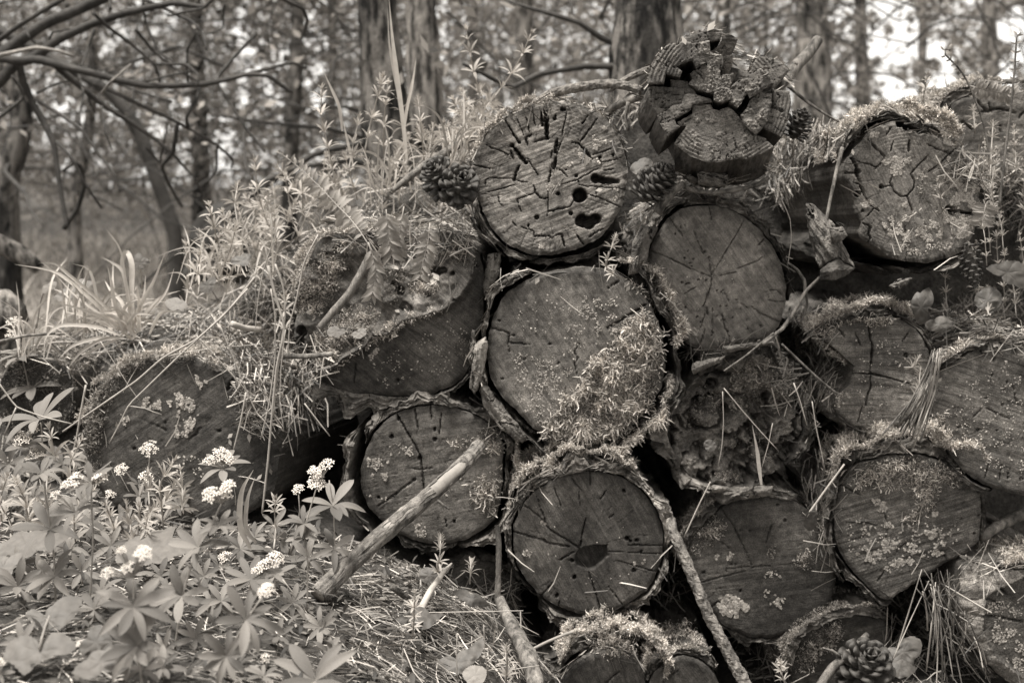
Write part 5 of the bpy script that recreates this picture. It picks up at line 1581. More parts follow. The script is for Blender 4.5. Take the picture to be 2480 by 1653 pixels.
def lichen(key, lst, seed):
    rng = np.random.RandomState(seed)
    Vs, Ts = [], []
    lg = LOGS[key]
    for reg, poly, n, size, thr in lst:
        pl = R(reg, poly)
        q = in_poly_pts(pl, n, rng)
        de, _ = segdist(q[:, 0], q[:, 1], np.r_[pl, pl[:1]])
        q = q[fbm(q[:, 0] / 17, q[:, 1] / 17, seed=seed, o=3) + np.clip(de / 60, 0, .25) - .15 > thr]
        H, N, ok = cast(q)
        m = len(H)
        if not m:
            continue
        a = unit(np.cross(N, rng.normal(size=(m, 3))))
        b = np.cross(N, a)
        s = size * rng.uniform(.5, 1.5, (m, 1))
        ring = []
        for k in range(6):
            r = s * rng.uniform(.6, 1.3, (m, 1))
            ring.append(H + N * (.0006 + .0016 * rng.rand(m, 1)) + r * (math.cos(k * math.pi / 3) * a + math.sin(k * math.pi / 3) * b))
        c = H + N * (.0022 * rng.uniform(.3, 1.2, (m, 1)))
        Vs.append(np.stack([c] + ring, 1))
        Ts.append(np.repeat(rng.uniform(.55, 1.5, m), 7))
    V = np.concatenate(Vs).reshape(-1, 3)
    m = len(V) // 7
    f = np.array([[0, k + 1, (k + 1) % 6 + 1] for k in range(6)])
    F = (f[None] + (np.arange(m) * 7)[:, None, None]).reshape(-1, 3)
    lg.add('lichen', lg.tolocal(V), F, M_LICHEN, False, np.concatenate(Ts), 'stuff')


lichen('checked', [('2', [(1200, 420), (1290, 440), (1370, 450), (1380, 520), (1240, 590), (1200, 540)], 260, .0019, -.1), ('2', [(1060, 590), (1160, 600), (1180, 690), (1080, 660)], 150, .0019, -.1), ('2', [(1120, 530), (1190, 560), (1270, 700), (1200, 660)], 90, .0018, -.1), ('2', [(950, 670), (1000, 670), (990, 720), (955, 710)], 40, .0019, -.3),
                   ('2', [(690, 1410), (745, 1420), (740, 1500), (690, 1490)], 70, .0017, -.2), ('2', [(1280, 340), (1330, 340), (1330, 365), (1290, 370)], 25, .0018, -.3), ('2', [(1330, 900), (1450, 900), (1440, 1080), (1340, 1060)], 60, .0014, .0), ('2', [(750, 880), (840, 890), (820, 940), (760, 940)], 50, .0015, -.2)], 601)
lichen('lichened', [('3', [(660, 540), (760, 490), (900, 480), (1050, 450), (1080, 490), (980, 580), (880, 620), (760, 660)], 900, .0019, .0), ('3', [(1120, 600), (1230, 500), (1400, 560), (1480, 660), (1500, 820), (1400, 860), (1250, 800), (1150, 720)], 1500, .0021, .02),
                    ('3', [(1180, 900), (1350, 800), (1490, 880), (1490, 1040), (1400, 1200), (1250, 1200), (1180, 1050)], 2300, .0018, -.12), ('3', [(760, 880), (870, 880), (880, 960), (770, 980)], 180, .0021, -.1), ('3', [(640, 1060), (800, 980), (1000, 1040), (1180, 1020), (1180, 1200), (1000, 1250), (850, 1230), (700, 1180)], 1700, .0018, -.02),
                    ('3', [(470, 880), (560, 860), (590, 900), (500, 940)], 110, .0021, -.3), ('3', [(550, 290), (640, 290), (630, 330), (560, 330)], 90, .002, -.3), ('3', [(1190, 340), (1310, 370), (1300, 410), (1200, 390)], 120, .0022, -.2), ('3', [(930, 600), (1100, 560), (1120, 800), (950, 820)], 300, .0016, .05), ('3', [(800, 1250), (1300, 1230), (1200, 1350), (850, 1350)], 260, .0016, .05)], 602)
lichen('pointed', [('i', [(1300, 290), (1400, 320), (1430, 420), (1350, 380)], 120, .002, -.2), ('i', [(1170, 680), (1300, 600), (1420, 580), (1600, 600), (1680, 680), (1600, 780), (1400, 760), (1250, 720)], 650, .0022, .0), ('i', [(1660, 520), (1780, 500), (1800, 560), (1700, 600)], 140, .0022, -.1), ('i', [(1100, 380), (1500, 450), (1950, 480), (1900, 600), (1500, 850), (1150, 650)], 700, .0018, .1),
                   ('i', [(1750, 600), (1850, 580), (1800, 680), (1720, 680)], 110, .002, -.1), ('i', [(1380, 440), (1440, 450), (1430, 490), (1390, 490)], 40, .002, -.3), ('i', [(1720, 390), (1760, 390), (1750, 420), (1725, 415)], 25, .002, -.5)], 603)
lichen('lowmid', [('i', [(245, 980), (330, 955), (400, 985), (480, 1040), (440, 1070), (400, 1050), (380, 1110), (320, 1120), (270, 1070)], 260, .0034, -.12), ('i', [(560, 930), (640, 890), (720, 980), (690, 1050), (580, 1010)], 160, .0018, -.02), ('i', [(200, 680), (360, 660), (350, 720), (200, 760)], 120, .0018, .0), ('i', [(550, 780), (700, 780), (720, 880), (560, 850)], 70, .0015, .05)], 604)
lichen('lowleft', [('d', [(1200, 1130), (1330, 1150), (1350, 1300), (1300, 1440), (1200, 1440), (1220, 1280)], 520, .0022, -.14), ('d', [(950, 1130), (1100, 1180), (1110, 1250), (980, 1240)], 200, .0019, -.08), ('d', [(1340, 1010), (1430, 1060), (1380, 1130)], 130, .0021, -.2), ('d', [(1150, 1190), (1180, 1190), (1170, 1230)], 20, .002, -.5), ('d', [(830, 1250), (930, 1280), (900, 1400), (830, 1330)], 120, .0018, .0), ('g', [(960, 0), (1500, 0), (1400, 150), (1050, 150)], 170, .0018, .06)], 605)
lichen('leaning', [('h', [(170, 20), (330, 20), (300, 170), (180, 160)], 260, .0022, -.1), ('e', [(300, 1480), (480, 1480), (480, 1562), (280, 1562)], 150, .0018, .0), ('h', [(490, 480), (570, 450), (570, 560), (500, 560)], 70, .0018, -.1), ('h', [(150, 250), (350, 250), (400, 450), (250, 400)], 90, .0014, .1), ('h', [(600, 200), (800, 60), (850, 120), (700, 300)], 90, .0014, .1)], 606)
lichen('hollow', [('h', [(1990, 730), (2080, 710), (2070, 760), (2000, 760)], 45, .0022, -.4), ('h', [(1360, 450), (1400, 470), (1385, 500), (1365, 490)], 25, .0024, -.5), ('h', [(1230, 640), (1300, 660), (1290, 700), (1240, 690)], 40, .0018, -.2), ('h', [(1300, 300), (2000, 300), (2000, 900), (1400, 900)], 70, .0012, .12)], 607)
lichen('central', [('e', [(1500, 500), (2000, 450), (1900, 800), (1500, 900)], 420, .0013, .06), ('e', [(1200, 500), (1500, 400), (1500, 700), (1200, 800)], 110, .0012, .1), ('e', [(1850, 680), (1900, 690), (1880, 720), (1850, 710)], 20, .0022, -.5), ('e', [(1150, 850), (1600, 900), (1500, 1250), (1350, 1380), (1200, 1200)], 900, .0012, .0), ('e', [(1550, 450), (1900, 500), (1800, 800), (1600, 800)], 500, .0012, .0)], 608)
lichen('rimmed', [('i', [(2080, 1000), (2352, 1000), (2352, 1250), (2200, 1350), (2100, 1200)], 420, .0018, .03), ('i', [(2150, 1250), (2352, 1250), (2352, 1500), (2250, 1450)], 420, .0015, .0)], 609)
lichen('back', [('c', [(1900, 850), (2100, 900), (2352, 850), (2352, 1150), (2100, 1100)], 260, .002, .05)], 610)
lichen('pale', [('5', [(520, 1290), (600, 1300), (590, 1380), (530, 1370)], 45, .0019, -.3), ('5', [(580, 780), (640, 790), (620, 820)], 14, .0018, -.5), ('5', [(300, 700), (900, 400), (1000, 1000), (500, 1200)], 150, .0011, .1)], 611)

lichen('bitten', [('f', [(1200, 700), (1600, 720), (1680, 1000), (1500, 1300), (1200, 1350), (1180, 1100)], 420, .0012, .02), ('f', [(1060, 1130), (1120, 1090), (1170, 1150), (1080, 1240)], 90, .0019, -.2)], 612)
lichen('rightedge', [('f', [(1780, 1100), (2352, 850), (2352, 1550), (1900, 1500)], 700, .0012, .03), ('i', [(1980, 0), (2352, 0), (2352, 240), (2100, 180)], 160, .0012, .0)], 613)
lichen('notched', [('4', [(700, 1100), (1300, 750), (1450, 800), (1300, 1200), (800, 1280)], 300, .0012, .08), ('4', [(700, 1030), (780, 940), (780, 1000), (720, 1060)], 60, .0016, -.2)], 614)

# ------------------------------------------------------------------ fallen needles and leaf litter
M_NEEDLE = tint_mat("pine_needle", .27, 0.0, .6, .35)
M_STRAW = plain_mat("dry_straw", .38, .6, .3, 60, .2, .2, .001, .1)
M_CHIP = tint_mat("litter_chip", .16, 0.0, .85)


def needle_set(H, N, rng, L=(.035, .075), r=.0008, flat=.85, up=.004, hang=0.0, n_lay=1):
    n = len(H)
    a = rng.normal(size=(n, 3))
    a = unit(a - N * np.sum(a * N, 1, keepdims=True) * flat + np.array([0, 0, -hang]))
    ln = rng.uniform(L[0], L[1], (n, 1))
    c = H + N * (up * rng.rand(n, 1) + .001)
    bend = unit(rng.normal(size=(n, 3))) * ln * .07
    pts = np.stack([c - a * ln * .5, c + bend, c + a * ln * .5], 1)
    V, F = ribbons(pts, np.repeat(1.15 * r * rng.uniform(.7, 1.4, (n, 1)), 3, 1) * np.array([[1, 1, .55]]), int(rng.randint(1e6)))
    T = np.repeat(.18 + 2.1 * rng.rand(n) ** 1.8, 6)
    return V, F, T


sets = []


def add_needles(H, N, seed, **kw):
    rng = np.random.RandomState(seed)
    sets.append(needle_set(H, N, rng, **kw))


rng = np.random.RandomState(620)
H, N = drop(rng.uniform(-1.25, 1.35, 7000), rng.uniform(.0, .9, 7000))
_k = ~((H[:, 0] > -.46) & (H[:, 0] < -.10) & (H[:, 1] < .12))
H, N = H[_k], N[_k]
add_needles(H, N, 621)
H, N = drop(rng.uniform(-1.0, 1.0, 9000), rng.uniform(-1.1, .12, 9000))
H, N = H[H[:, 2] < .75], N[H[:, 2] < .75]
add_needles(H, N, 622, L=(.03, .075), r=.00062)
H, N = drop(rng.uniform(-.55, 1.05, 6000), rng.uniform(-.08, .3, 6000))
_k = ~((H[:, 0] < -.12) & (H[:, 1] < .14) & (H[:, 2] > .45))
H, N = H[_k], N[_k]
add_needles(H, N, 623)
H, N = drop(rng.uniform(-1.05, -.05, 900), rng.uniform(.14, .6, 900))
add_needles(H, N, 626, L=(.07, .17), r=.0009, hang=.12, up=.02, flat=.75)
H, N = drop(rng.uniform(.75, 1.1, 350), rng.uniform(-.1, .3, 350))
add_needles(H, N, 627, L=(.06, .13), r=.0009, hang=.12, up=.02, flat=.75)
for i, (reg, poly, n, kw) in enumerate([
        ('c', [(560, 1150), (700, 930), (1050, 900), (1100, 1000), (950, 1100), (850, 1300), (700, 1400), (600, 1350)], 700, dict(hang=.5, up=.02)),
        ('c', [(1750, 1150), (2050, 1100), (2352, 1150), (2352, 1562), (2100, 1562), (2060, 1300)], 420, dict(hang=.3, up=.02)),
        ('d', [(1700, 500), (1900, 300), (2050, 300), (1980, 700), (1950, 900), (2100, 1000), (2200, 1150), (1950, 1350), (1750, 1400), (1650, 1150), (1500, 800)], 1500, dict(hang=.6, up=.02)),
        ('d', [(1000, 640), (1500, 620), (1900, 760), (2300, 850), (2200, 1100), (1800, 1000), (1500, 900), (1300, 780)], 900, dict(hang=.2, up=.014)),
        ('f', [(620, 830), (900, 800), (1060, 900), (1080, 1150), (950, 1250), (700, 1050), (560, 900)], 420, dict(hang=.4, up=.02)),
        ('f', [(1700, 560), (2352, 440), (2352, 760), (2000, 760), (1760, 860), (1680, 700)], 460, dict(hang=.1, up=.015)),
        ('i', [(1400, 950), (1650, 880), (1900, 850), (2150, 1562), (1400, 1562), (1380, 1250)], 420, dict(hang=.35, up=.02, L=(.06, .1))),
        ('i', [(300, 1250), (760, 1250), (760, 1562), (420, 1562)], 160, dict(hang=.2)),
        ('e', [(0, 0), (900, 0), (880, 180), (400, 220), (0, 120)], 300, dict(hang=.3, up=.02)),
        ('b', [(1450, 640), (1900, 560), (2080, 600), (2000, 900), (1880, 800), (1700, 700)], 420, dict(hang=.1, up=.02)),
        ('b', [(0, 1250), (400, 1200), (900, 1000), (900, 1562), (0, 1562)], 900, dict(hang=.15, up=.012)),
        ('f', [(0, 870), (500, 760), (900, 760), (900, 860), (500, 900), (100, 960)], 260, dict(hang=.15, up=.02)),
        ('f', [(900, 1380), (1500, 1380), (1300, 1500), (900, 1500)], 120, dict(hang=.3, up=.02)),
        ('i', [(820, 60), (1100, 20), (1080, 500), (960, 900), (900, 500)], 160, dict(hang=1.0, up=.02)),
        ('e', [(900, 1100), (1250, 1400), (1150, 1562), (1000, 1400)], 60, dict(hang=.6)),
        ('6', [(800, 150), (1300, 100), (1350, 500), (1100, 700), (900, 600)], 300, dict(hang=.5, up=.02)),
        ('c', [(0, 1150), (560, 1250), (600, 1400), (0, 1330)], 70, dict(hang=.2)),
        ('d', [(300, 760), (1000, 640), (1000, 800), (350, 950)], 420, dict(hang=.1, up=.015)),
        ('h', [(100, 850), (1150, 850), (1300, 1562), (0, 1562)], 900, dict(hang=0, up=.02, L=(.05, .085), r=.0007)),
        ('h', [(1180, 130), (1280, 130), (1200, 350), (1120, 350)], 40, dict(hang=.7)),
        ('h', [(2180, 650), (2352, 600), (2352, 1080), (2180, 1080)], 70, dict(hang=1.2, up=.015, L=(.05, .1)))]):
    rg = np.random.RandomState(630 + i)
    Hc, Nc, ok = cast(in_poly_pts(R(reg, poly), n, rg))
    k = Hc[:, 1] < 1.2
    add_needles(Hc[k], Nc[k], 650 + i, **kw)
Vs, Fs, Ts, b = [], [], [], 0
for V, F, T in sets:
    Vs.append(V)
    Fs.append(F + b)
    Ts.append(T)
    b += len(V)
o = link('pine_needles', mesh_np('pine_needles', np.concatenate(Vs), np.concatenate(Fs), M_NEEDLE, True, np.concatenate(Ts)))
tag(o, 'dry fallen pine needles strewn over the ground and the logs', 'needles', None, 'stuff')

rng = np.random.RandomState(670)
H1, N1 = drop(rng.uniform(-1.2, 1.3, 4600), rng.uniform(-.05, .9, 4600))
H2, N2 = drop(rng.uniform(-1.0, 1.0, 4200), rng.uniform(-1.1, .1, 4200))
H, N = np.r_[H1, H2], np.r_[N1, N2]
n = len(H)
a = unit(np.cross(N, rng.normal(size=(n, 3))))
bb = np.cross(N, a)
s = rng.uniform(.003, .013, (n, 1)) * rng.uniform(.5, 1, (n, 1))
c = H + N * .004 * rng.rand(n, 1) + .002 * N
cu = N * s * rng.uniform(-.5, .9, (n, 1))
V = np.stack([c - a * s - cu * .3, c - bb * s * .6 * rng.uniform(.4, 1.2, (n, 1)), c + a * s * 1.2 + cu, c + bb * s * .6 + cu * .4], 1).reshape(-1, 3)
F = np.arange(n * 4).reshape(n, 4)
o = link('leaf_litter', mesh_np('leaf_litter', V, np.r_[F[:, [0, 1, 2]], F[:, [0, 2, 3]]], M_CHIP, False, np.repeat(rng.uniform(.3, 2.2, n), 4)))
tag(o, 'crumbled leaf and bark litter over the forest floor', 'litter', None, 'stuff')
# ------------------------------------------------------------------ sticks, bark pieces, cones
M_STICK = bark_mat("stick_bark", .13, 7, 2.0)
M_STICK_P = plain_mat("bare_stick_wood", .32, .7, .25, 40, .25, .4, .002, 0, (1, 1, 1))
M_SCALY = bark_mat("scaly_bark", .15, 8, 2.5)
M_PLANK = bark_mat("split_plank", .12, 9, 2.2)
M_CONE = plain_mat("cone_scale", .065, .55, .35, 120, .35, .4, .002)
M_DEADLEAF = leaf_mat("dead_leaf", .085, .15, .3, 0, 90, .35)


def scaly(pl, rad, seed=0, n=14):
    """pine twig rough with old needle bases"""
    return pipe(pl, rad, max(n, 18), .34, seed, .0022, True, 150, 3.2, 4)


def stick(name, label, cat, reg, pts, Ys, w, mat, seed, group=None, sc=False, rough=.14, twigs=(), part='stem', n=14, step=.006):
    """w in traced units: full widths at both ends"""
    s = R(reg, pts)
    Ys = np.interp(np.linspace(0, 1, len(s)), np.linspace(0, 1, len(np.atleast_1d(Ys))), np.atleast_1d(Ys))
    W = PP(s, Ys)
    d = (Ys + 2.6) / FPX * REG[reg][2] / 2
    rad = np.interp(np.linspace(0, 1, len(s)), np.linspace(0, 1, len(w)), w) * d
    k = int(np.argmin(W[:, 2]))
    t = thing(name, label, cat, W[k], group)
    off = W[k]
    V, F = scaly(W, rad, seed, n) if sc else pipe(W, rad, n, rough, seed, step, True, 60)
    link(part, mesh_np(part, V - off, F, mat, not sc), t)
    for i, (tp, ty, tw) in enumerate(twigs):
        W2 = PP(R(reg, tp), ty)
        V, F = pipe(W2, np.linspace(tw[0], tw[1], len(tp)) * d[0], 8, rough, seed + 5 + i, step, True, 60)
        link('twig', mesh_np('twig', V - off, F, mat, True), t)
    return t, off


# the thick leaning branch: pale heartwood with the bark torn off along its upper end
t, off = stick('branch', 'thick broken branch leaning across a log end, its bark torn open near the tip', 'branch', 'h', [(-170, 960), (0, 790), (300, 520), (600, 270), (800, 90), (880, 10), (930, -60)], [-.42, -.30, -.13], [120, 108, 78], M_STICK_P, 701, part='heartwood', n=28, rough=.09)
_ys = np.interp(np.linspace(0, 1, 7), [0, .5, 1], [-.42, -.30, -.13])
W = PP(R('h', [(-170, 960), (0, 790), (300, 520), (600, 270), (800, 90), (880, 10), (930, -60)]), _ys)
rad = np.linspace(136, 94, 7) * (_ys + 2.6) / FPX * .35274 / 2
n = 56
V, F = pipe(W, rad, n, .20, 702, .0035, False, 45, 4.0, 4)
m = len(V) // n
G = V.reshape(m, n, 3)
u = np.linspace(0, 1, m)[:, None]
a = np.arange(n)[None] * 2 * math.pi / n
ctr = G.mean(1, keepdims=True)
view = unit(CAM - ctr)
fac = np.sum(unit(G - ctr) * view, 2)
upw = unit(G - ctr)[..., 2]
tear = (fac > .55) & (u > .56) & (u < .97) & (upw > -.45)
tear = tear | ((fac > .8) & (np.abs(u - .3) < .03) & (upw < .2))
tear |= (u > .5) & (fac + upw + .8 * vn(u * 14, a * 1.5, seed=3) > 1.75)
keep = ~tear[:-1, :]
Fk = F[keep.ravel()]
G2 = ctr + (G - ctr) * .86
V2, F2 = merge([(G.reshape(-1, 3), Fk), (G2.reshape(-1, 3), Fk[:, ::-1])])
link('bark', mesh_np('bark', V2 - off, F2, bark_mat('branch_bark', .15, 11, 1.6), False), t)
for pts, r in (([(860, 20), (870, -20), (890, 10), (900, 60)], 10), ([(650, 310), (690, 340), (735, 370)], 10)):
    V, F = pipe(PP(R('h', pts), -.16), np.linspace(r, r * .6, len(pts)) * .00027, 8, .2, 705, .004)
    link('stub', mesh_np('stub', V - off, F, M_STICK, True), t)

stick('twig', 'short scaly pine twig standing upright left of the hollow log', 'twig', 'h', [(1062, 1000), (1070, 800), (1072, 620), (1060, 480)], [-.16, -.14], [42, 36], M_SCALY, 710, sc=True, part='stem')
stick('stick', 'pale barkless stick pointing up out of the needles beside the small cleavers', 'stick', 'h', [(370, 1470), (430, 1320), (500, 1130), (600, 930), (700, 790), (748, 742)], [-.48, -.22], [62, 56, 44, 14], M_STICK_P, 711, n=16, rough=.08)
stick('branch', 'long scaly pine branch leaning before the dark smooth log, running out of the bottom edge', 'branch', 'i', [(460, 1600), (330, 1370), (180, 1080), (60, 790), (-20, 600), (-60, 520), (-70, 440)], [-.22, -.12], [88, 82, 74, 64], M_SCALY, 712, sc=True, n=18)
stick('branch', 'arched scaly pine branch along the very top of the pile, ending at the splintered log', 'branch', 'b', [(1300, 720), (1420, 650), (1550, 610), (1720, 585), (1850, 575), (1960, 590), (2050, 625)], [.10, .04], [58, 64, 66, 58], M_SCALY, 713, sc=True, n=16)
stick('branch', 'second scaly twig sticking out behind the splintered log above the arched one', 'branch', 'b', [(1830, 620), (1950, 540), (2060, 490), (2130, 470)], [.14, .12], [40, 46], M_SCALY, 714, sc=True)
stick('branch', 'rough branch sloping down the bank left of the checked log end to the cones', 'branch', 'b', [(940, 920), (830, 970), (720, 1040), (580, 1120), (440, 1230), (340, 1310)], [.10, .02], [50, 60, 56, 34], M_STICK, 715, rough=.22, twigs=[([(600, 1110), (540, 1140), (480, 1180)], .05, (16, 8)), ([(470, 1210), (400, 1220), (370, 1210)], .04, (20, 8))])
stick('branch', 'smooth dead branch curving between the checked log and the splintered log', 'branch', 'b', [(1790, 820), (1840, 750), (1930, 700), (2040, 660)], [.08, .04], [46, 60], M_STICK, 716, twigs=[([(1930, 690), (1980, 640), (2040, 690)], .05, (30, 20)), ([(1960, 700), (1940, 800), (1960, 900)], .04, (26, 18))])
stick('stick', 'stout grey stick rising at a slant behind the right side of the splintered log', 'stick', 'c', [(640, 600), (720, 540), (800, 440), (880, 360), (940, 270)], [.05, .12], [100, 84, 78, 70], M_STICK, 717, rough=.10, n=18, twigs=[([(730, 590), (850, 690), (980, 780), (1090, 840)], .1, (26, 14)), ([(800, 440), (780, 430)], .03, (22, 18))])
stick('twig', 'thin twig curving along the foot of the splintered log above the pale log', 'twig', 'c', [(-20, 1260), (80, 1310), (220, 1325), (400, 1300), (520, 1270), (600, 1220)], [-.06, -.04], [34, 30, 28], M_STICK, 718)
stick('twig', 'short knobbly twig between the big closed cone and the pale log', 'twig', 'b', [(2150, 1450), (2220, 1370), (2290, 1290), (2340, 1262)], [-.06, -.08], [76, 60, 46], M_STICK, 719, rough=.25)
stick('twig', 'forked bent twig hanging from the broken billet down past the pale log', 'twig', 'f', [(560, 800), (700, 690), (780, 570), (850, 440), (950, 340)], [-.12, -.10], [24, 27, 20], M_STICK, 720, twigs=[([(850, 440), (850, 370), (800, 290), (730, 240)], -.1, (24, 18)), ([(855, 430), (865, 540), (820, 650)], -.1, (20, 16))])
stick('branch', 'furry bare branch arching at the right above the back log', 'branch', 'c', [(1740, 730), (1850, 660), (1980, 610), (2150, 570), (2352, 550), (2500, 560)], [.34, .5], [26, 36, 36], M_STICK, 721, sc=True)
stick('stick', 'thin straight stick leaning on the left flank of the lichen crusted log', 'stick', '3', [(140, 1310), (170, 1100), (220, 850), (270, 620), (320, 420)], [-.10, -.03], [26, 30, 36], M_STICK, 722, rough=.06)
stick('branch', 'dark stick wedged between the pointed log and the rimmed log at the right', 'branch', 'i', [(2060, 560), (2180, 480), (2352, 400), (2450, 370)], [-.02, .05], [70, 86], M_STICK, 723, rough=.2)
stick('stick', 'thin pale stick pointing at the moss ledge from the needles', 'stick', 'h', [(1260, 1350), (1400, 1280), (1520, 1230), (1640, 1190)], [-.22, -.16], [20, 24], M_STICK_P, 724, rough=.04)
stick('branch', 'mossy scaly dead branch lying toward the viewer beside the lowest logs', 'branch', 'h', [(1080, 990), (1140, 1130), (1200, 1250), (1280, 1390), (1330, 1600)], [-.20, -.38], [70, 110, 130], M_SCALY, 725, rough=.3, n=20)
stick('branch', 'lichen covered dead branch beside the open cone in the lower right corner', 'branch', 'i', [(940, 1600), (1020, 1470), (1130, 1370), (1230, 1280), (1275, 1230)], [-.22, -.16], [70, 60, 44], M_STICK, 726, rough=.25, twigs=[([(1090, 1380), (1040, 1340), (970, 1320)], -.2, (30, 12))])
stick('twig', 'bent twig half buried in needles left of the round leaf', 'twig', 'h', [(330, 900), (420, 960), (470, 1000)], [-.3, -.28], [40, 46], M_STICK, 727, rough=.2)
stick('branch', 'stub of a pale log lying in the needles, lower middle', 'branch', 'h', [(190, 1300), (215, 1200), (240, 1110)], [-.42, -.36], [95, 90], M_STICK_P, 728, rough=.12, n=18)
stick('branch', 'round grey driftwood branch under the rosettes at the lower left', 'branch', 'g', [(1450, 1562), (1600, 1420), (1750, 1320), (1900, 1240)], [-.66, -.52], [160, 150, 110], M_STICK, 729, rough=.12, n=20)
stick('twig', 'bark covered twig lying flat on the notched log, cones of moss round it', 'twig', '4', [(720, 300), (650, 430), (560, 580), (450, 700), (340, 830)], [-.07, -.09], [70, 66, 60, 50], M_STICK, 730, rough=.10)
stick('twig', 'dry twig poking from the rotten log toward the bitten log', 'twig', '6', [(1340, 545), (1200, 430), (1060, 300), (920, 165)], [-.10, -.12], [20, 15], M_STICK, 731, rough=.3)
stick('twig', 'straw coloured twig lying over the moss at the top of the rotten log', 'twig', '6', [(480, 370), (640, 260), (760, 160), (860, 80)], [-.1, -.12], [14, 15], M_STICK, 732)
stick('twig', 'hollow snapped stem end lying on the litter right of the grass tuft', 'twig', 'd', [(1590, 660), (1680, 690), (1790, 700)], [-.02, .02], [44, 40], M_STICK_P, 733, rough=.06)
stick('twig', 'dark twig lying on the leaves above the moss coated log at the far left', 'twig', 'd', [(-20, 785), (180, 740), (380, 725)], [.02, .05], [22, 18], M_STICK, 734)
stick('twig', 'dry twig lying between the notched log and the hanging straw', 'twig', '4', [(80, 1030), (240, 1035), (440, 1015)], [-.10, -.10], [44, 36], M_STICK, 735)


# split billet and loose bark and planks
def prism(name, label, cat, reg, end, vec, Y, depth, mat, seed, t=None, off=None, group=None, part='split_wood', step=.0025):
    """a split piece: its broken end traced, its body running back along vec (traced units) and away by depth"""
    s = R(reg, end)
    E = PP(s, Y)
    E2 = PP(s + np.array(vec) * REG[reg][2], Y + depth)
    if t is None:
        off = E[np.argmin(E[:, 2])]
        t = thing(name, label, cat, off, group)
    B = []
    for i in range(len(E)):
        j = (i + 1) % len(E)
        m = max(2, int(np.linalg.norm(E[j] - E[i]) / step))
        for q in np.arange(m) / m:
            B.append(np.r_[E[i] + (E[j] - E[i]) * q, E2[i] + (E2[j] - E2[i]) * q])
    B = np.array(B)
    A, Z = B[:, :3], B[:, 3:]
    nn = len(A)
    L_ = np.linalg.norm((Z - A).mean(0))
    m = max(6, int(L_ / .005))
    c = A.mean(0)
    rows = [c + (A - c) * k for k in (0.0, .35, .7, .95)]
    rng = np.random.RandomState(seed)
    for i, k in enumerate(np.linspace(0, 1, m)):
        q = A + (Z - A) * k
        cc = q.mean(0)
        nz = fbm(np.arange(nn) * .4, np.full(nn, k * L_ * 7), seed=seed, o=5, g=.65)
        rows.append(cc + (q - cc) * (1 + .26 * nz[:, None]))
    rows.append(np.repeat(rows[-1].mean(0)[None], nn, 0))
    for i in (1, 2):
        rows[i] = rows[i] + rng.normal(size=(nn, 3)) * .0009
    V = np.concatenate(rows)
    o = link(part, mesh_np(part, V - off, gridfaces(len(rows), nn, True), mat, False), t)
    return t, off


def slab(name, label, cat, reg, poly, Y, thick, mat, seed, amp=.005, part='slab', lay=.5, tilt=0.0, t=None):
    """a flaky piece of bark or board: traced outline, ridged along its length, layered, with real thickness"""
    s = R(reg, poly)
    c = s.mean(0)
    px = (Y + 2.6) / FPX
    q = (s - c) * px
    rng = np.random.RandomState(seed)
    B = []
    for i in range(len(q)):
        j = (i + 1) % len(q)
        m = max(1, int(np.linalg.norm(q[j] - q[i]) / .0018))
        for f in np.arange(m) / m:
            B.append(q[i] + (q[j] - q[i]) * f)
    B = np.array(B)
    B = B + .0022 * np.stack([fbm(B[:, 0] * 130, B[:, 1] * 130, seed=seed + 1, o=4, g=.65), fbm(B[:, 0] * 130, B[:, 1] * 130, seed=seed + 2, o=4, g=.65)], 1)
    V2, T, ed = cdt_fill(B, .0018, rng)
    w, ev = np.linalg.eigh(np.cov((B - B.mean(0)).T))
    ax = ev[:, 1]
    x = V2 @ ax
    y = V2 @ np.array([-ax[1], ax[0]])
    y = y + .004 * fbm(x * 25, y * 25, seed=seed + 3, o=2)
    de, _ = segdist(V2[:, 0], V2[:, 1], np.r_[B, B[:1]])
    f = fbm(x * 22, y * 110, seed=seed + 4, o=4, g=.6)
    ter = fbm(x * 14, y * 60, seed=seed + 5, o=3)
    z = amp * (f + lay * (np.floor(ter * 5) / 5 + .15 * ter)) - amp * 1.2 * (np.abs(fbm(x * 16, y * 70, seed=seed + 6, o=3)) < .045) + .0012 * fbm(x * 240, y * 300, seed=seed + 7, o=2)
    z = z + .35 * thick * (np.sqrt(np.clip(1 - (1 - np.clip(de / (thick * .8), 0, 1)) ** 2, 0, 1)) - 1)
    z = z + tilt * V2[:, 1] * -1
    S = c + V2 / px
    F3 = PP(S, Y - z)
    ids = np.unique(ed)
    inv = np.zeros(len(V2), int)
    inv[ids] = np.arange(len(ids))
    n0, m = len(V2), len(ids)
    rows = [F3[ids]] + [PP(S[ids], Y - z[ids] + thick * k + .003 * vn(x[ids] * 90, y[ids] * 90 + k * 5, seed=seed)) for k in (.2, .5, 1.0)]
    e = inv[ed]
    FS = np.concatenate([np.stack([e[:, 1] + r * m, e[:, 0] + r * m, e[:, 0] + (r + 1) * m, e[:, 1] + (r + 1) * m], 1) for r in range(3)]) + n0
    V = np.concatenate([F3] + rows)
    off = V[np.argmin(V[:, 2])] if t is None else np.array(t.location)
    t = t or thing(name, label, cat, off)
    me = bpy.data.meshes.new(part)
    me.from_pydata((V - off).tolist(), [], T.tolist() + FS.tolist())
    me.materials.append(mat)
    me.update()
    link(part, me, t)


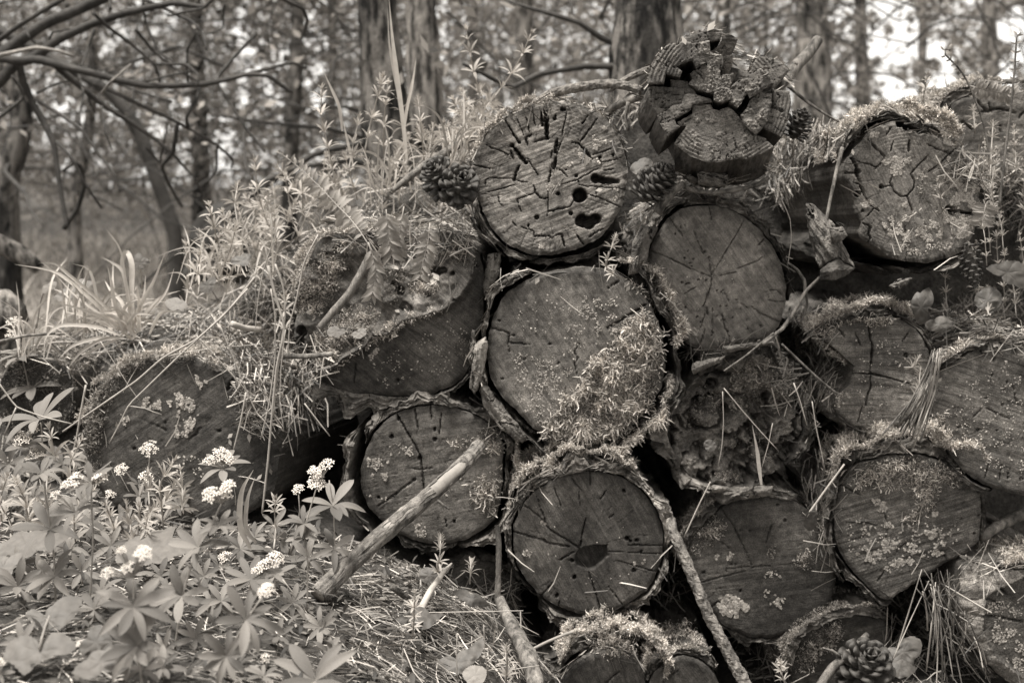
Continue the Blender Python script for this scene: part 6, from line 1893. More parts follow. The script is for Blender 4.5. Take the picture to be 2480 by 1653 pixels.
BT = thing('billet', 'broken split billet of fibrous wood jammed left of the lichen crusted log', 'wood', P(*R('3', [(270, 1560)])[0], -.12))
slab('', '', '', '3', [(20, 1100), (0, 900), (60, 900), (150, 980), (260, 1080), (270, 1180), (330, 1260), (432, 1450), (345, 1415), (290, 1372), (205, 1405), (120, 1465), (70, 1320)], -.11, .05, M_PLANK, 741, .012, part='split_face', t=BT, tilt=-.35)
slab('', '', '', '3', [(125, 1475), (205, 1412), (290, 1378), (345, 1422), (432, 1458), (340, 1535), (235, 1568), (130, 1560)], -.135, .05, M_BARK_D, 742, .004, part='broken_end', t=BT)
slab('', '', '', '3', [(205, 1115), (330, 1100), (368, 1172), (335, 1210), (255, 1245), (222, 1190)], -.145, .04, M_PLANK, 743, .003, part='splinter', t=BT)
slab('bark_chunk', 'loose ragged chunk of wood under the splintered log', 'bark', '1', [(630, 1420), (710, 1365), (790, 1400), (900, 1430), (920, 1480), (890, 1540), (760, 1545), (640, 1520)], -.08, 0.05, M_PLANK, 744, 0.007, part='chunk')
slab('bark_chunk', 'dark splinter of bark left of the ragged chunk', 'bark', '1', [(510, 1440), (580, 1425), (640, 1470), (640, 1510), (560, 1500)], -.05, 0.05, M_BARK, 745, 0.007, part='chunk')
slab('plank', 'flat rotten board lying beneath the pale log', 'board', '6', [(470, 185), (600, 165), (860, 140), (870, 165), (660, 205), (520, 232), (480, 225)], -.10, 0.05, M_PLANK, 746, 0.003, part='board')
slab('plank', 'dark flaking board under the flat rotten one', 'board', '6', [(240, 310), (420, 270), (490, 255), (470, 300), (250, 400), (235, 370)], -.09, 0.05, M_BARK, 747, 0.003, part='board')
slab('bark_slab', 'upright slab of bark in the cleft between checked, pale and central logs', 'bark', 'e', [(1960, 330), (2080, 300), (2110, 120), (2170, 0), (2050, -20), (1990, 100)], -.05, 0.05, M_BARK, 748, 0.007, part='slab')
slab('bark_slab', 'dark smooth slab of bark hanging left of the central log', 'bark', 'e', [(985, 240), (1000, 180), (1090, 170), (1080, 300), (1030, 430), (980, 500), (960, 400)], -.03, 0.05, M_BARK_D, 749, 0.007, part='slab')
slab('bark_slab', 'grey bark plate between the notched log and the central log', 'bark', 'e', [(905, 800), (980, 745), (995, 800), (985, 900), (965, 1040), (905, 1140), (870, 1100), (880, 990)], -.07, 0.04, M_BARK_L, 751, 0.007, part='slab')
slab('bark_slab', 'peeled bark plate lower left of the central log', 'bark', 'e', [(950, 1060), (1000, 1090), (1090, 1230), (1200, 1340), (1260, 1440), (1230, 1475), (1080, 1380), (970, 1230), (940, 1120)], -.07, 0.05, M_BARK, 752, 0.007, part='slab')
slab('bark_slab', 'curled dark bark beneath the lichen crusted log', 'bark', 'f', [(1420, 400), (1500, 350), (1590, 345), (1540, 400), (1460, 430)], -.05, 0.05, M_PLANK, 753, 0.007, part='slab')
slab('bark_slab', 'layered bark ledge on top of the dark smooth log', 'bark', '6', [(370, 1225), (560, 1250), (700, 1240), (860, 1240), (830, 1320), (620, 1345), (520, 1300), (390, 1290)], -.06, 0.05, M_BARK_L, 754, 0.007, part='slab')
slab('wood_knot', 'round knot end of a small branch left of the rotten log', 'wood', '6', [(45, 960), (90, 930), (140, 950), (170, 1030), (140, 1110), (90, 1110), (45, 1040)], -.05, 0.05, M_BARK_D, 755, 0.007, part='knot')


def cone_scale_mesh(tipw=.55):
    rows = []
    for x, w, z, th in ((0, .25, 0, .06), (.35, .45, .03, .08), (.7, .75, .06, .10), (.92, .70, .12, .20), (1.0, .40, .14, .10)):
        rows.append([(x, -w, z - th * .3), (x, -w * .5, z + th * .6), (x, 0, z + th), (x, w * .5, z + th * .6), (x, w, z - th * .3), (x, 0, z - th)])
    V = np.array(rows).reshape(-1, 3)
    return mesh_np('scale', np.r_[V, V[-6:].mean(0)[None].repeat(6, 0)], gridfaces(6, 6, True), M_CONE, True)


SCALE_ME = cone_scale_mesh()


def cone(label, ctr, Y, axis, length, wid, nsc, openness, seed, lift=0):
    """pine cone: woody scales set in spirals round a core; axis in camera terms (right, up, towards viewer)"""
    rng = np.random.RandomState(seed)
    c = P(ctr[0], ctr[1], Y)
    ax = Vector((axis[0], -axis[2], axis[1])).normalized()
    M = Matrix.Translation(c) @ ax.to_track_quat('Z', 'Y').to_matrix().to_4x4()
    t = thing('pine_cone', label, 'pine cone', None, 'pine cones among the logs', M)
    h = np.linspace(-.5, .5, 9)
    prof = wid * .30 * np.sqrt(np.clip(1 - (h * 1.9) ** 2, .02, 1))
    a = np.arange(10) * 2 * math.pi / 10
    V = np.stack([np.stack([p * np.cos(a), p * np.sin(a), np.full(10, q * length * .9)], 1) for p, q in zip(prof, h)])
    link('core', mesh_np('core', V.reshape(-1, 3), gridfaces(9, 10, True), M_BARK_D), t)
    for i in range(nsc):
        f = (i + .5) / nsc
        z = -.46 + .94 * f
        r = wid * .5 * max(.12, 1 - abs((z + .12) * 1.65) ** 2.2) ** .7
        an = i * 2.39996
        ro = Vector((math.cos(an), math.sin(an), 0))
        el = math.radians(22 + 58 * f ** 1.2 - 40 * openness * (1 - f) + rng.normal() * 6)
        d = ro * math.cos(el) + Vector((0, 0, 1)) * math.sin(el)
        u = Vector((-math.sin(an), math.cos(an), 0))
        nrm = d.cross(u) * -1
        base = ro * r * .30 + Vector((0, 0, z * length * .9))
        ln = max(r * .92, wid * .2)
        w = min(max(r * .42, wid * .12), wid * .22)
        MM = Matrix(((d.x * ln, u.x * w, nrm.x * ln * .6, base.x), (d.y * ln, u.y * w, nrm.y * ln * .6, base.y), (d.z * ln, u.z * w, nrm.z * ln * .6, base.z), (0, 0, 0, 1)))
        link('scale', SCALE_ME, t, MM)


cone('large closed pine cone lying between the checked log and the pale log', R('b', [(2140, 1270)])[0], -.06, (.62, .72, .35), .085, .066, 74, .1, 761)
cone('dark open pine cone left of the checked log, farther from it', R('b', [(680, 1220)])[0], -.02, (-.5, .6, .7), .070, .068, 46, .9, 762)
cone('paler open pine cone tight against the left side of the checked log', R('b', [(800, 1270)])[0], -.05, (.2, .5, .85), .062, .064, 44, .9, 763)
cone('small pale pine cone behind the splintered log on its right', R('c', [(800, 860)])[0], .06, (.3, .8, .3), .06, .048, 54, .5, 764)
cone('open pine cone in the lower right corner, tip towards the viewer', R('i', [(1260, 1450)])[0], -.20, (.1, .75, .65), .075, .088, 58, .9, 765)
cone('pine cone half hidden under the lowest white rosette on the left', R('g', [(960, 1170)])[0], -.62, (.3, .5, .8), .065, .05, 46, .6, 766)
cone('withered brown cone hanging right of the lichen crusted log', R('f', [(1990, 250)])[0], -.03, (.1, -.9, .3), .095, .04, 60, .2, 767)


# ------------------------------------------------------------------ plants
M_LEAF = leaf_mat("fresh_leaf", .19, .30, .38, 0, 70, .16)
M_LEAF_D = leaf_mat("dull_leaf", .15, .3, .25, 0, 60, .22)
M_CLEAV = leaf_mat("cleavers_leaf", .44, .35, .18, 0, 70, .12)
M_STEM = leaf_mat("green_stem", .36, .15, .2, 0, 60, .15)
M_BLADE = leaf_mat("grass_blade", .50, .35, .18, 0, 60, .12)
M_PETAL = plain_mat("white_petal", .82, .6, .2, 60, .06, 0, .001, .2)
M_FERN = leaf_mat("fern_leaf", .30, .3, .18, 0, 90, .2)


def leaf_mesh(name, w=.16, droop=.15, fold=.25, tipf=.62, n=9, mat=None, seed=0, ser=0, wav=.0):
    """lanceolate leaf along +x, length 1, folded at the midrib; ser = number of teeth"""
    rng = np.random.RandomState(seed)
    x = np.linspace(0, 1, n if not ser else ser * 2 + 1)
    wd = w * np.clip(np.sin(np.pi * np.clip(x, 0, 1) ** tipf), 0, 1) ** (.8 if ser else .62)
    wd = np.maximum(wd, .012 * (1 - x))
    if ser:
        wd = wd * (1 + .16 * (np.arange(len(x)) % 2 * 2 - 1))
    z = .10 * np.sin(x * 2.4) - droop * x ** 2
    rows = []
    for k in (-1, -.5, 0, .5, 1):
        rows.append(np.stack([x + (0.02 * abs(k)), wd * k, z + fold * wd * abs(k) ** 1.3 - (.02 * w if k == 0 else 0) + wav * .1 * np.sin(x * 14 + k * 2 + seed) * abs(k) * w / .16], 1))
    V = np.stack(rows, 1).reshape(-1, 3)
    return mesh_np(name, V, gridfaces(len(x), 5), mat, True)


LEAFS = [leaf_mesh('leaf', .135, .20, .20, 1.15, 12, M_LEAF, 1), leaf_mesh('leaf', .15, .10, .16, 1.25, 12, M_LEAF, 2), leaf_mesh('leaf', .125, .34, .25, 1.1, 12, M_LEAF, 3), leaf_mesh('leaf', .145, -.05, .2, 1.2, 12, M_LEAF, 4)]


def frame(d, nrm, ln, wd, th, loc):
    d = d.normalized()
    s = nrm.cross(d).normalized()
    n2 = d.cross(s)
    return Matrix(((d.x * ln, s.x * wd, n2.x * th, loc.x), (d.y * ln, s.y * wd, n2.y * th, loc.y), (d.z * ln, s.z * wd, n2.z * th, loc.z), (0, 0, 0, 1)))


def axis_tilt(deg, roll=0.0):
    a = math.radians(deg)
    return Vector((math.sin(roll) * .35, -math.sin(a), math.cos(a))).normalized()


def stem_mesh(W, r0, r1, mat, off, parent, name='stem', seed=0):
    V, F = pipe(W, np.linspace(r0, r1, len(W)), 6, 0, seed, .012)
    return link(name, mesh_np(name, V - off, F, mat, True), parent)


def whorl_leaves(t, off, c, axis, n, ln, elev, rng, meshes, name='leaf', jit=.14):
    a0 = rng.rand() * 6.28
    q = axis.to_track_quat('Z', 'X').to_matrix()
    for i in range(n):
        a = a0 + i * 2 * math.pi / n + rng.normal() * jit
        e = math.radians(elev + rng.normal() * 9)
        d = q @ Vector((math.cos(a) * math.cos(e), math.sin(a) * math.cos(e), math.sin(e)))
        nr = q @ Vector((-math.cos(a) * math.sin(e), -math.sin(a) * math.sin(e), math.cos(e)))
        k = ln * rng.uniform(.82, 1.12)
        link(name, meshes[rng.randint(len(meshes))], t, frame(d, nr, k, k, k, Vector(c - off)))


def floret_mesh():
    Vs, Fs = [], []
    for i in range(4):
        a = i * math.pi / 2
        ca, sa = math.cos(a), math.sin(a)
        p = np.array([(.08, 0, 0), (.55, -.26, .22), (1.0, -.10, .16), (1.0, .10, .16), (.55, .26, .22), (.55, 0, .12)])
        p = np.stack([p[:, 0] * ca - p[:, 1] * sa, p[:, 0] * sa + p[:, 1] * ca, p[:, 2]], 1)
        b = i * 6
        Vs.append(p)
        Fs += [[b, b + 1, b + 5], [b + 1, b + 2, b + 5], [b + 2, b + 3, b + 5], [b + 3, b + 4, b + 5], [b + 4, b, b + 5]]
    a = np.arange(5) * 2 * math.pi / 5
    tb = np.concatenate([np.stack([.10 * np.cos(a), .10 * np.sin(a), np.full(5, .02)], 1), np.stack([.07 * np.cos(a), .07 * np.sin(a), np.full(5, -.55)], 1)])
    b = 24
    for k in range(5):
        Fs += [[b + k, b + (k + 1) % 5, b + 5 + (k + 1) % 5], [b + k, b + 5 + (k + 1) % 5, b + 5 + k]]
    return mesh_np('floret', np.concatenate(Vs + [tb]), np.array(Fs), M_PETAL, False)


FLORET = floret_mesh()


def flower_head(t, off, c, size, n, rng, axis, base=None):
    """a loose flat-topped cluster of tiny four-petalled flowers on thread stalks"""
    q = axis.to_track_quat('Z', 'X').to_matrix()
    foot = c - np.array(q @ Vector((0, 0, 1))) * size * 1.1 if base is None else base
    K = []
    spots = []
    for i in range(n):
        r = size * math.sqrt((i + .5) / n)
        a = i * 2.4 + rng.rand() * .5
        p = Vector((r * math.cos(a), r * math.sin(a) * .9, -.35 * r * r / size + rng.normal() * size * .08))
        w = c + np.array(q @ p)
        spots.append((w, (q @ (Vector((p.x, p.y, size * 1.1)))).normalized()))
        K.append(np.stack([foot, foot + (w - foot) * .55 + rng.normal(size=3) * size * .06, w]))
    V, F = tubes(np.array(K), np.full((n, 3), .00055), 3, int(rng.randint(1e6)))
    fh = link('flower_head', mesh_np('flower_head', V - off, F, M_STEM, True), t)
    for w, d in spots:
        s = min(.0042, size * .42) * rng.uniform(.85, 1.2)
        ref = Vector(rng.normal(size=3))
        u = d.cross(ref).normalized()
        link('floret', FLORET, fh, frame(u, d, s, s, s, Vector(w - off)))


def ground_Y(s):
    H, N, ok = cast([s])
    return H[0] if len(H) else P(s[0], s[1], -.6)


ORD = ['nearest', 'second nearest', 'third nearest', 'fourth nearest', 'fifth nearest', 'sixth nearest', 'seventh nearest', 'eighth nearest', 'ninth nearest', 'tenth nearest', 'eleventh nearest', 'twelfth nearest', '13th nearest', '14th nearest', '15th nearest', '16th nearest', '17th nearest', '18th nearest', '19th nearest', '20th nearest', '21st nearest', '22nd nearest']


def rank_labels(items, marks, text):
    """items: [(object, (x, y))]; each gets a label by its nearest landmark and its rank from it"""
    by = {}
    for o, p in items:
        k = min(marks, key=lambda m: math.hypot(m[1] - p[0], m[2] - p[1]))
        by.setdefault(k, []).append((math.hypot(k[1] - p[0], k[2] - p[1]), o))
    for k, l in by.items():
        for i, (d, o) in enumerate(sorted(l, key=lambda q: q[0])):
            o['label'] = '%s, %s to %s' % (text, ORD[min(i, 21)], k[0])


def woodruff(label, stem, whorls, heads, seed, reg='g', Yb=None, lean=0.0, nl=(7, 9)):
    """stem traced base first; whorls (x, y, reach, tilt); heads (x, y, radius, count)"""
    rng = np.random.RandomState(seed)
    s = R(reg, stem)
    b = ground_Y(s[0])
    Y0 = b[1] if Yb is None else Yb
    Ys = Y0 + lean * np.linspace(0, 1, len(s))
    W = PP(s, Ys)
    t = thing('woodruff', label, 'wildflower', W[0], 'white woodruff at the lower left')
    off = W[0]
    stem_mesh(W, .0016, .0010, M_STEM, off, t)
    px = (Y0 + 2.6) / FPX * REG[reg][2]

    def at(x, y):
        q = R(reg, [(x, y)])[0]
        k = int(np.argmin(np.linalg.norm(s - q, axis=1)))
        return PP([q], Ys[k] - .004)[0]
    for x, y, r, tilt in whorls:
        whorl_leaves(t, off, at(x, y), axis_tilt(tilt, rng.normal()), rng.randint(nl[0], nl[1] + 1), r * px * 1.32, 14, rng, LEAFS)
    for x, y, r, n in heads:
        c = at(x, y) + np.array([0, -.006, 0])
        flower_head(t, off, c, r * px, n, rng, axis_tilt(38, rng.normal()), at(*min([(a, b_) for a, b_ in stem] + [(wx, wy) for wx, wy, _, _ in whorls], key=lambda p: math.hypot(p[0] - x, p[1] - y) if p[1] > y else 1e9)))
    return t


woodruff('woodruff with the largest rosette near the bottom edge, tiny florets above two whorls', [(985, 1640), (940, 1310), (917, 1040), (915, 840)], [(945, 1305, 225, 58), (917, 1040, 205, 42)], [(745, 790, 48, 9), (870, 755, 52, 9), (990, 648, 62, 14), (838, 632, 34, 8)], 801)
woodruff('leaning woodruff over the driftwood branch with one round flower head', [(1470, 1640), (1560, 1370), (1690, 1130), (1800, 970)], [(1555, 1375, 165, 60), (1688, 1130, 190, 50)], [(1830, 900, 56, 16)], 802)
woodruff('tall woodruff curving up before the dark low log, two joined flower heads on top', [(1200, 1330), (1250, 965), (1350, 640), (1450, 480), (1520, 330)], [(1248, 965, 165, 50), (1360, 632, 165, 40), (1500, 480, 120, 30)], [(1445, 240, 62, 18), (1555, 195, 56, 16), (1565, 255, 36, 8)], 803)
woodruff('woodruff with a big spread whorl and no flower, left edge', [(385, 1060), (372, 700), (345, 500), (300, 160), (285, 120)], [(345, 505, 215, 30), (380, 830, 165, 45), (285, 125, 125, 25)], [], 804)
woodruff('woodruff with several loose heads above the large pale leaf', [(610, 1120), (640, 600), (625, 200), (600, 130)], [(625, 190, 130, 25), (520, 390, 150, 35)], [(695, 140, 52, 12), (510, 150, 60, 14), (460, 190, 42, 9), (385, 255, 36, 7)], 805, nl=(6, 8))
woodruff('slim woodruff with one head just left of the tall curving one', [(945, 590), (955, 320), (985, 190)], [(955, 280, 80, 25)], [(1010, 135, 55, 14)], 806, nl=(5, 6))
woodruff('woodruff at the dark hollow by the straw, with the brightest tiered flower head', [(2110, 1080), (2112, 700), (2085, 520), (2170, 230)], [(2085, 470, 115, 30), (2090, 560, 95, 40)], [(2180, 165, 66, 22), (2165, 95, 50, 14), (2235, 50, 56, 12)], 807)
woodruff('woodruff leaning beside the leaning branch with broad dark leaves', [(2310, 960), (2300, 650), (2290, 360), (2260, 170)], [(2285, 345, 185, 35), (2292, 640, 130, 45)], [], 808, nl=(6, 7))
woodruff('woodruff with a stepped double flower head right of the large pale leaf', [(1715, 1050), (1720, 850), (1800, 780)], [(1720, 850, 175, 35)], [(1900, 690, 66, 16), (1810, 735, 52, 12), (1765, 770, 36, 7)], 809)
woodruff('flowerless rosette cut by the bottom edge, right of the driftwood', [(2170, 1720), (2162, 1550)], [(2162, 1545, 235, 45)], [], 810)
woodruff('stalked single floret cluster on the right of the tall curving woodruff', [(1990, 690), (2060, 400), (2050, 270)], [(1970, 740, 145, 40)], [(2048, 215, 44, 11)], 811, nl=(6, 7))
woodruff('small woodruff head against the dark low log above the slim one', [(960, 330), (900, 150), (840, 90)], [(950, 200, 70, 30)], [(830, 80, 54, 14)], 812, nl=(4, 5))
woodruff('tiny headed woodruff before the dark gap under the low log', [(728, 520), (730, 310), (750, 270)], [(728, 500, 100, 40)], [(765, 255, 38, 9)], 813, nl=(5, 6))
woodruff('low flowerless rosette under the largest one', [(985, 1600), (980, 1470)], [(982, 1470, 130, 50)], [], 814)
woodruff('dull rosette at the right of the needles near the leaning branch', [(1525, 1120), (1520, 1000)], [(1520, 1000, 110, 40)], [], 815)
woodruff('pale whorl on a long stalk at the left edge with the highest flower head', [(235, 1330), (190, 1050), (150, 880), (120, 720)], [(228, 1100, 185, 30), (150, 885, 130, 25)], [(112, 635, 62, 14), (80, 715, 44, 9)], 816, reg='d')
woodruff('crowded woodruff at the left edge below the highest one, three bright heads', [(300, 1600), (280, 1320), (200, 1450)], [(280, 1320, 225, 30), (170, 1500, 130, 30)], [(150, 1430, 70, 16), (235, 1370, 36, 8), (230, 1525, 66, 16)], 817, reg='d', Yb=-.2)
woodruff('upright woodruff head standing before the dark low log, centre left', [(1020, 480), (1000, 280), (1020, 100), (1030, -20)], [(1010, 280, 60, 25)], [(1030, -65, 70, 20)], 818, nl=(4, 5))
woodruff('woodruff head and narrow whorl left of the upright one', [(630, 200), (680, 100), (750, 20)], [(620, 60, 130, 20)], [(760, -20, 66, 18)], 819, nl=(6, 7))
woodruff('bright woodruff cluster above the two joined heads', [(1520, 330), (1530, 200), (1535, 60)], [(1530, 90, 150, 25)], [(1530, -30, 66, 18), (1580, 10, 46, 10), (1440, 20, 44, 8)], 820, Yb=-.36)
woodruff('small white cluster low beside the stepped double head', [(1540, 830), (1545, 740)], [(1500, 760, 90, 40)], [(1545, 680, 50, 12)], 821, nl=(5, 6))
woodruff('single floret low on the driftwood branch', [(1825, 1470), (1830, 1410)], [(1815, 1480, 60, 40)], [(1830, 1370, 38, 7)], 822, nl=(4, 5))
woodruff('floret at the left edge in the lower corner', [(10, 1540), (5, 1440)], [(0, 1500, 80, 40)], [(0, 1400, 40, 8)], 823, nl=(4, 5))
_it = []
_rg = np.random.RandomState(838)
_sp = [(300, 850, 130), (560, 800, 120), (120, 900, 150), (690, 950, 130), (2010, 1010, 110), (2200, 1180, 120), (1400, 830, 110), (1100, 830, 120), (40, 330, 130), (230, 300, 110), (480, 640, 140), (850, 480, 120), (1340, 1250, 110), (1130, 1330, 110), (60, 60, 130), (1650, 640, 120), (760, 620, 110), (2250, 1350, 100), (90, 180, 120), (1220, 330, 90), (1880, 480, 100), (430, 60, 120), (1750, 560, 90), (580, 330, 120)]
while len(_sp) < 36:
    p = (_rg.uniform(-60, 2250), _rg.uniform(280, 1560))
    if p[1] > 300 + .12 * p[0] and min(math.hypot(p[0] - q[0], p[1] - q[1]) for q in _sp) > 105:
        _sp.append((p[0], p[1], _rg.uniform(80, 140)))
for i, (x, y, r) in enumerate(_sp):
    o = woodruff('', [(x + 5, y + 90), (x, y)], [(x, y, r, _rg.uniform(25, 60))], [], 840 + i, nl=(6, 8))
    _it.append((o, (x, y)))
rank_labels(_it, [('the corner leaf', 265, 1345), ('the driftwood branch', 1700, 1380), ('the large pale leaf', 1030, 640), ('the largest rosette', 945, 1305), ('the tiered flower head', 2180, 300), ('the left edge whorl', 345, 505), ('the joined flower heads', 1500, 300), ('the stepped double head', 1850, 730), ('the leaf with three lobes', 330, 1120), ('the white straw', 2080, 1030)], 'small flowerless rosette')


# ---- cleavers
_cl = []
for w in (.068, .085):
    for dr in (.1, .3):
        _cl.append(leaf_mesh('leaf', w, dr, .2, 1.0, 6, M_CLEAV, 5))
_clv = [(np.array([v.co[:] for v in m.vertices]), np.array([p.vertices[:] for p in m.polygons])) for m in _cl]


def whorl_mesh(n, ln, elev, rng, small=False):
    Vs, Fs, b = [], [], 0
    a0 = rng.rand() * 6.28
    for i in range(n):
        V, F = _clv[rng.randint(len(_clv))]
        a = a0 + i * 2 * math.pi / n + rng.normal() * .15
        e = math.radians(elev + rng.normal() * 10)
        k = ln * rng.uniform(.75, 1.15)
        M = np.array(frame(Vector((math.cos(a) * math.cos(e), math.sin(a) * math.cos(e), math.sin(e))), Vector((-math.cos(a) * math.sin(e), -math.sin(a) * math.sin(e), math.cos(e))), k, k * 1.15, k, Vector((0, 0, 0))))
        Vs.append(V @ M[:3, :3].T)
        Fs.append(F + b)
        b += len(V)
    return mesh_np('leaf_whorl', np.concatenate(Vs), np.concatenate(Fs), M_CLEAV, True)


rng = np.random.RandomState(900)
WH = [whorl_mesh(7, 1, 42, rng), whorl_mesh(6, 1, 35, rng), whorl_mesh(8, 1, 50, rng), whorl_mesh(7, 1, 25, rng)]
TIP = [whorl_mesh(9, 1, 68, rng), whorl_mesh(8, 1, 60, rng)]


def cleavers(label, reg, pts, Y, seed, ln=.026, gap=.042, r=.0015, group='cleavers on the bank and the pile'):
    """pts tip first; goose-grass stem with whorls of narrow leaves that crowd towards the tip"""
    rng = np.random.RandomState(seed)
    s = R(reg, pts)[::-1]
    W = PP(s, Y + .04 * np.sin(np.arange(len(s)) + seed))
    t = thing('cleavers', label, 'cleavers', W[0], group)
    off = W[0]
    stem_mesh(W, r, r * .7, M_STEM, off, t, seed=seed)
    L = np.r_[0, np.cumsum(np.linalg.norm(np.diff(W, axis=0), axis=1))]
    q = L[-1]
    k = 0
    while q > 0:
        p = np.array([np.interp(q, L, W[:, i]) for i in range(3)])
        p2 = np.array([np.interp(min(q + .01, L[-1] + .01), np.r_[L, L[-1] + .02], np.r_[W[:, i], W[-1, i] + (W[-1, i] - W[-2, i]) / (L[-1] - L[-2]) * .02]) for i in range(3)])
        ax = Vector(p2 - p)
        if ax.length < 1e-6:
            ax = Vector((0, 0, 1))
        M = Matrix.Translation(Vector(p - off)) @ ax.to_track_quat('Z', 'Y').to_matrix().to_4x4() @ Matrix.Rotation(rng.rand() * 6, 4, 'Z')
        f = ln * (.55 if k == 0 else .75 if k == 1 else rng.uniform(.85, 1.15))
        link('leaf_whorl', (TIP if k == 0 else WH)[rng.randint(2 if k == 0 else 4)], t, M @ Matrix.Scale(f, 4))
        q -= gap * (.35 if k == 0 else .7 if k == 1 else 1) * rng.uniform(.8, 1.2)
        k += 1
    return t


_c = [('tall cleavers slanting right before the blurred middle trunk', 'b', [(1290, 240), (1230, 380), (1150, 520), (1060, 640), (980, 740), (900, 900)], .30), ('tall cleavers with a bent tip above the moss of the checked log', 'b', [(850, 220), (870, 330), (890, 450), (930, 600), (945, 700), (960, 860)], .32),
      ('cleavers leaning left before the dark barked pine', 'b', [(270, 540), (235, 680), (190, 850), (150, 1050)], .30), ('cleavers just right of the leaning one before the dark pine', 'b', [(310, 580), (290, 750), (280, 950), (285, 1100)], .34),
      ('cleavers before the paler trunk', 'b', [(520, 700), (530, 800), (545, 950), (560, 1100)], .28), ('short cleavers close to the moss on the checked log', 'b', [(820, 740), (850, 850), (865, 950), (870, 1080)], .12), ('cleavers between the dark pine and the paler trunk', 'b', [(390, 700), (420, 880), (430, 1050), (440, 1180)], .26),
      ('cleavers left of the long grass blade at the bank top', 'b', [(110, 820), (70, 1000), (40, 1180)], .22), ('tall cleavers above the fern, first from the left on the bank crest', 'a', [(2210, 620), (2200, 800), (2240, 950), (2290, 1180), (2300, 1350)], .24), ('cleavers left of the fern with a tufted crown', 'a', [(1750, 1120), (1770, 1330), (1830, 1520), (1900, 1640)], .16),
      ('low cleavers before the mossy stump', 'a', [(1440, 1420), (1460, 1520), (1500, 1680)], .16), ('slim cleavers between the stump and the tufted one', 'a', [(1630, 1280), (1610, 1400), (1640, 1580), (1660, 1700)], .18), ('cleavers leaning towards the fern stalk', 'a', [(1840, 1360), (1860, 1500), (1880, 1650)], .12),
      ('cleavers at the left of the bank above the grass tuft', 'd', [(1280, 130), (1300, 280), (1290, 420), (1270, 560)], .14), ('cleavers beside the bramble sprig above the grass tuft', 'd', [(1370, 200), (1355, 380), (1350, 480), (1370, 600)], .10), ('cleavers rising where the bank dips left of the notched log', 'd', [(1620, 0), (1590, 120), (1540, 260), (1500, 380)], .10),
      ('pair of thin cleavers behind the moss brow of the lichen crusted log, left one', 'c', [(1690, 520), (1665, 650), (1645, 820)], .22), ('pair of thin cleavers behind the moss brow of the lichen crusted log, right one', 'c', [(1720, 620), (1690, 720), (1660, 820)], .2), ('short cleavers before the back log', 'c', [(2005, 740), (2010, 820), (2015, 920)], .12),
      ('cleavers at the right flank of the lichen crusted log', 'c', [(2140, 850), (2130, 1000), (2120, 1220)], .05), ('cleavers near the right edge before the back log', 'c', [(2285, 890), (2290, 1020), (2300, 1180)], .10), ('small fresh cleavers in front of the mossy bark log at the bottom', 'i', [(680, 1420), (690, 1500), (720, 1590)], -.22),
      ('single cleavers sprig sprouting from the cleft above the central log', 'e', [(1870, 70), (1840, 150), (1820, 210), (1805, 280), (1900, 345)], -.12), ('sprig with three tiers of leaves before the leaning log', 'h', [(672, 560), (670, 660), (660, 720), (650, 810)], -.30), ('tiny two leaved seedling beside the dead leaf', 'h', [(882, 730), (878, 790), (872, 880)], -.28),
      ('feathery cleavers before the low log, between woodruff heads', 'g', [(1240, 110), (1250, 200), (1255, 290), (1250, 380)], -.34), ('cleavers in the dark gap right of the low log', 'g', [(1890, 310), (1885, 400), (1895, 520), (1880, 640)], -.34), ('low cleavers left of the tall curving woodruff', 'g', [(1010, 430), (1000, 500), (960, 580)], -.42), ('cleavers standing in the needles beside the pale stick', 'h', [(495, 950), (490, 1060), (490, 1130), (475, 1280)], -.50),
      ('cleavers beside the mossy dead branch at the bottom', 'h', [(1125, 1320), (1130, 1420), (1120, 1600)], -.46), ('wiry dead cleavers strand on the bitten log', 'f', [(1625, 900), (1590, 960), (1530, 960)], -.06), ('dry whorled strand hanging down the bitten log', 'f', [(1640, 990), (1630, 1090), (1625, 1140), (1570, 1200)], -.06), ('cleavers among the needles in the lower right', 'f', [(2100, 420), (2095, 520), (2110, 600)], -.06),
      ('cleavers clump below the crowded heads at the left edge', 'd', [(340, 1390), (360, 1480), (380, 1600)], -.30), ('whorled sprig before the low log beside the straw', 'd', [(1960, 480), (1950, 600), (1960, 720)], -.03)]
for i, (lab, reg, pts, Yc) in enumerate(_c):
    cleavers(lab, reg, pts, Yc, 910 + i, ln=.030 if reg in 'abd' else .020 if reg != 'g' else .024, gap=.045 if reg in 'abd' else .03)
rng = np.random.RandomState(960)
_lx = np.array([430, 520, 620, 700, 780, 860, 940, 1020, 1100, 1180, 1260])
_ly = np.array([640, 580, 540, 490, 450, 430, 395, 360, 320, 270, 240])
_it = []
for i in range(64):
    x = rng.uniform(440, 1215)
    Yc = rng.uniform(.22, .75)
    y0 = np.interp(x, _lx, _ly) + rng.uniform(-60, 10) + (.3 - Yc) * 40
    h = rng.uniform(80, 130)
    ln_ = rng.normal() * 45
    _it.append((cleavers('', 'S', [(x + ln_, y0), (x + ln_ * .6, y0 + h * .4), (x, y0 + h)], Yc, 970 + i, ln=.028, gap=.04, group='cleavers thicket on the bank crest'), (x, y0)))
rank_labels(_it, [('the fern tip', 680, 375), ('the dark barked pine', 900, 300), ('the moss of the checked log', 1170, 300), ('the grass tuft', 420, 640), ('the mossy stump', 540, 540), ('the tall grass blade', 970, 420), ('the paler trunk', 1060, 380), ('the open cones', 1090, 450), ('the slanting tall cleavers', 1240, 250)], 'cleavers in the bank crest thicket')
_it = []
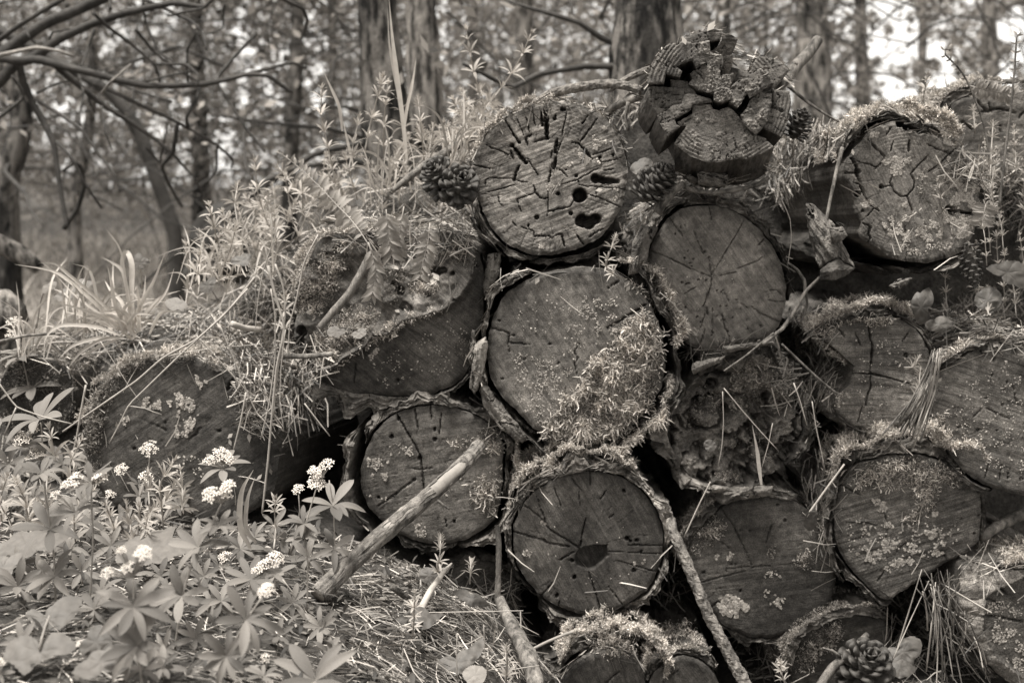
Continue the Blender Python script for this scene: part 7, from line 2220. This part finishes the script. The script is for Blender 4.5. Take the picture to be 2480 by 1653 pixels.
for i in range(22):
    x = rng.uniform(2260, 2480)
    y0 = rng.uniform(380, 640)
    _it.append((cleavers('', 'S', [(x + rng.normal() * 15, y0), (x, y0 + 60), (x + 5, y0 + 130)], rng.uniform(-.02, .2), 1040 + i, ln=.016, gap=.03, r=.001, group='cleavers at the right edge'), (x, y0)))
rank_labels(_it, [('the back log', 2400, 400), ('the taller bracken', 2430, 520), ('the toothed leaf', 2440, 640), ('the young bracken', 2390, 450), ('the lichen crusted log', 2330, 560)], 'thin cleavers at the right edge')
_it = []
for i in range(14):
    x = rng.uniform(0, 400)
    y0 = rng.uniform(1040, 1240)
    _it.append((cleavers('', 'S', [(x + rng.normal() * 30, y0), (x, y0 + 50), (x + 5, y0 + 120)], -.3 + rng.uniform(-.1, .1), 1070 + i, ln=.026, gap=.035, group='cleavers at the left edge'), (x, y0)))
rank_labels(_it, [('the crowded white heads', 60, 1060), ('the vertical straw', 190, 1050), ('the left edge whorl', 120, 1280), ('the low log moss', 240, 1150), ('the loose flower heads', 200, 1170)], 'cleavers tangled among the woodruff')

# low leaves of the ground plants between the rosettes
_n = 1500
_x, _y = rng.uniform(-1.0, -.1, _n), rng.uniform(-1.0, .0, _n)
_H, _N = drop(_x, _y)
_k = (_H[:, 2] < .62) & (_H[:, 0] < -.22 - .5 * rng.rand(len(_H)) ** 2 + .22)
_H = _H[_k]
_Vs, _Fs, _b = [], [], 0
for h in _H:
    V, F = _clv[rng.randint(4)]
    a = rng.rand() * 6.28
    e = rng.uniform(-.1, .9)
    k = rng.uniform(.012, .03)
    M = np.array(frame(Vector((math.cos(a) * math.cos(e), math.sin(a) * math.cos(e), math.sin(e))), Vector((-math.cos(a) * math.sin(e), -math.sin(a) * math.sin(e), math.cos(e))), k, k * 1.9, k, Vector((h[0], h[1], h[2] + rng.uniform(.0, .03)))))
    _Vs.append(V @ M[:3, :3].T + M[:3, 3])
    _Fs.append(F + _b)
    _b += len(V)
o = link('undergrowth', mesh_np('undergrowth', np.concatenate(_Vs), np.concatenate(_Fs), tint_mat("low_leaf", .09, .3, .6, .25, 25), True, np.repeat(rng.uniform(.4, 1.5, len(_Vs)), len(_clv[0][0]))))
tag(o, 'low small leaves of ground plants between the woodruff', 'ground cover', None, 'stuff')

# ---- grass tuft and loose blades
def ribbon(W, w, fold=.35, seed=0, tip=True):
    W = np.asarray(W, float)
    L = np.r_[0, np.cumsum(np.linalg.norm(np.diff(W, axis=0), axis=1))]
    m = 22
    # Catmull-Rom through the traced points
    tt = np.linspace(0, len(W) - 1, m)
    E = np.r_[[2 * W[0] - W[1]], W, [2 * W[-1] - W[-2]]]
    C = []
    for t in tt:
        i = min(int(t), len(W) - 2)
        f = t - i
        p0, p1, p2, p3 = E[i], E[i + 1], E[i + 2], E[i + 3]
        C.append(.5 * (2 * p1 + (p2 - p0) * f + (2 * p0 - 5 * p1 + 4 * p2 - p3) * f * f + (3 * p1 - p0 - 3 * p2 + p3) * f ** 3))
    C = np.array(C)
    d = unit(np.gradient(C, axis=0))
    vw = unit(CAM - C)
    s = unit(np.cross(d, vw) + .35 * np.sin(seed) * vw)
    nn = np.cross(s, d)
    u = np.linspace(0, 1, m)
    ww = w * np.minimum(1, (1 - u) * 2.2 + .04) * np.minimum(1, .55 + u * 2) / 2
    V = np.stack([C - s * ww[:, None], C - nn * (ww * fold)[:, None], C + s * ww[:, None]], 1).reshape(-1, 3)
    return V, gridfaces(m, 3)


gt = thing('grass_tuft', 'pale grass tuft with arching blades on top of the low left log', 'grass', P(310, 810, .06))
off = np.array(gt.location)
_bl = [([(860, 720), (700, 560), (480, 370), (350, 295), (100, 252)], 26), ([(850, 710), (700, 520), (480, 330), (380, 250), (265, 245)], 24), ([(800, 700), (690, 560), (640, 360), (600, 280), (500, 248)], 22), ([(900, 690), (880, 480), (840, 300), (770, 240), (690, 200)], 24),
       ([(915, 640), (905, 420), (905, 250), (870, 168), (840, 230), (845, 330), (880, 430)], 38), ([(910, 700), (960, 540), (1050, 380), (1138, 160)], 30), ([(900, 700), (1040, 560), (1140, 440), (1195, 280)], 18), ([(860, 700), (790, 520), (765, 380), (738, 262)], 26), ([(870, 700), (790, 600), (775, 400), (778, 228)], 28),
       ([(840, 700), (720, 620), (560, 560), (370, 510)], 26), ([(840, 710), (700, 650), (560, 600), (430, 575)], 22), ([(830, 740), (650, 680), (430, 670), (340, 720), (305, 785)], 26), ([(820, 760), (660, 760), (500, 810), (400, 905)], 26), ([(900, 700), (840, 520), (760, 430), (720, 362)], 26), ([(920, 700), (960, 580), (990, 450), (1000, 315)], 20),
       ([(930, 690), (1020, 560), (1120, 470), (1240, 432)], 24), ([(890, 600), (860, 330), (820, 140), (720, 0)], 14), ([(900, 720), (940, 620), (960, 560), (940, 410), (925, 440)], 18), ([(870, 720), (760, 640), (640, 560), (500, 450), (390, 330)], 20), ([(850, 750), (700, 770), (560, 850), (470, 960)], 24), ([(860, 730), (900, 760), (950, 740)], 24), ([(820, 760), (640, 840), (520, 920)], 22)]
rng = np.random.RandomState(1060)
for i in range(26):
    a = rng.uniform(-1.4, .9)
    L_ = rng.uniform(160, 420)
    x0, y0 = 870 + rng.normal() * 50, 720 + rng.normal() * 20
    _bl.append(([(x0, y0), (x0 + math.sin(a) * L_ * .5, y0 - math.cos(a) * L_ * .55), (x0 + math.sin(a * 1.4) * L_, y0 - math.cos(a * 1.4) * L_ * .75)], rng.uniform(14, 26)))
for i, (pts, w) in enumerate(_bl):
    rg = np.random.RandomState(i)
    Yb = .03 + rg.uniform(-.05, .08) * np.linspace(0, 1, len(pts))
    V, F = ribbon(PP(R('d', pts), Yb), w * 2.6 / FPX * .35274, seed=i)
    link('blade', mesh_np('blade', V - off, F, M_BLADE, True), gt)


for ti, (tx, ty, lab) in enumerate([(520, 690, 'wispy grass on the bank between the pale tuft and the cleavers'), (620, 660, 'wispy grass above the left end of the notched log'), (940, 470, 'wispy grass left of the open cones'), (180, 800, 'wispy grass at the left of the pale tuft'), (1120, 400, 'wispy grass behind the left shoulder of the checked log'), (60, 850, 'wispy grass at the far left edge')]):
    rg = np.random.RandomState(1080 + ti)
    Yt = rg.uniform(.02, .3)
    b0 = P(tx, ty, Yt)
    g2 = thing('grass_tuft', lab, 'grass', b0)
    for i in range(20):
        a = rg.normal() * .55
        L_ = rg.uniform(70, 210)
        x0, y0 = tx + rg.normal() * 34, ty + rg.normal() * 14
        pts = [(x0, y0), (x0 + math.sin(a) * L_ * .45, y0 - math.cos(a) * L_ * .55), (x0 + math.sin(a * 1.7) * L_ * .95, y0 - math.cos(a * 1.7) * L_ * .85)]
        V, F = ribbon(PP(R('S', pts), Yt + rg.uniform(-.08, .08) * np.linspace(0, 1, 3)), rg.uniform(2.5, 6) * 2.7 / FPX, seed=i)
        link('blade', mesh_np('blade', V - b0, F, M_BLADE if i % 3 else M_STRAW, True), g2)


def blade(label, reg, pts, Y, w, seed, group=None, name='tall_grass', cat='grass', mat=None):
    V, F = ribbon(PP(R(reg, pts), Y), w * 2.6 / FPX * REG[reg][2], seed=seed)
    b = PP(R(reg, pts[:1]), Y)[0]
    o = link(name, mesh_np(name, V - b, F, mat or M_BLADE, True))
    o.location = b
    return tag(o, label, cat, group)


blade('very tall grass blade rising before the dark barked pine to the top edge', 'b', [(440, 1100), (410, 800), (370, 500), (340, 250), (318, -10)], .22, 34, 1)
blade('shorter grass blade crossing right of the very tall one', 'b', [(420, 900), (440, 750), (480, 560), (505, 400)], .24, 24, 2)
blade('grass blade bent left beside the very tall one', 'b', [(430, 1000), (390, 700), (350, 480), (320, 300), (308, 60)], .26, 22, 3)
blade('wide grass blade at the left of the fern on the bank', 'a', [(2350, 900), (2330, 740), (2280, 620), (2225, 500)], .2, 24, 4)
blade('pale blade stub at the far left of the bank crest', 'b', [(70, 1130), (40, 1000), (0, 820)], .2, 20, 5)
blade('green blade sprouting from the rotten log', '6', [(765, 1235), (745, 1080), (730, 960), (695, 780)], -.12, 28, 6)
blade('grass blade hanging before the low log at the right of the joined heads', 'g', [(1720, 640), (1650, 480), (1660, 250), (1740, 100)], -.32, 36, 7)
blade('broad blade right of the hanging one before the low log', 'g', [(1760, 600), (1690, 500), (1700, 300), (1750, 150)], -.34, 28, 8)

# ---- long dry straw
_st = [('pale straw falling from the bank over the left edge of the notched log', [(2185, 50), (2090, 230), (2035, 500), (1990, 650), (1975, 900)], -.09, 13), ('thickest straw stalk hanging between the low log and the notched log', [(1840, 260), (1880, 430), (1930, 600), (1960, 690), (1900, 950), (1875, 1200), (1840, 1600), (1800, 1960)], -.12, 20), ('straw beside the thickest stalk, bent at the top', [(1890, 250), (1950, 420), (1960, 600), (1930, 820), (1890, 1100), (1880, 1300)], -.11, 14),
       ('long forked straw lying across the low log face', [(1750, 340), (1580, 560), (1350, 770), (1120, 890), (940, 1050), (560, 1310), (430, 1400)], -.10, 17), ('straw crossing below the long forked one', [(1700, 420), (1540, 600), (1230, 880), (880, 1220), (820, 1350), (750, 1480)], -.12, 13), ('side shoot of straw reaching right from the crossing', [(880, 1222), (1000, 1240), (1080, 1275), (1110, 1282)], -.12, 9), ('fine straw slanting down the moss of the low log', [(690, 780), (800, 950), (880, 1080), (960, 1190)], -.08, 7),
       ('straw kinked at the right shoulder of the low log', [(1350, 740), (1540, 950), (1690, 1115), (1700, 1140)], -.08, 11), ('straw sloping to a sharp kink beside the thickest stalk', [(1510, 670), (1630, 960), (1700, 1140), (1785, 1315), (1860, 1240)], -.10, 10), ('forked straw at the far left among the woodruff', [(-20, 1050), (110, 1232), (300, 1300), (490, 1345)], -.28, 13), ('short arm of the far left straw fork', [(112, 1232), (70, 1330), (30, 1420)], -.28, 12),
       ('straw dropping from the kink down the low log face', [(1690, 1130), (1655, 1320), (1600, 1540)], -.12, 13), ('vertical straw left of the low log moss', [(590, 1080), (560, 1240), (530, 1420), (490, 1600)], -.16, 15), ('loose needle like straw jutting into the dark hollow', [(2090, 1205), (2170, 1310), (2265, 1430)], -.14, 11), ('thin straw leaning from the bank to the notched log', [(1910, 0), (1810, 280), (1770, 500), (1750, 740)], -.04, 9), ('straw bowed along the top of the low log', [(1120, 890), (1300, 850), (1540, 820), (1800, 800)], -.09, 8),
       ('straw parallel to the thickest stalk on its left', [(1860, 420), (1890, 600), (1890, 900), (1850, 1200), (1790, 1450)], -.13, 11), ('fine straw beside the vertical one', [(1960, 700), (1930, 950), (1920, 1200), (1950, 1400)], -.13, 8)]
for i, (lab, pts, Ys, w) in enumerate(_st):
    W = PP(R('d', pts), Ys)
    V, F = pipe(W, np.linspace(w, w * .7, len(W)) * 2.5 / FPX * .35274 / 2, 6, .05, 1100 + i, .012)
    o = link('straw', mesh_np('straw', V - W[-1], F, M_STRAW, True))
    o.location = W[-1]
    tag(o, lab, 'straw', 'dry straw stalks hanging off the bank')
_st2 = [('straight straw lying across the needles below the leaning log', 'h', [(90, 1060), (500, 1080), (1240, 1065)], -.38, 12), ('straw propped before the mossy dead branch', 'h', [(1000, 1520), (975, 1350), (968, 1160)], -.5, 10), ('straw crossing the needles at the bottom', 'h', [(960, 1562), (1150, 1470), (1350, 1440)], -.42, 12), ('upright straw in the needles near the round leaf', 'h', [(790, 1562), (782, 1400), (785, 1220)], -.54, 12), ('white straw at the lower right of the woodruff', 'g', [(1940, 850), (2080, 1030), (2200, 1200), (2352, 1420)], -.5, 12),
        ('second white straw at the lower right of the woodruff', 'g', [(1850, 1000), (2050, 1150), (2250, 1320), (2400, 1420)], -.55, 9), ('straw standing on the moss between central and hollow log', 'h', [(1050, 285), (1130, 290), (1210, 305)], -.14, 10), ('needle thin straw on the rotten log, left upright', '6', [(470, 525), (478, 750), (465, 950), (435, 1095)], -.12, 11), ('straw leaning across the rotten log', '6', [(480, 500), (620, 670), (760, 830), (885, 965)], -.13, 12), ('pair straw in the rotten log, right one', '6', [(850, 765), (820, 920), (765, 1115)], -.12, 10),
        ('long straw hanging right of the rotten log', '6', [(1150, 600), (1180, 800), (1215, 960), (1245, 1110)], -.12, 14), ('dark straw beside the long hanging one', '6', [(1010, 460), (1060, 600), (1110, 780)], -.13, 16), ('straw lying on the pale log end beside the moss', '5', [(200, 940), (350, 1070), (530, 1330)], -.07, 10), ('drooping needle pair above the pale log', '5', [(1410, 0), (1500, 200), (1515, 400), (1475, 670)], -.1, 14),
        ('straw leaning at the left of the dark smooth log', 'i', [(20, 560), (120, 340), (200, 180)], -.1, 16), ('flat bark fibre crossing the left side of the pointed log', 'i', [(860, 420), (980, 250), (1120, 60)], -.13, 26)]
for i, (lab, reg, pts, Ys, w) in enumerate(_st2):
    W = PP(R(reg, pts), Ys)
    V, F = pipe(W, np.linspace(w, w * .8, len(W)) * .68 * 2.4 / FPX * REG[reg][2] / 2, 6, .05, 1130 + i, .012)
    o = link('straw', mesh_np('straw', V - W[0], F, M_STRAW, True))
    o.location = W[0]
    tag(o, lab, 'straw', 'dry straw stalks lying about')
# bundle of long needles at the bitten log and the long needles lower right
rng = np.random.RandomState(1160)
for nm, lab, reg, a, b, spread, n, Yb, w in (('needle_bundle', 'sheaf of long dry needles between the bitten log and the right-edge log', 'f', (1760, 860), (1540, 1390), 60, 26, -.13, 12), ('needle_bundle', 'spray of long crossing needles in the lower right', 'i', (1760, 900), (1720, 1500), 230, 24, -.16, 12)):
    base = P(*R(reg, [b])[0], Yb)
    t = thing(nm, lab, 'needles', base)
    for i in range(n):
        p0 = np.array(a) + rng.normal(size=2) * spread * (.35 if n < 30 else 1)
        p1 = np.array(b) + rng.normal(size=2) * spread * (1 if n < 30 else .8)
        pm = (p0 + p1) / 2 + rng.normal(size=2) * 16 + [26 if n < 30 else 0, 0]
        W = PP(R(reg, [p0, pm, p1]), Yb + rng.uniform(-.03, .02, 3))
        V, F = pipe(W, np.array([.5, 1, .9]) * w * rng.uniform(.7, 1.2) * 2.45 / FPX * .35274 / 2, 5, 0, i, .02)
        link('needle', mesh_np('needle', V - base, F, M_STRAW if i % 3 == 0 else M_STICK, True), t)

# ---- ferns, broad leaves, dead leaves
PINNA = [leaf_mesh('pinna', .17, .25, .15, .8, mat=M_FERN, seed=7, ser=8), leaf_mesh('pinna', .19, .4, .2, .75, mat=M_FERN, seed=8, ser=7)]


def fern(label, reg, pts, Y, ln, seed, n=14, r=.0012, ang=62, curl=False, prof=None, cat='fern'):
    n = int(n * 1.6)
    rng = np.random.RandomState(seed)
    W = PP(R(reg, pts), Y)
    t = thing('fern', label, cat, W[0], None)
    off = W[0]
    stem_mesh(W, r, r * .6, M_STEM if not curl else M_STICK, off, t, 'stalk', seed)
    L = np.r_[0, np.cumsum(np.linalg.norm(np.diff(W, axis=0), axis=1))]
    f0 = .12 if not curl else .55
    for i in range(n):
        f = f0 + (1 - f0) * (i + .5) / n
        q = f * L[-1]
        p = np.array([np.interp(q, L, W[:, k]) for k in range(3)])
        p2 = np.array([np.interp(min(q + .01, L[-1]), L, W[:, k]) for k in range(3)])
        p1 = np.array([np.interp(max(q - .01, 0), L, W[:, k]) for k in range(3)])
        d = Vector(p2 - p1).normalized()
        vw = Vector(CAM - p).normalized()
        side = d.cross(vw).normalized()
        k = ln * (math.sin(math.pi * min(.97, .15 + .85 * (f - f0) / (1 - f0))) ** .7 if prof is None else prof(f))
        for sg in (-1, 1):
            a = math.radians(ang + rng.normal() * 7)
            dd = d * math.cos(a) + side * sg * math.sin(a) + vw * rng.normal() * .2 - Vector((0, 0, .25 if not curl else .1))
            kk = k * rng.uniform(.85, 1.1)
            link('pinna', PINNA[rng.randint(2)], t, frame(dd, vw + Vector(rng.normal(size=3)) * .3, kk, kk, kk, Vector(p - off)))
    return t


fern('fern frond arching from the bank to the left above the notched log', '4', [(740, 280), (640, 120), (560, 20), (480, -60), (330, -220), (200, -340), (60, -450), (20, -462)], [-.06, -.04, .0, .03, .06, .08, .09, .09], .030, 1201, 17)
fern('small fern hanging over the right half of the notched log', '4', [(1150, 60), (1140, 180), (1110, 300), (1075, 450)], -.10, .026, 1202, 7, ang=70, prof=lambda f: .9)
fern('young fern frond drooping on the twig of the notched log', '4', [(700, 200), (740, 330), (760, 450), (720, 600)], -.11, .026, 1203, 7, ang=55, prof=lambda f: .9)
fern('leafy fern clump at the bank edge over the notched log', '4', [(830, -40), (840, 80), (850, 180), (870, 300)], -.09, .026, 1204, 9, ang=65, prof=lambda f: 1.0)
fern('second leafy fern spray right of the clump on the bank edge', '4', [(960, -60), (940, 60), (920, 180), (930, 280)], -.08, .022, 1205, 8, ang=60, prof=lambda f: .9)
fern('young bracken with a nodding curled tip, left of the two at the right edge', 'c', [(2130, 1240), (2110, 1040), (2075, 850), (2030, 720), (1980, 590), (1930, 500), (1870, 430), (1815, 385), (1798, 345), (1830, 325), (1850, 345)], .04, .010, 1206, 7, r=.0022, curl=True, prof=lambda f: .9)
fern('taller bracken stalk with unfurling tip near the right edge', 'c', [(2185, 1420), (2205, 1200), (2230, 1000), (2262, 750), (2285, 500), (2298, 330), (2300, 245), (2330, 225)], -.02, .012, 1207, 6, r=.0024, curl=True, prof=lambda f: .9)
fern('drooping bracken frond hanging before the back log', 'c', [(1980, 590), (2060, 610), (2160, 630), (2280, 660)], .05, .020, 1208, 14, ang=80, prof=lambda f: .9)
fern('brown curled frond at the right flank of the lichen crusted log', 'c', [(2060, 1560), (2075, 1480), (2090, 1400)], -.04, .026, 1209, 6, ang=85, prof=lambda f: .9)


M_LEAF_DD = leaf_mat('dark_leaf', .09, .3, .25, 0, 60, .25)  # darkest of the leaf tones, for the toothed leaf


def broad(label, reg, outline, ctr, Y, mat, seed, cat='leaf', name='broad_leaf', tilt=.0, dome=.10, vein=7, stalk=None, group=None, teeth=0):
    """a broad leaf traced by its outline; domed, veined, toothed; the surface leans back by tilt (m per m)"""
    s = R(reg, outline)
    c = R(reg, [ctr])[0]
    if reg in 'gh' and tilt < 0:
        Hh, Nh, okh = cast([c])
        if len(Hh):
            Y = min(Y, Hh[0][1] - (.10 if name == 'broad_leaf' else .06))
    px = (Y + 2.6) / FPX
    n = 120
    th = np.linspace(-math.pi, math.pi, n, endpoint=False)
    a = np.arctan2(s[:, 1] - c[1], s[:, 0] - c[0])
    r = np.hypot(s[:, 1] - c[1], s[:, 0] - c[0])
    k = np.argsort(a)
    rr = np.interp(th, np.r_[a[k] - 2 * math.pi, a[k], a[k] + 2 * math.pi], np.r_[r[k], r[k], r[k]])
    if teeth:
        rr = rr * (1 + .06 * ((np.arange(n) * teeth / n) % 1.0 - .5))
    rows = []
    m = 12
    rm = rr.mean()
    for q in np.linspace(0, 1, m):
        x = np.cos(th) * rr * q
        y = np.sin(th) * rr * q
        d = np.hypot(x, y) / rm
        v = np.abs(np.sin(th * vein / 2 + .6 * np.sin(d * 3)))
        z = -dome * rm * d ** 2 + .05 * rm * (v ** .5 - .7) * np.minimum(d * 2, 1) + .05 * rm * vn(x / rm * 3, y / rm * 3, seed=seed) + (.22 * rm * fbm(x / rm * 1.6, y / rm * 1.6, seed=seed + 2, o=2) * d if name == 'dead_leaf' else 0)
        S = np.stack([c[0] + x, c[1] + y], 1)
        Yv = Y - tilt * (y * px) * -1 - z * px
        rows.append(PP(S, Yv))
    V = np.concatenate(rows)
    off = rows[0].mean(0)
    t = thing(name, label, cat, off, group)
    link('blade', mesh_np('blade', V - off, gridfaces(m, n, True), mat, True), t)
    if stalk is not None:
        W = PP(R(reg, stalk), np.linspace(Y, Y + .03, len(stalk)))
        stem_mesh(W, .0018, .0014, M_STEM, off, t, 'stalk', seed)
    return t


Yf = -.62
broad('large lobed leaf filling the lower left corner, jagged edge', 'g', [(20, 1380), (60, 1290), (180, 1235), (270, 1330), (330, 1235), (420, 1215), (530, 1310), (480, 1360), (370, 1370), (290, 1400), (240, 1440), (170, 1510), (100, 1440)], (265, 1345), Yf - .1, M_LEAF_D, 1301, tilt=-.9, stalk=[(270, 1330), (300, 1200), (340, 1100)], teeth=34)
broad('veined leaf with three lobes above the corner leaf', 'g', [(170, 1090), (230, 1050), (320, 1110), (360, 1030), (470, 960), (570, 980), (530, 1070), (450, 1160), (330, 1190), (250, 1150)], (330, 1120), Yf, M_LEAF_D, 1302, tilt=-.9, teeth=34, stalk=[(330, 1120), (290, 1240), (260, 1330)])
broad('flat large pale leaf lying behind the woodruff, pointed to the right', 'g', [(790, 700), (860, 600), (1000, 560), (1120, 510), (1210, 480), (1180, 560), (1310, 600), (1340, 640), (1200, 690), (1050, 735), (900, 730), (800, 740)], (1030, 640), -.42, M_LEAF_D, 1303, tilt=-1.6, teeth=40)
broad('wide flat leaf at the left edge under the big whorl', 'g', [(-40, 640), (60, 580), (200, 530), (340, 540), (520, 530), (420, 600), (250, 650), (100, 680), (-30, 700)], (180, 610), -.45, M_LEAF_D, 1304, tilt=-1.6, teeth=40)
broad('leaf folded along its rib at the left edge', 'g', [(-60, 760), (60, 700), (150, 670), (90, 780), (0, 860), (-60, 880)], (20, 770), -.5, M_LEAF_D, 1305, tilt=-1.0, teeth=30)
broad('long serrated leaf right of the corner leaf, reaching under the rosette', 'g', [(490, 1500), (600, 1400), (720, 1340), (880, 1290), (930, 1310), (820, 1400), (700, 1480), (600, 1530), (520, 1535)], (700, 1420), Yf - .1, M_LEAF_D, 1306, tilt=-.8, teeth=44)
broad('shaded leaf between the corner leaf and the rosette', 'g', [(540, 1330), (600, 1250), (680, 1160), (750, 1230), (770, 1310), (690, 1370), (590, 1370)], (660, 1280), Yf - .02, M_LEAF_D, 1307, tilt=-.7, teeth=34)
broad('round leaf lying flat in the needles at the bottom', 'h', [(820, 1500), (860, 1450), (920, 1440), (985, 1470), (980, 1530), (930, 1580), (870, 1562), (840, 1540)], (905, 1510), -.52, M_LEAF, 1308, tilt=-.9, teeth=30)
broad('large smooth leaf lying diagonally in the needles at the bottom', 'h', [(580, 1480), (640, 1430), (780, 1400), (860, 1330), (960, 1240), (970, 1310), (920, 1400), (840, 1450), (720, 1500), (620, 1500)], (790, 1420), -.52, M_DEADLEAF, 1309, 'dead leaf', 'dead_leaf', -1.0)
broad('curled brown leaf beside the scaly twig and seedling', 'h', [(750, 930), (800, 920), (880, 960), (960, 980), (1010, 1030), (930, 1030), (840, 1000), (790, 970)], (880, 980), -.30, M_DEADLEAF, 1310, 'dead leaf', 'dead_leaf', -.9, .35)
broad('broad dead leaf at the foot of the three tiered sprig', 'h', [(525, 830), (540, 780), (600, 770), (650, 790), (660, 840), (600, 870), (540, 860)], (595, 820), -.26, M_DEADLEAF, 1311, 'dead leaf', 'dead_leaf', -.6, .2)
broad('pale dead leaf under the white straw, centre of the needles', 'h', [(350, 1130), (430, 1100), (600, 1090), (700, 1085), (640, 1130), (500, 1150), (400, 1170)], (520, 1125), -.40, M_DEADLEAF, 1312, 'dead leaf', 'dead_leaf', -1.4, .2)
broad('ragged dead leaf lying behind the corner cone', 'i', [(1380, 1370), (1420, 1320), (1500, 1330), (1570, 1240), (1640, 1260), (1650, 1340), (1600, 1400), (1580, 1450), (1500, 1400), (1430, 1400)], (1520, 1350), -.16, M_DEADLEAF, 1313, 'dead leaf', 'dead_leaf', -.6, .2, teeth=11)
broad('crumpled dead leaf right below the ragged one', 'i', [(1400, 1450), (1480, 1400), (1600, 1420), (1610, 1470), (1540, 1520), (1450, 1500)], (1500, 1455), -.18, M_DEADLEAF, 1314, 'dead leaf', 'dead_leaf', -.8, .3, teeth=9)
broad('little upright dead leaf between the pointed and rimmed logs', 'i', [(1680, 1100), (1720, 1070), (1750, 1120), (1730, 1160), (1700, 1140)], (1715, 1115), -.12, M_DEADLEAF, 1315, 'dead leaf', 'dead_leaf', .2)
broad('pale leaf scrap stuck on the left of the pointed log', 'i', [(850, 430), (880, 385), (920, 370), (930, 440), (880, 520)], (890, 440), -.13, M_DEADLEAF, 1316, 'dead leaf', 'dead_leaf', .2)
broad('standing curled leaf right of the bitten log', 'f', [(1590, 480), (1620, 440), (1640, 450), (1700, 410), (1690, 560), (1680, 650), (1640, 670), (1600, 580)], (1645, 550), -.09, M_DEADLEAF, 1317, 'dead leaf', 'dead_leaf', .1, .4)
broad('ribbed leaf rolled into a tube right of the standing one', 'f', [(1670, 660), (1740, 630), (1840, 635), (1880, 655), (1830, 690), (1740, 710), (1690, 700)], (1770, 668), -.08, M_DEADLEAF, 1318, 'dead leaf', 'dead_leaf', -.5, .6)
broad('toothed leaf at the right edge below the brown frond', 'f', [(2090, 280), (2180, 250), (2250, 230), (2352, 260), (2360, 420), (2280, 390), (2200, 330), (2130, 310)], (2240, 310), -.06, M_LEAF_DD, 1319, tilt=-.3, teeth=26)
broad('lobed leaf in the needles under the toothed leaf', 'f', [(2010, 520), (2060, 430), (2140, 410), (2200, 470), (2170, 560), (2080, 560)], (2100, 500), -.06, M_DEADLEAF, 1320, 'dead leaf', 'dead_leaf', -.4, .25, teeth=9)
broad('clover shaped pale leaf on the moss of the notched log', '4', [(395, 860), (410, 830), (440, 815), (480, 820), (490, 835), (525, 830), (530, 860), (500, 875), (440, 885), (410, 882)], (462, 852), -.16, M_LEAF, 1321, 'seedling', 'seedling', -.6, .05, stalk=[(470, 860), (540, 920), (580, 965)])
broad('two lobed pale leaf right of the clover shaped one', '4', [(575, 875), (620, 850), (630, 830), (670, 828), (688, 860), (660, 890), (600, 892)], (635, 862), -.16, M_LEAF, 1322, 'seedling', 'seedling', -.6, .05, stalk=[(620, 875), (605, 920), (600, 950)])
broad('bramble leaflet pointing up above the grass tuft', 'd', [(920, 210), (955, 172), (980, 200), (975, 250), (1030, 240), (1000, 280), (965, 285), (910, 245)], (960, 245), .10, M_LEAF, 1323, tilt=-.3, teeth=26, stalk=[(960, 260), (970, 330), (975, 420)])
broad('serrated nettle leaf left of the grass tuft, upper one', 'd', [(290, 420), (330, 390), (390, 375), (340, 420), (290, 450)], (335, 410), .12, M_LEAF, 1324, tilt=-.5, teeth=26, stalk=[(300, 440), (280, 500), (250, 690)])
broad('serrated nettle leaf left of the grass tuft, lower long one', 'd', [(360, 490), (400, 460), (500, 450), (510, 465), (440, 490), (390, 495)], (430, 475), .10, M_LEAF, 1325, tilt=-.8, teeth=26)
broad('serrated leaf left of the grass tuft by the dark hanging branch', 'd', [(470, 430), (520, 390), (600, 365), (640, 370), (560, 410), (500, 440)], (550, 400), .14, M_LEAF, 1326, tilt=-.8, teeth=26)
broad('oval leaf at the right base of the grass tuft', 'd', [(1130, 510), (1180, 485), (1240, 495), (1290, 540), (1220, 560), (1150, 545)], (1210, 525), .04, M_LEAF, 1327, tilt=-1.0)
broad('long veined leaf half hidden behind the cleavers on the bank', 'd', [(1370, 430), (1420, 370), (1480, 340), (1470, 400), (1420, 450)], (1425, 400), .02, M_LEAF, 1328, tilt=-.4)
broad('pale dead leaf on the bank right of the cleavers', 'd', [(1580, 240), (1650, 200), (1730, 195), (1720, 220), (1640, 250)], (1660, 222), .0, M_DEADLEAF, 1329, 'dead leaf', 'dead_leaf', -.8)
broad('grey dead leaf sticking up at the bottom edge beside the scaly twig', 'h', [(1365, 1570), (1400, 1530), (1440, 1518), (1455, 1570), (1420, 1600)], (1410, 1560), -.24, M_DEADLEAF, 1330, 'dead leaf', 'dead_leaf', .1)
broad('small square leaf scrap on the rotten log', '6', [(330, 910), (400, 900), (425, 940), (365, 975)], (380, 935), -.12, M_DEADLEAF, 1331, 'dead leaf', 'dead_leaf', -.3)
broad('flat slab like dead leaf between checked log and closed cone', '1', [(20, 1380), (90, 1310), (215, 1300), (220, 1350), (150, 1400), (60, 1420)], (130, 1360), -.04, M_DEADLEAF, 1332, 'dead leaf', 'dead_leaf', -.8)
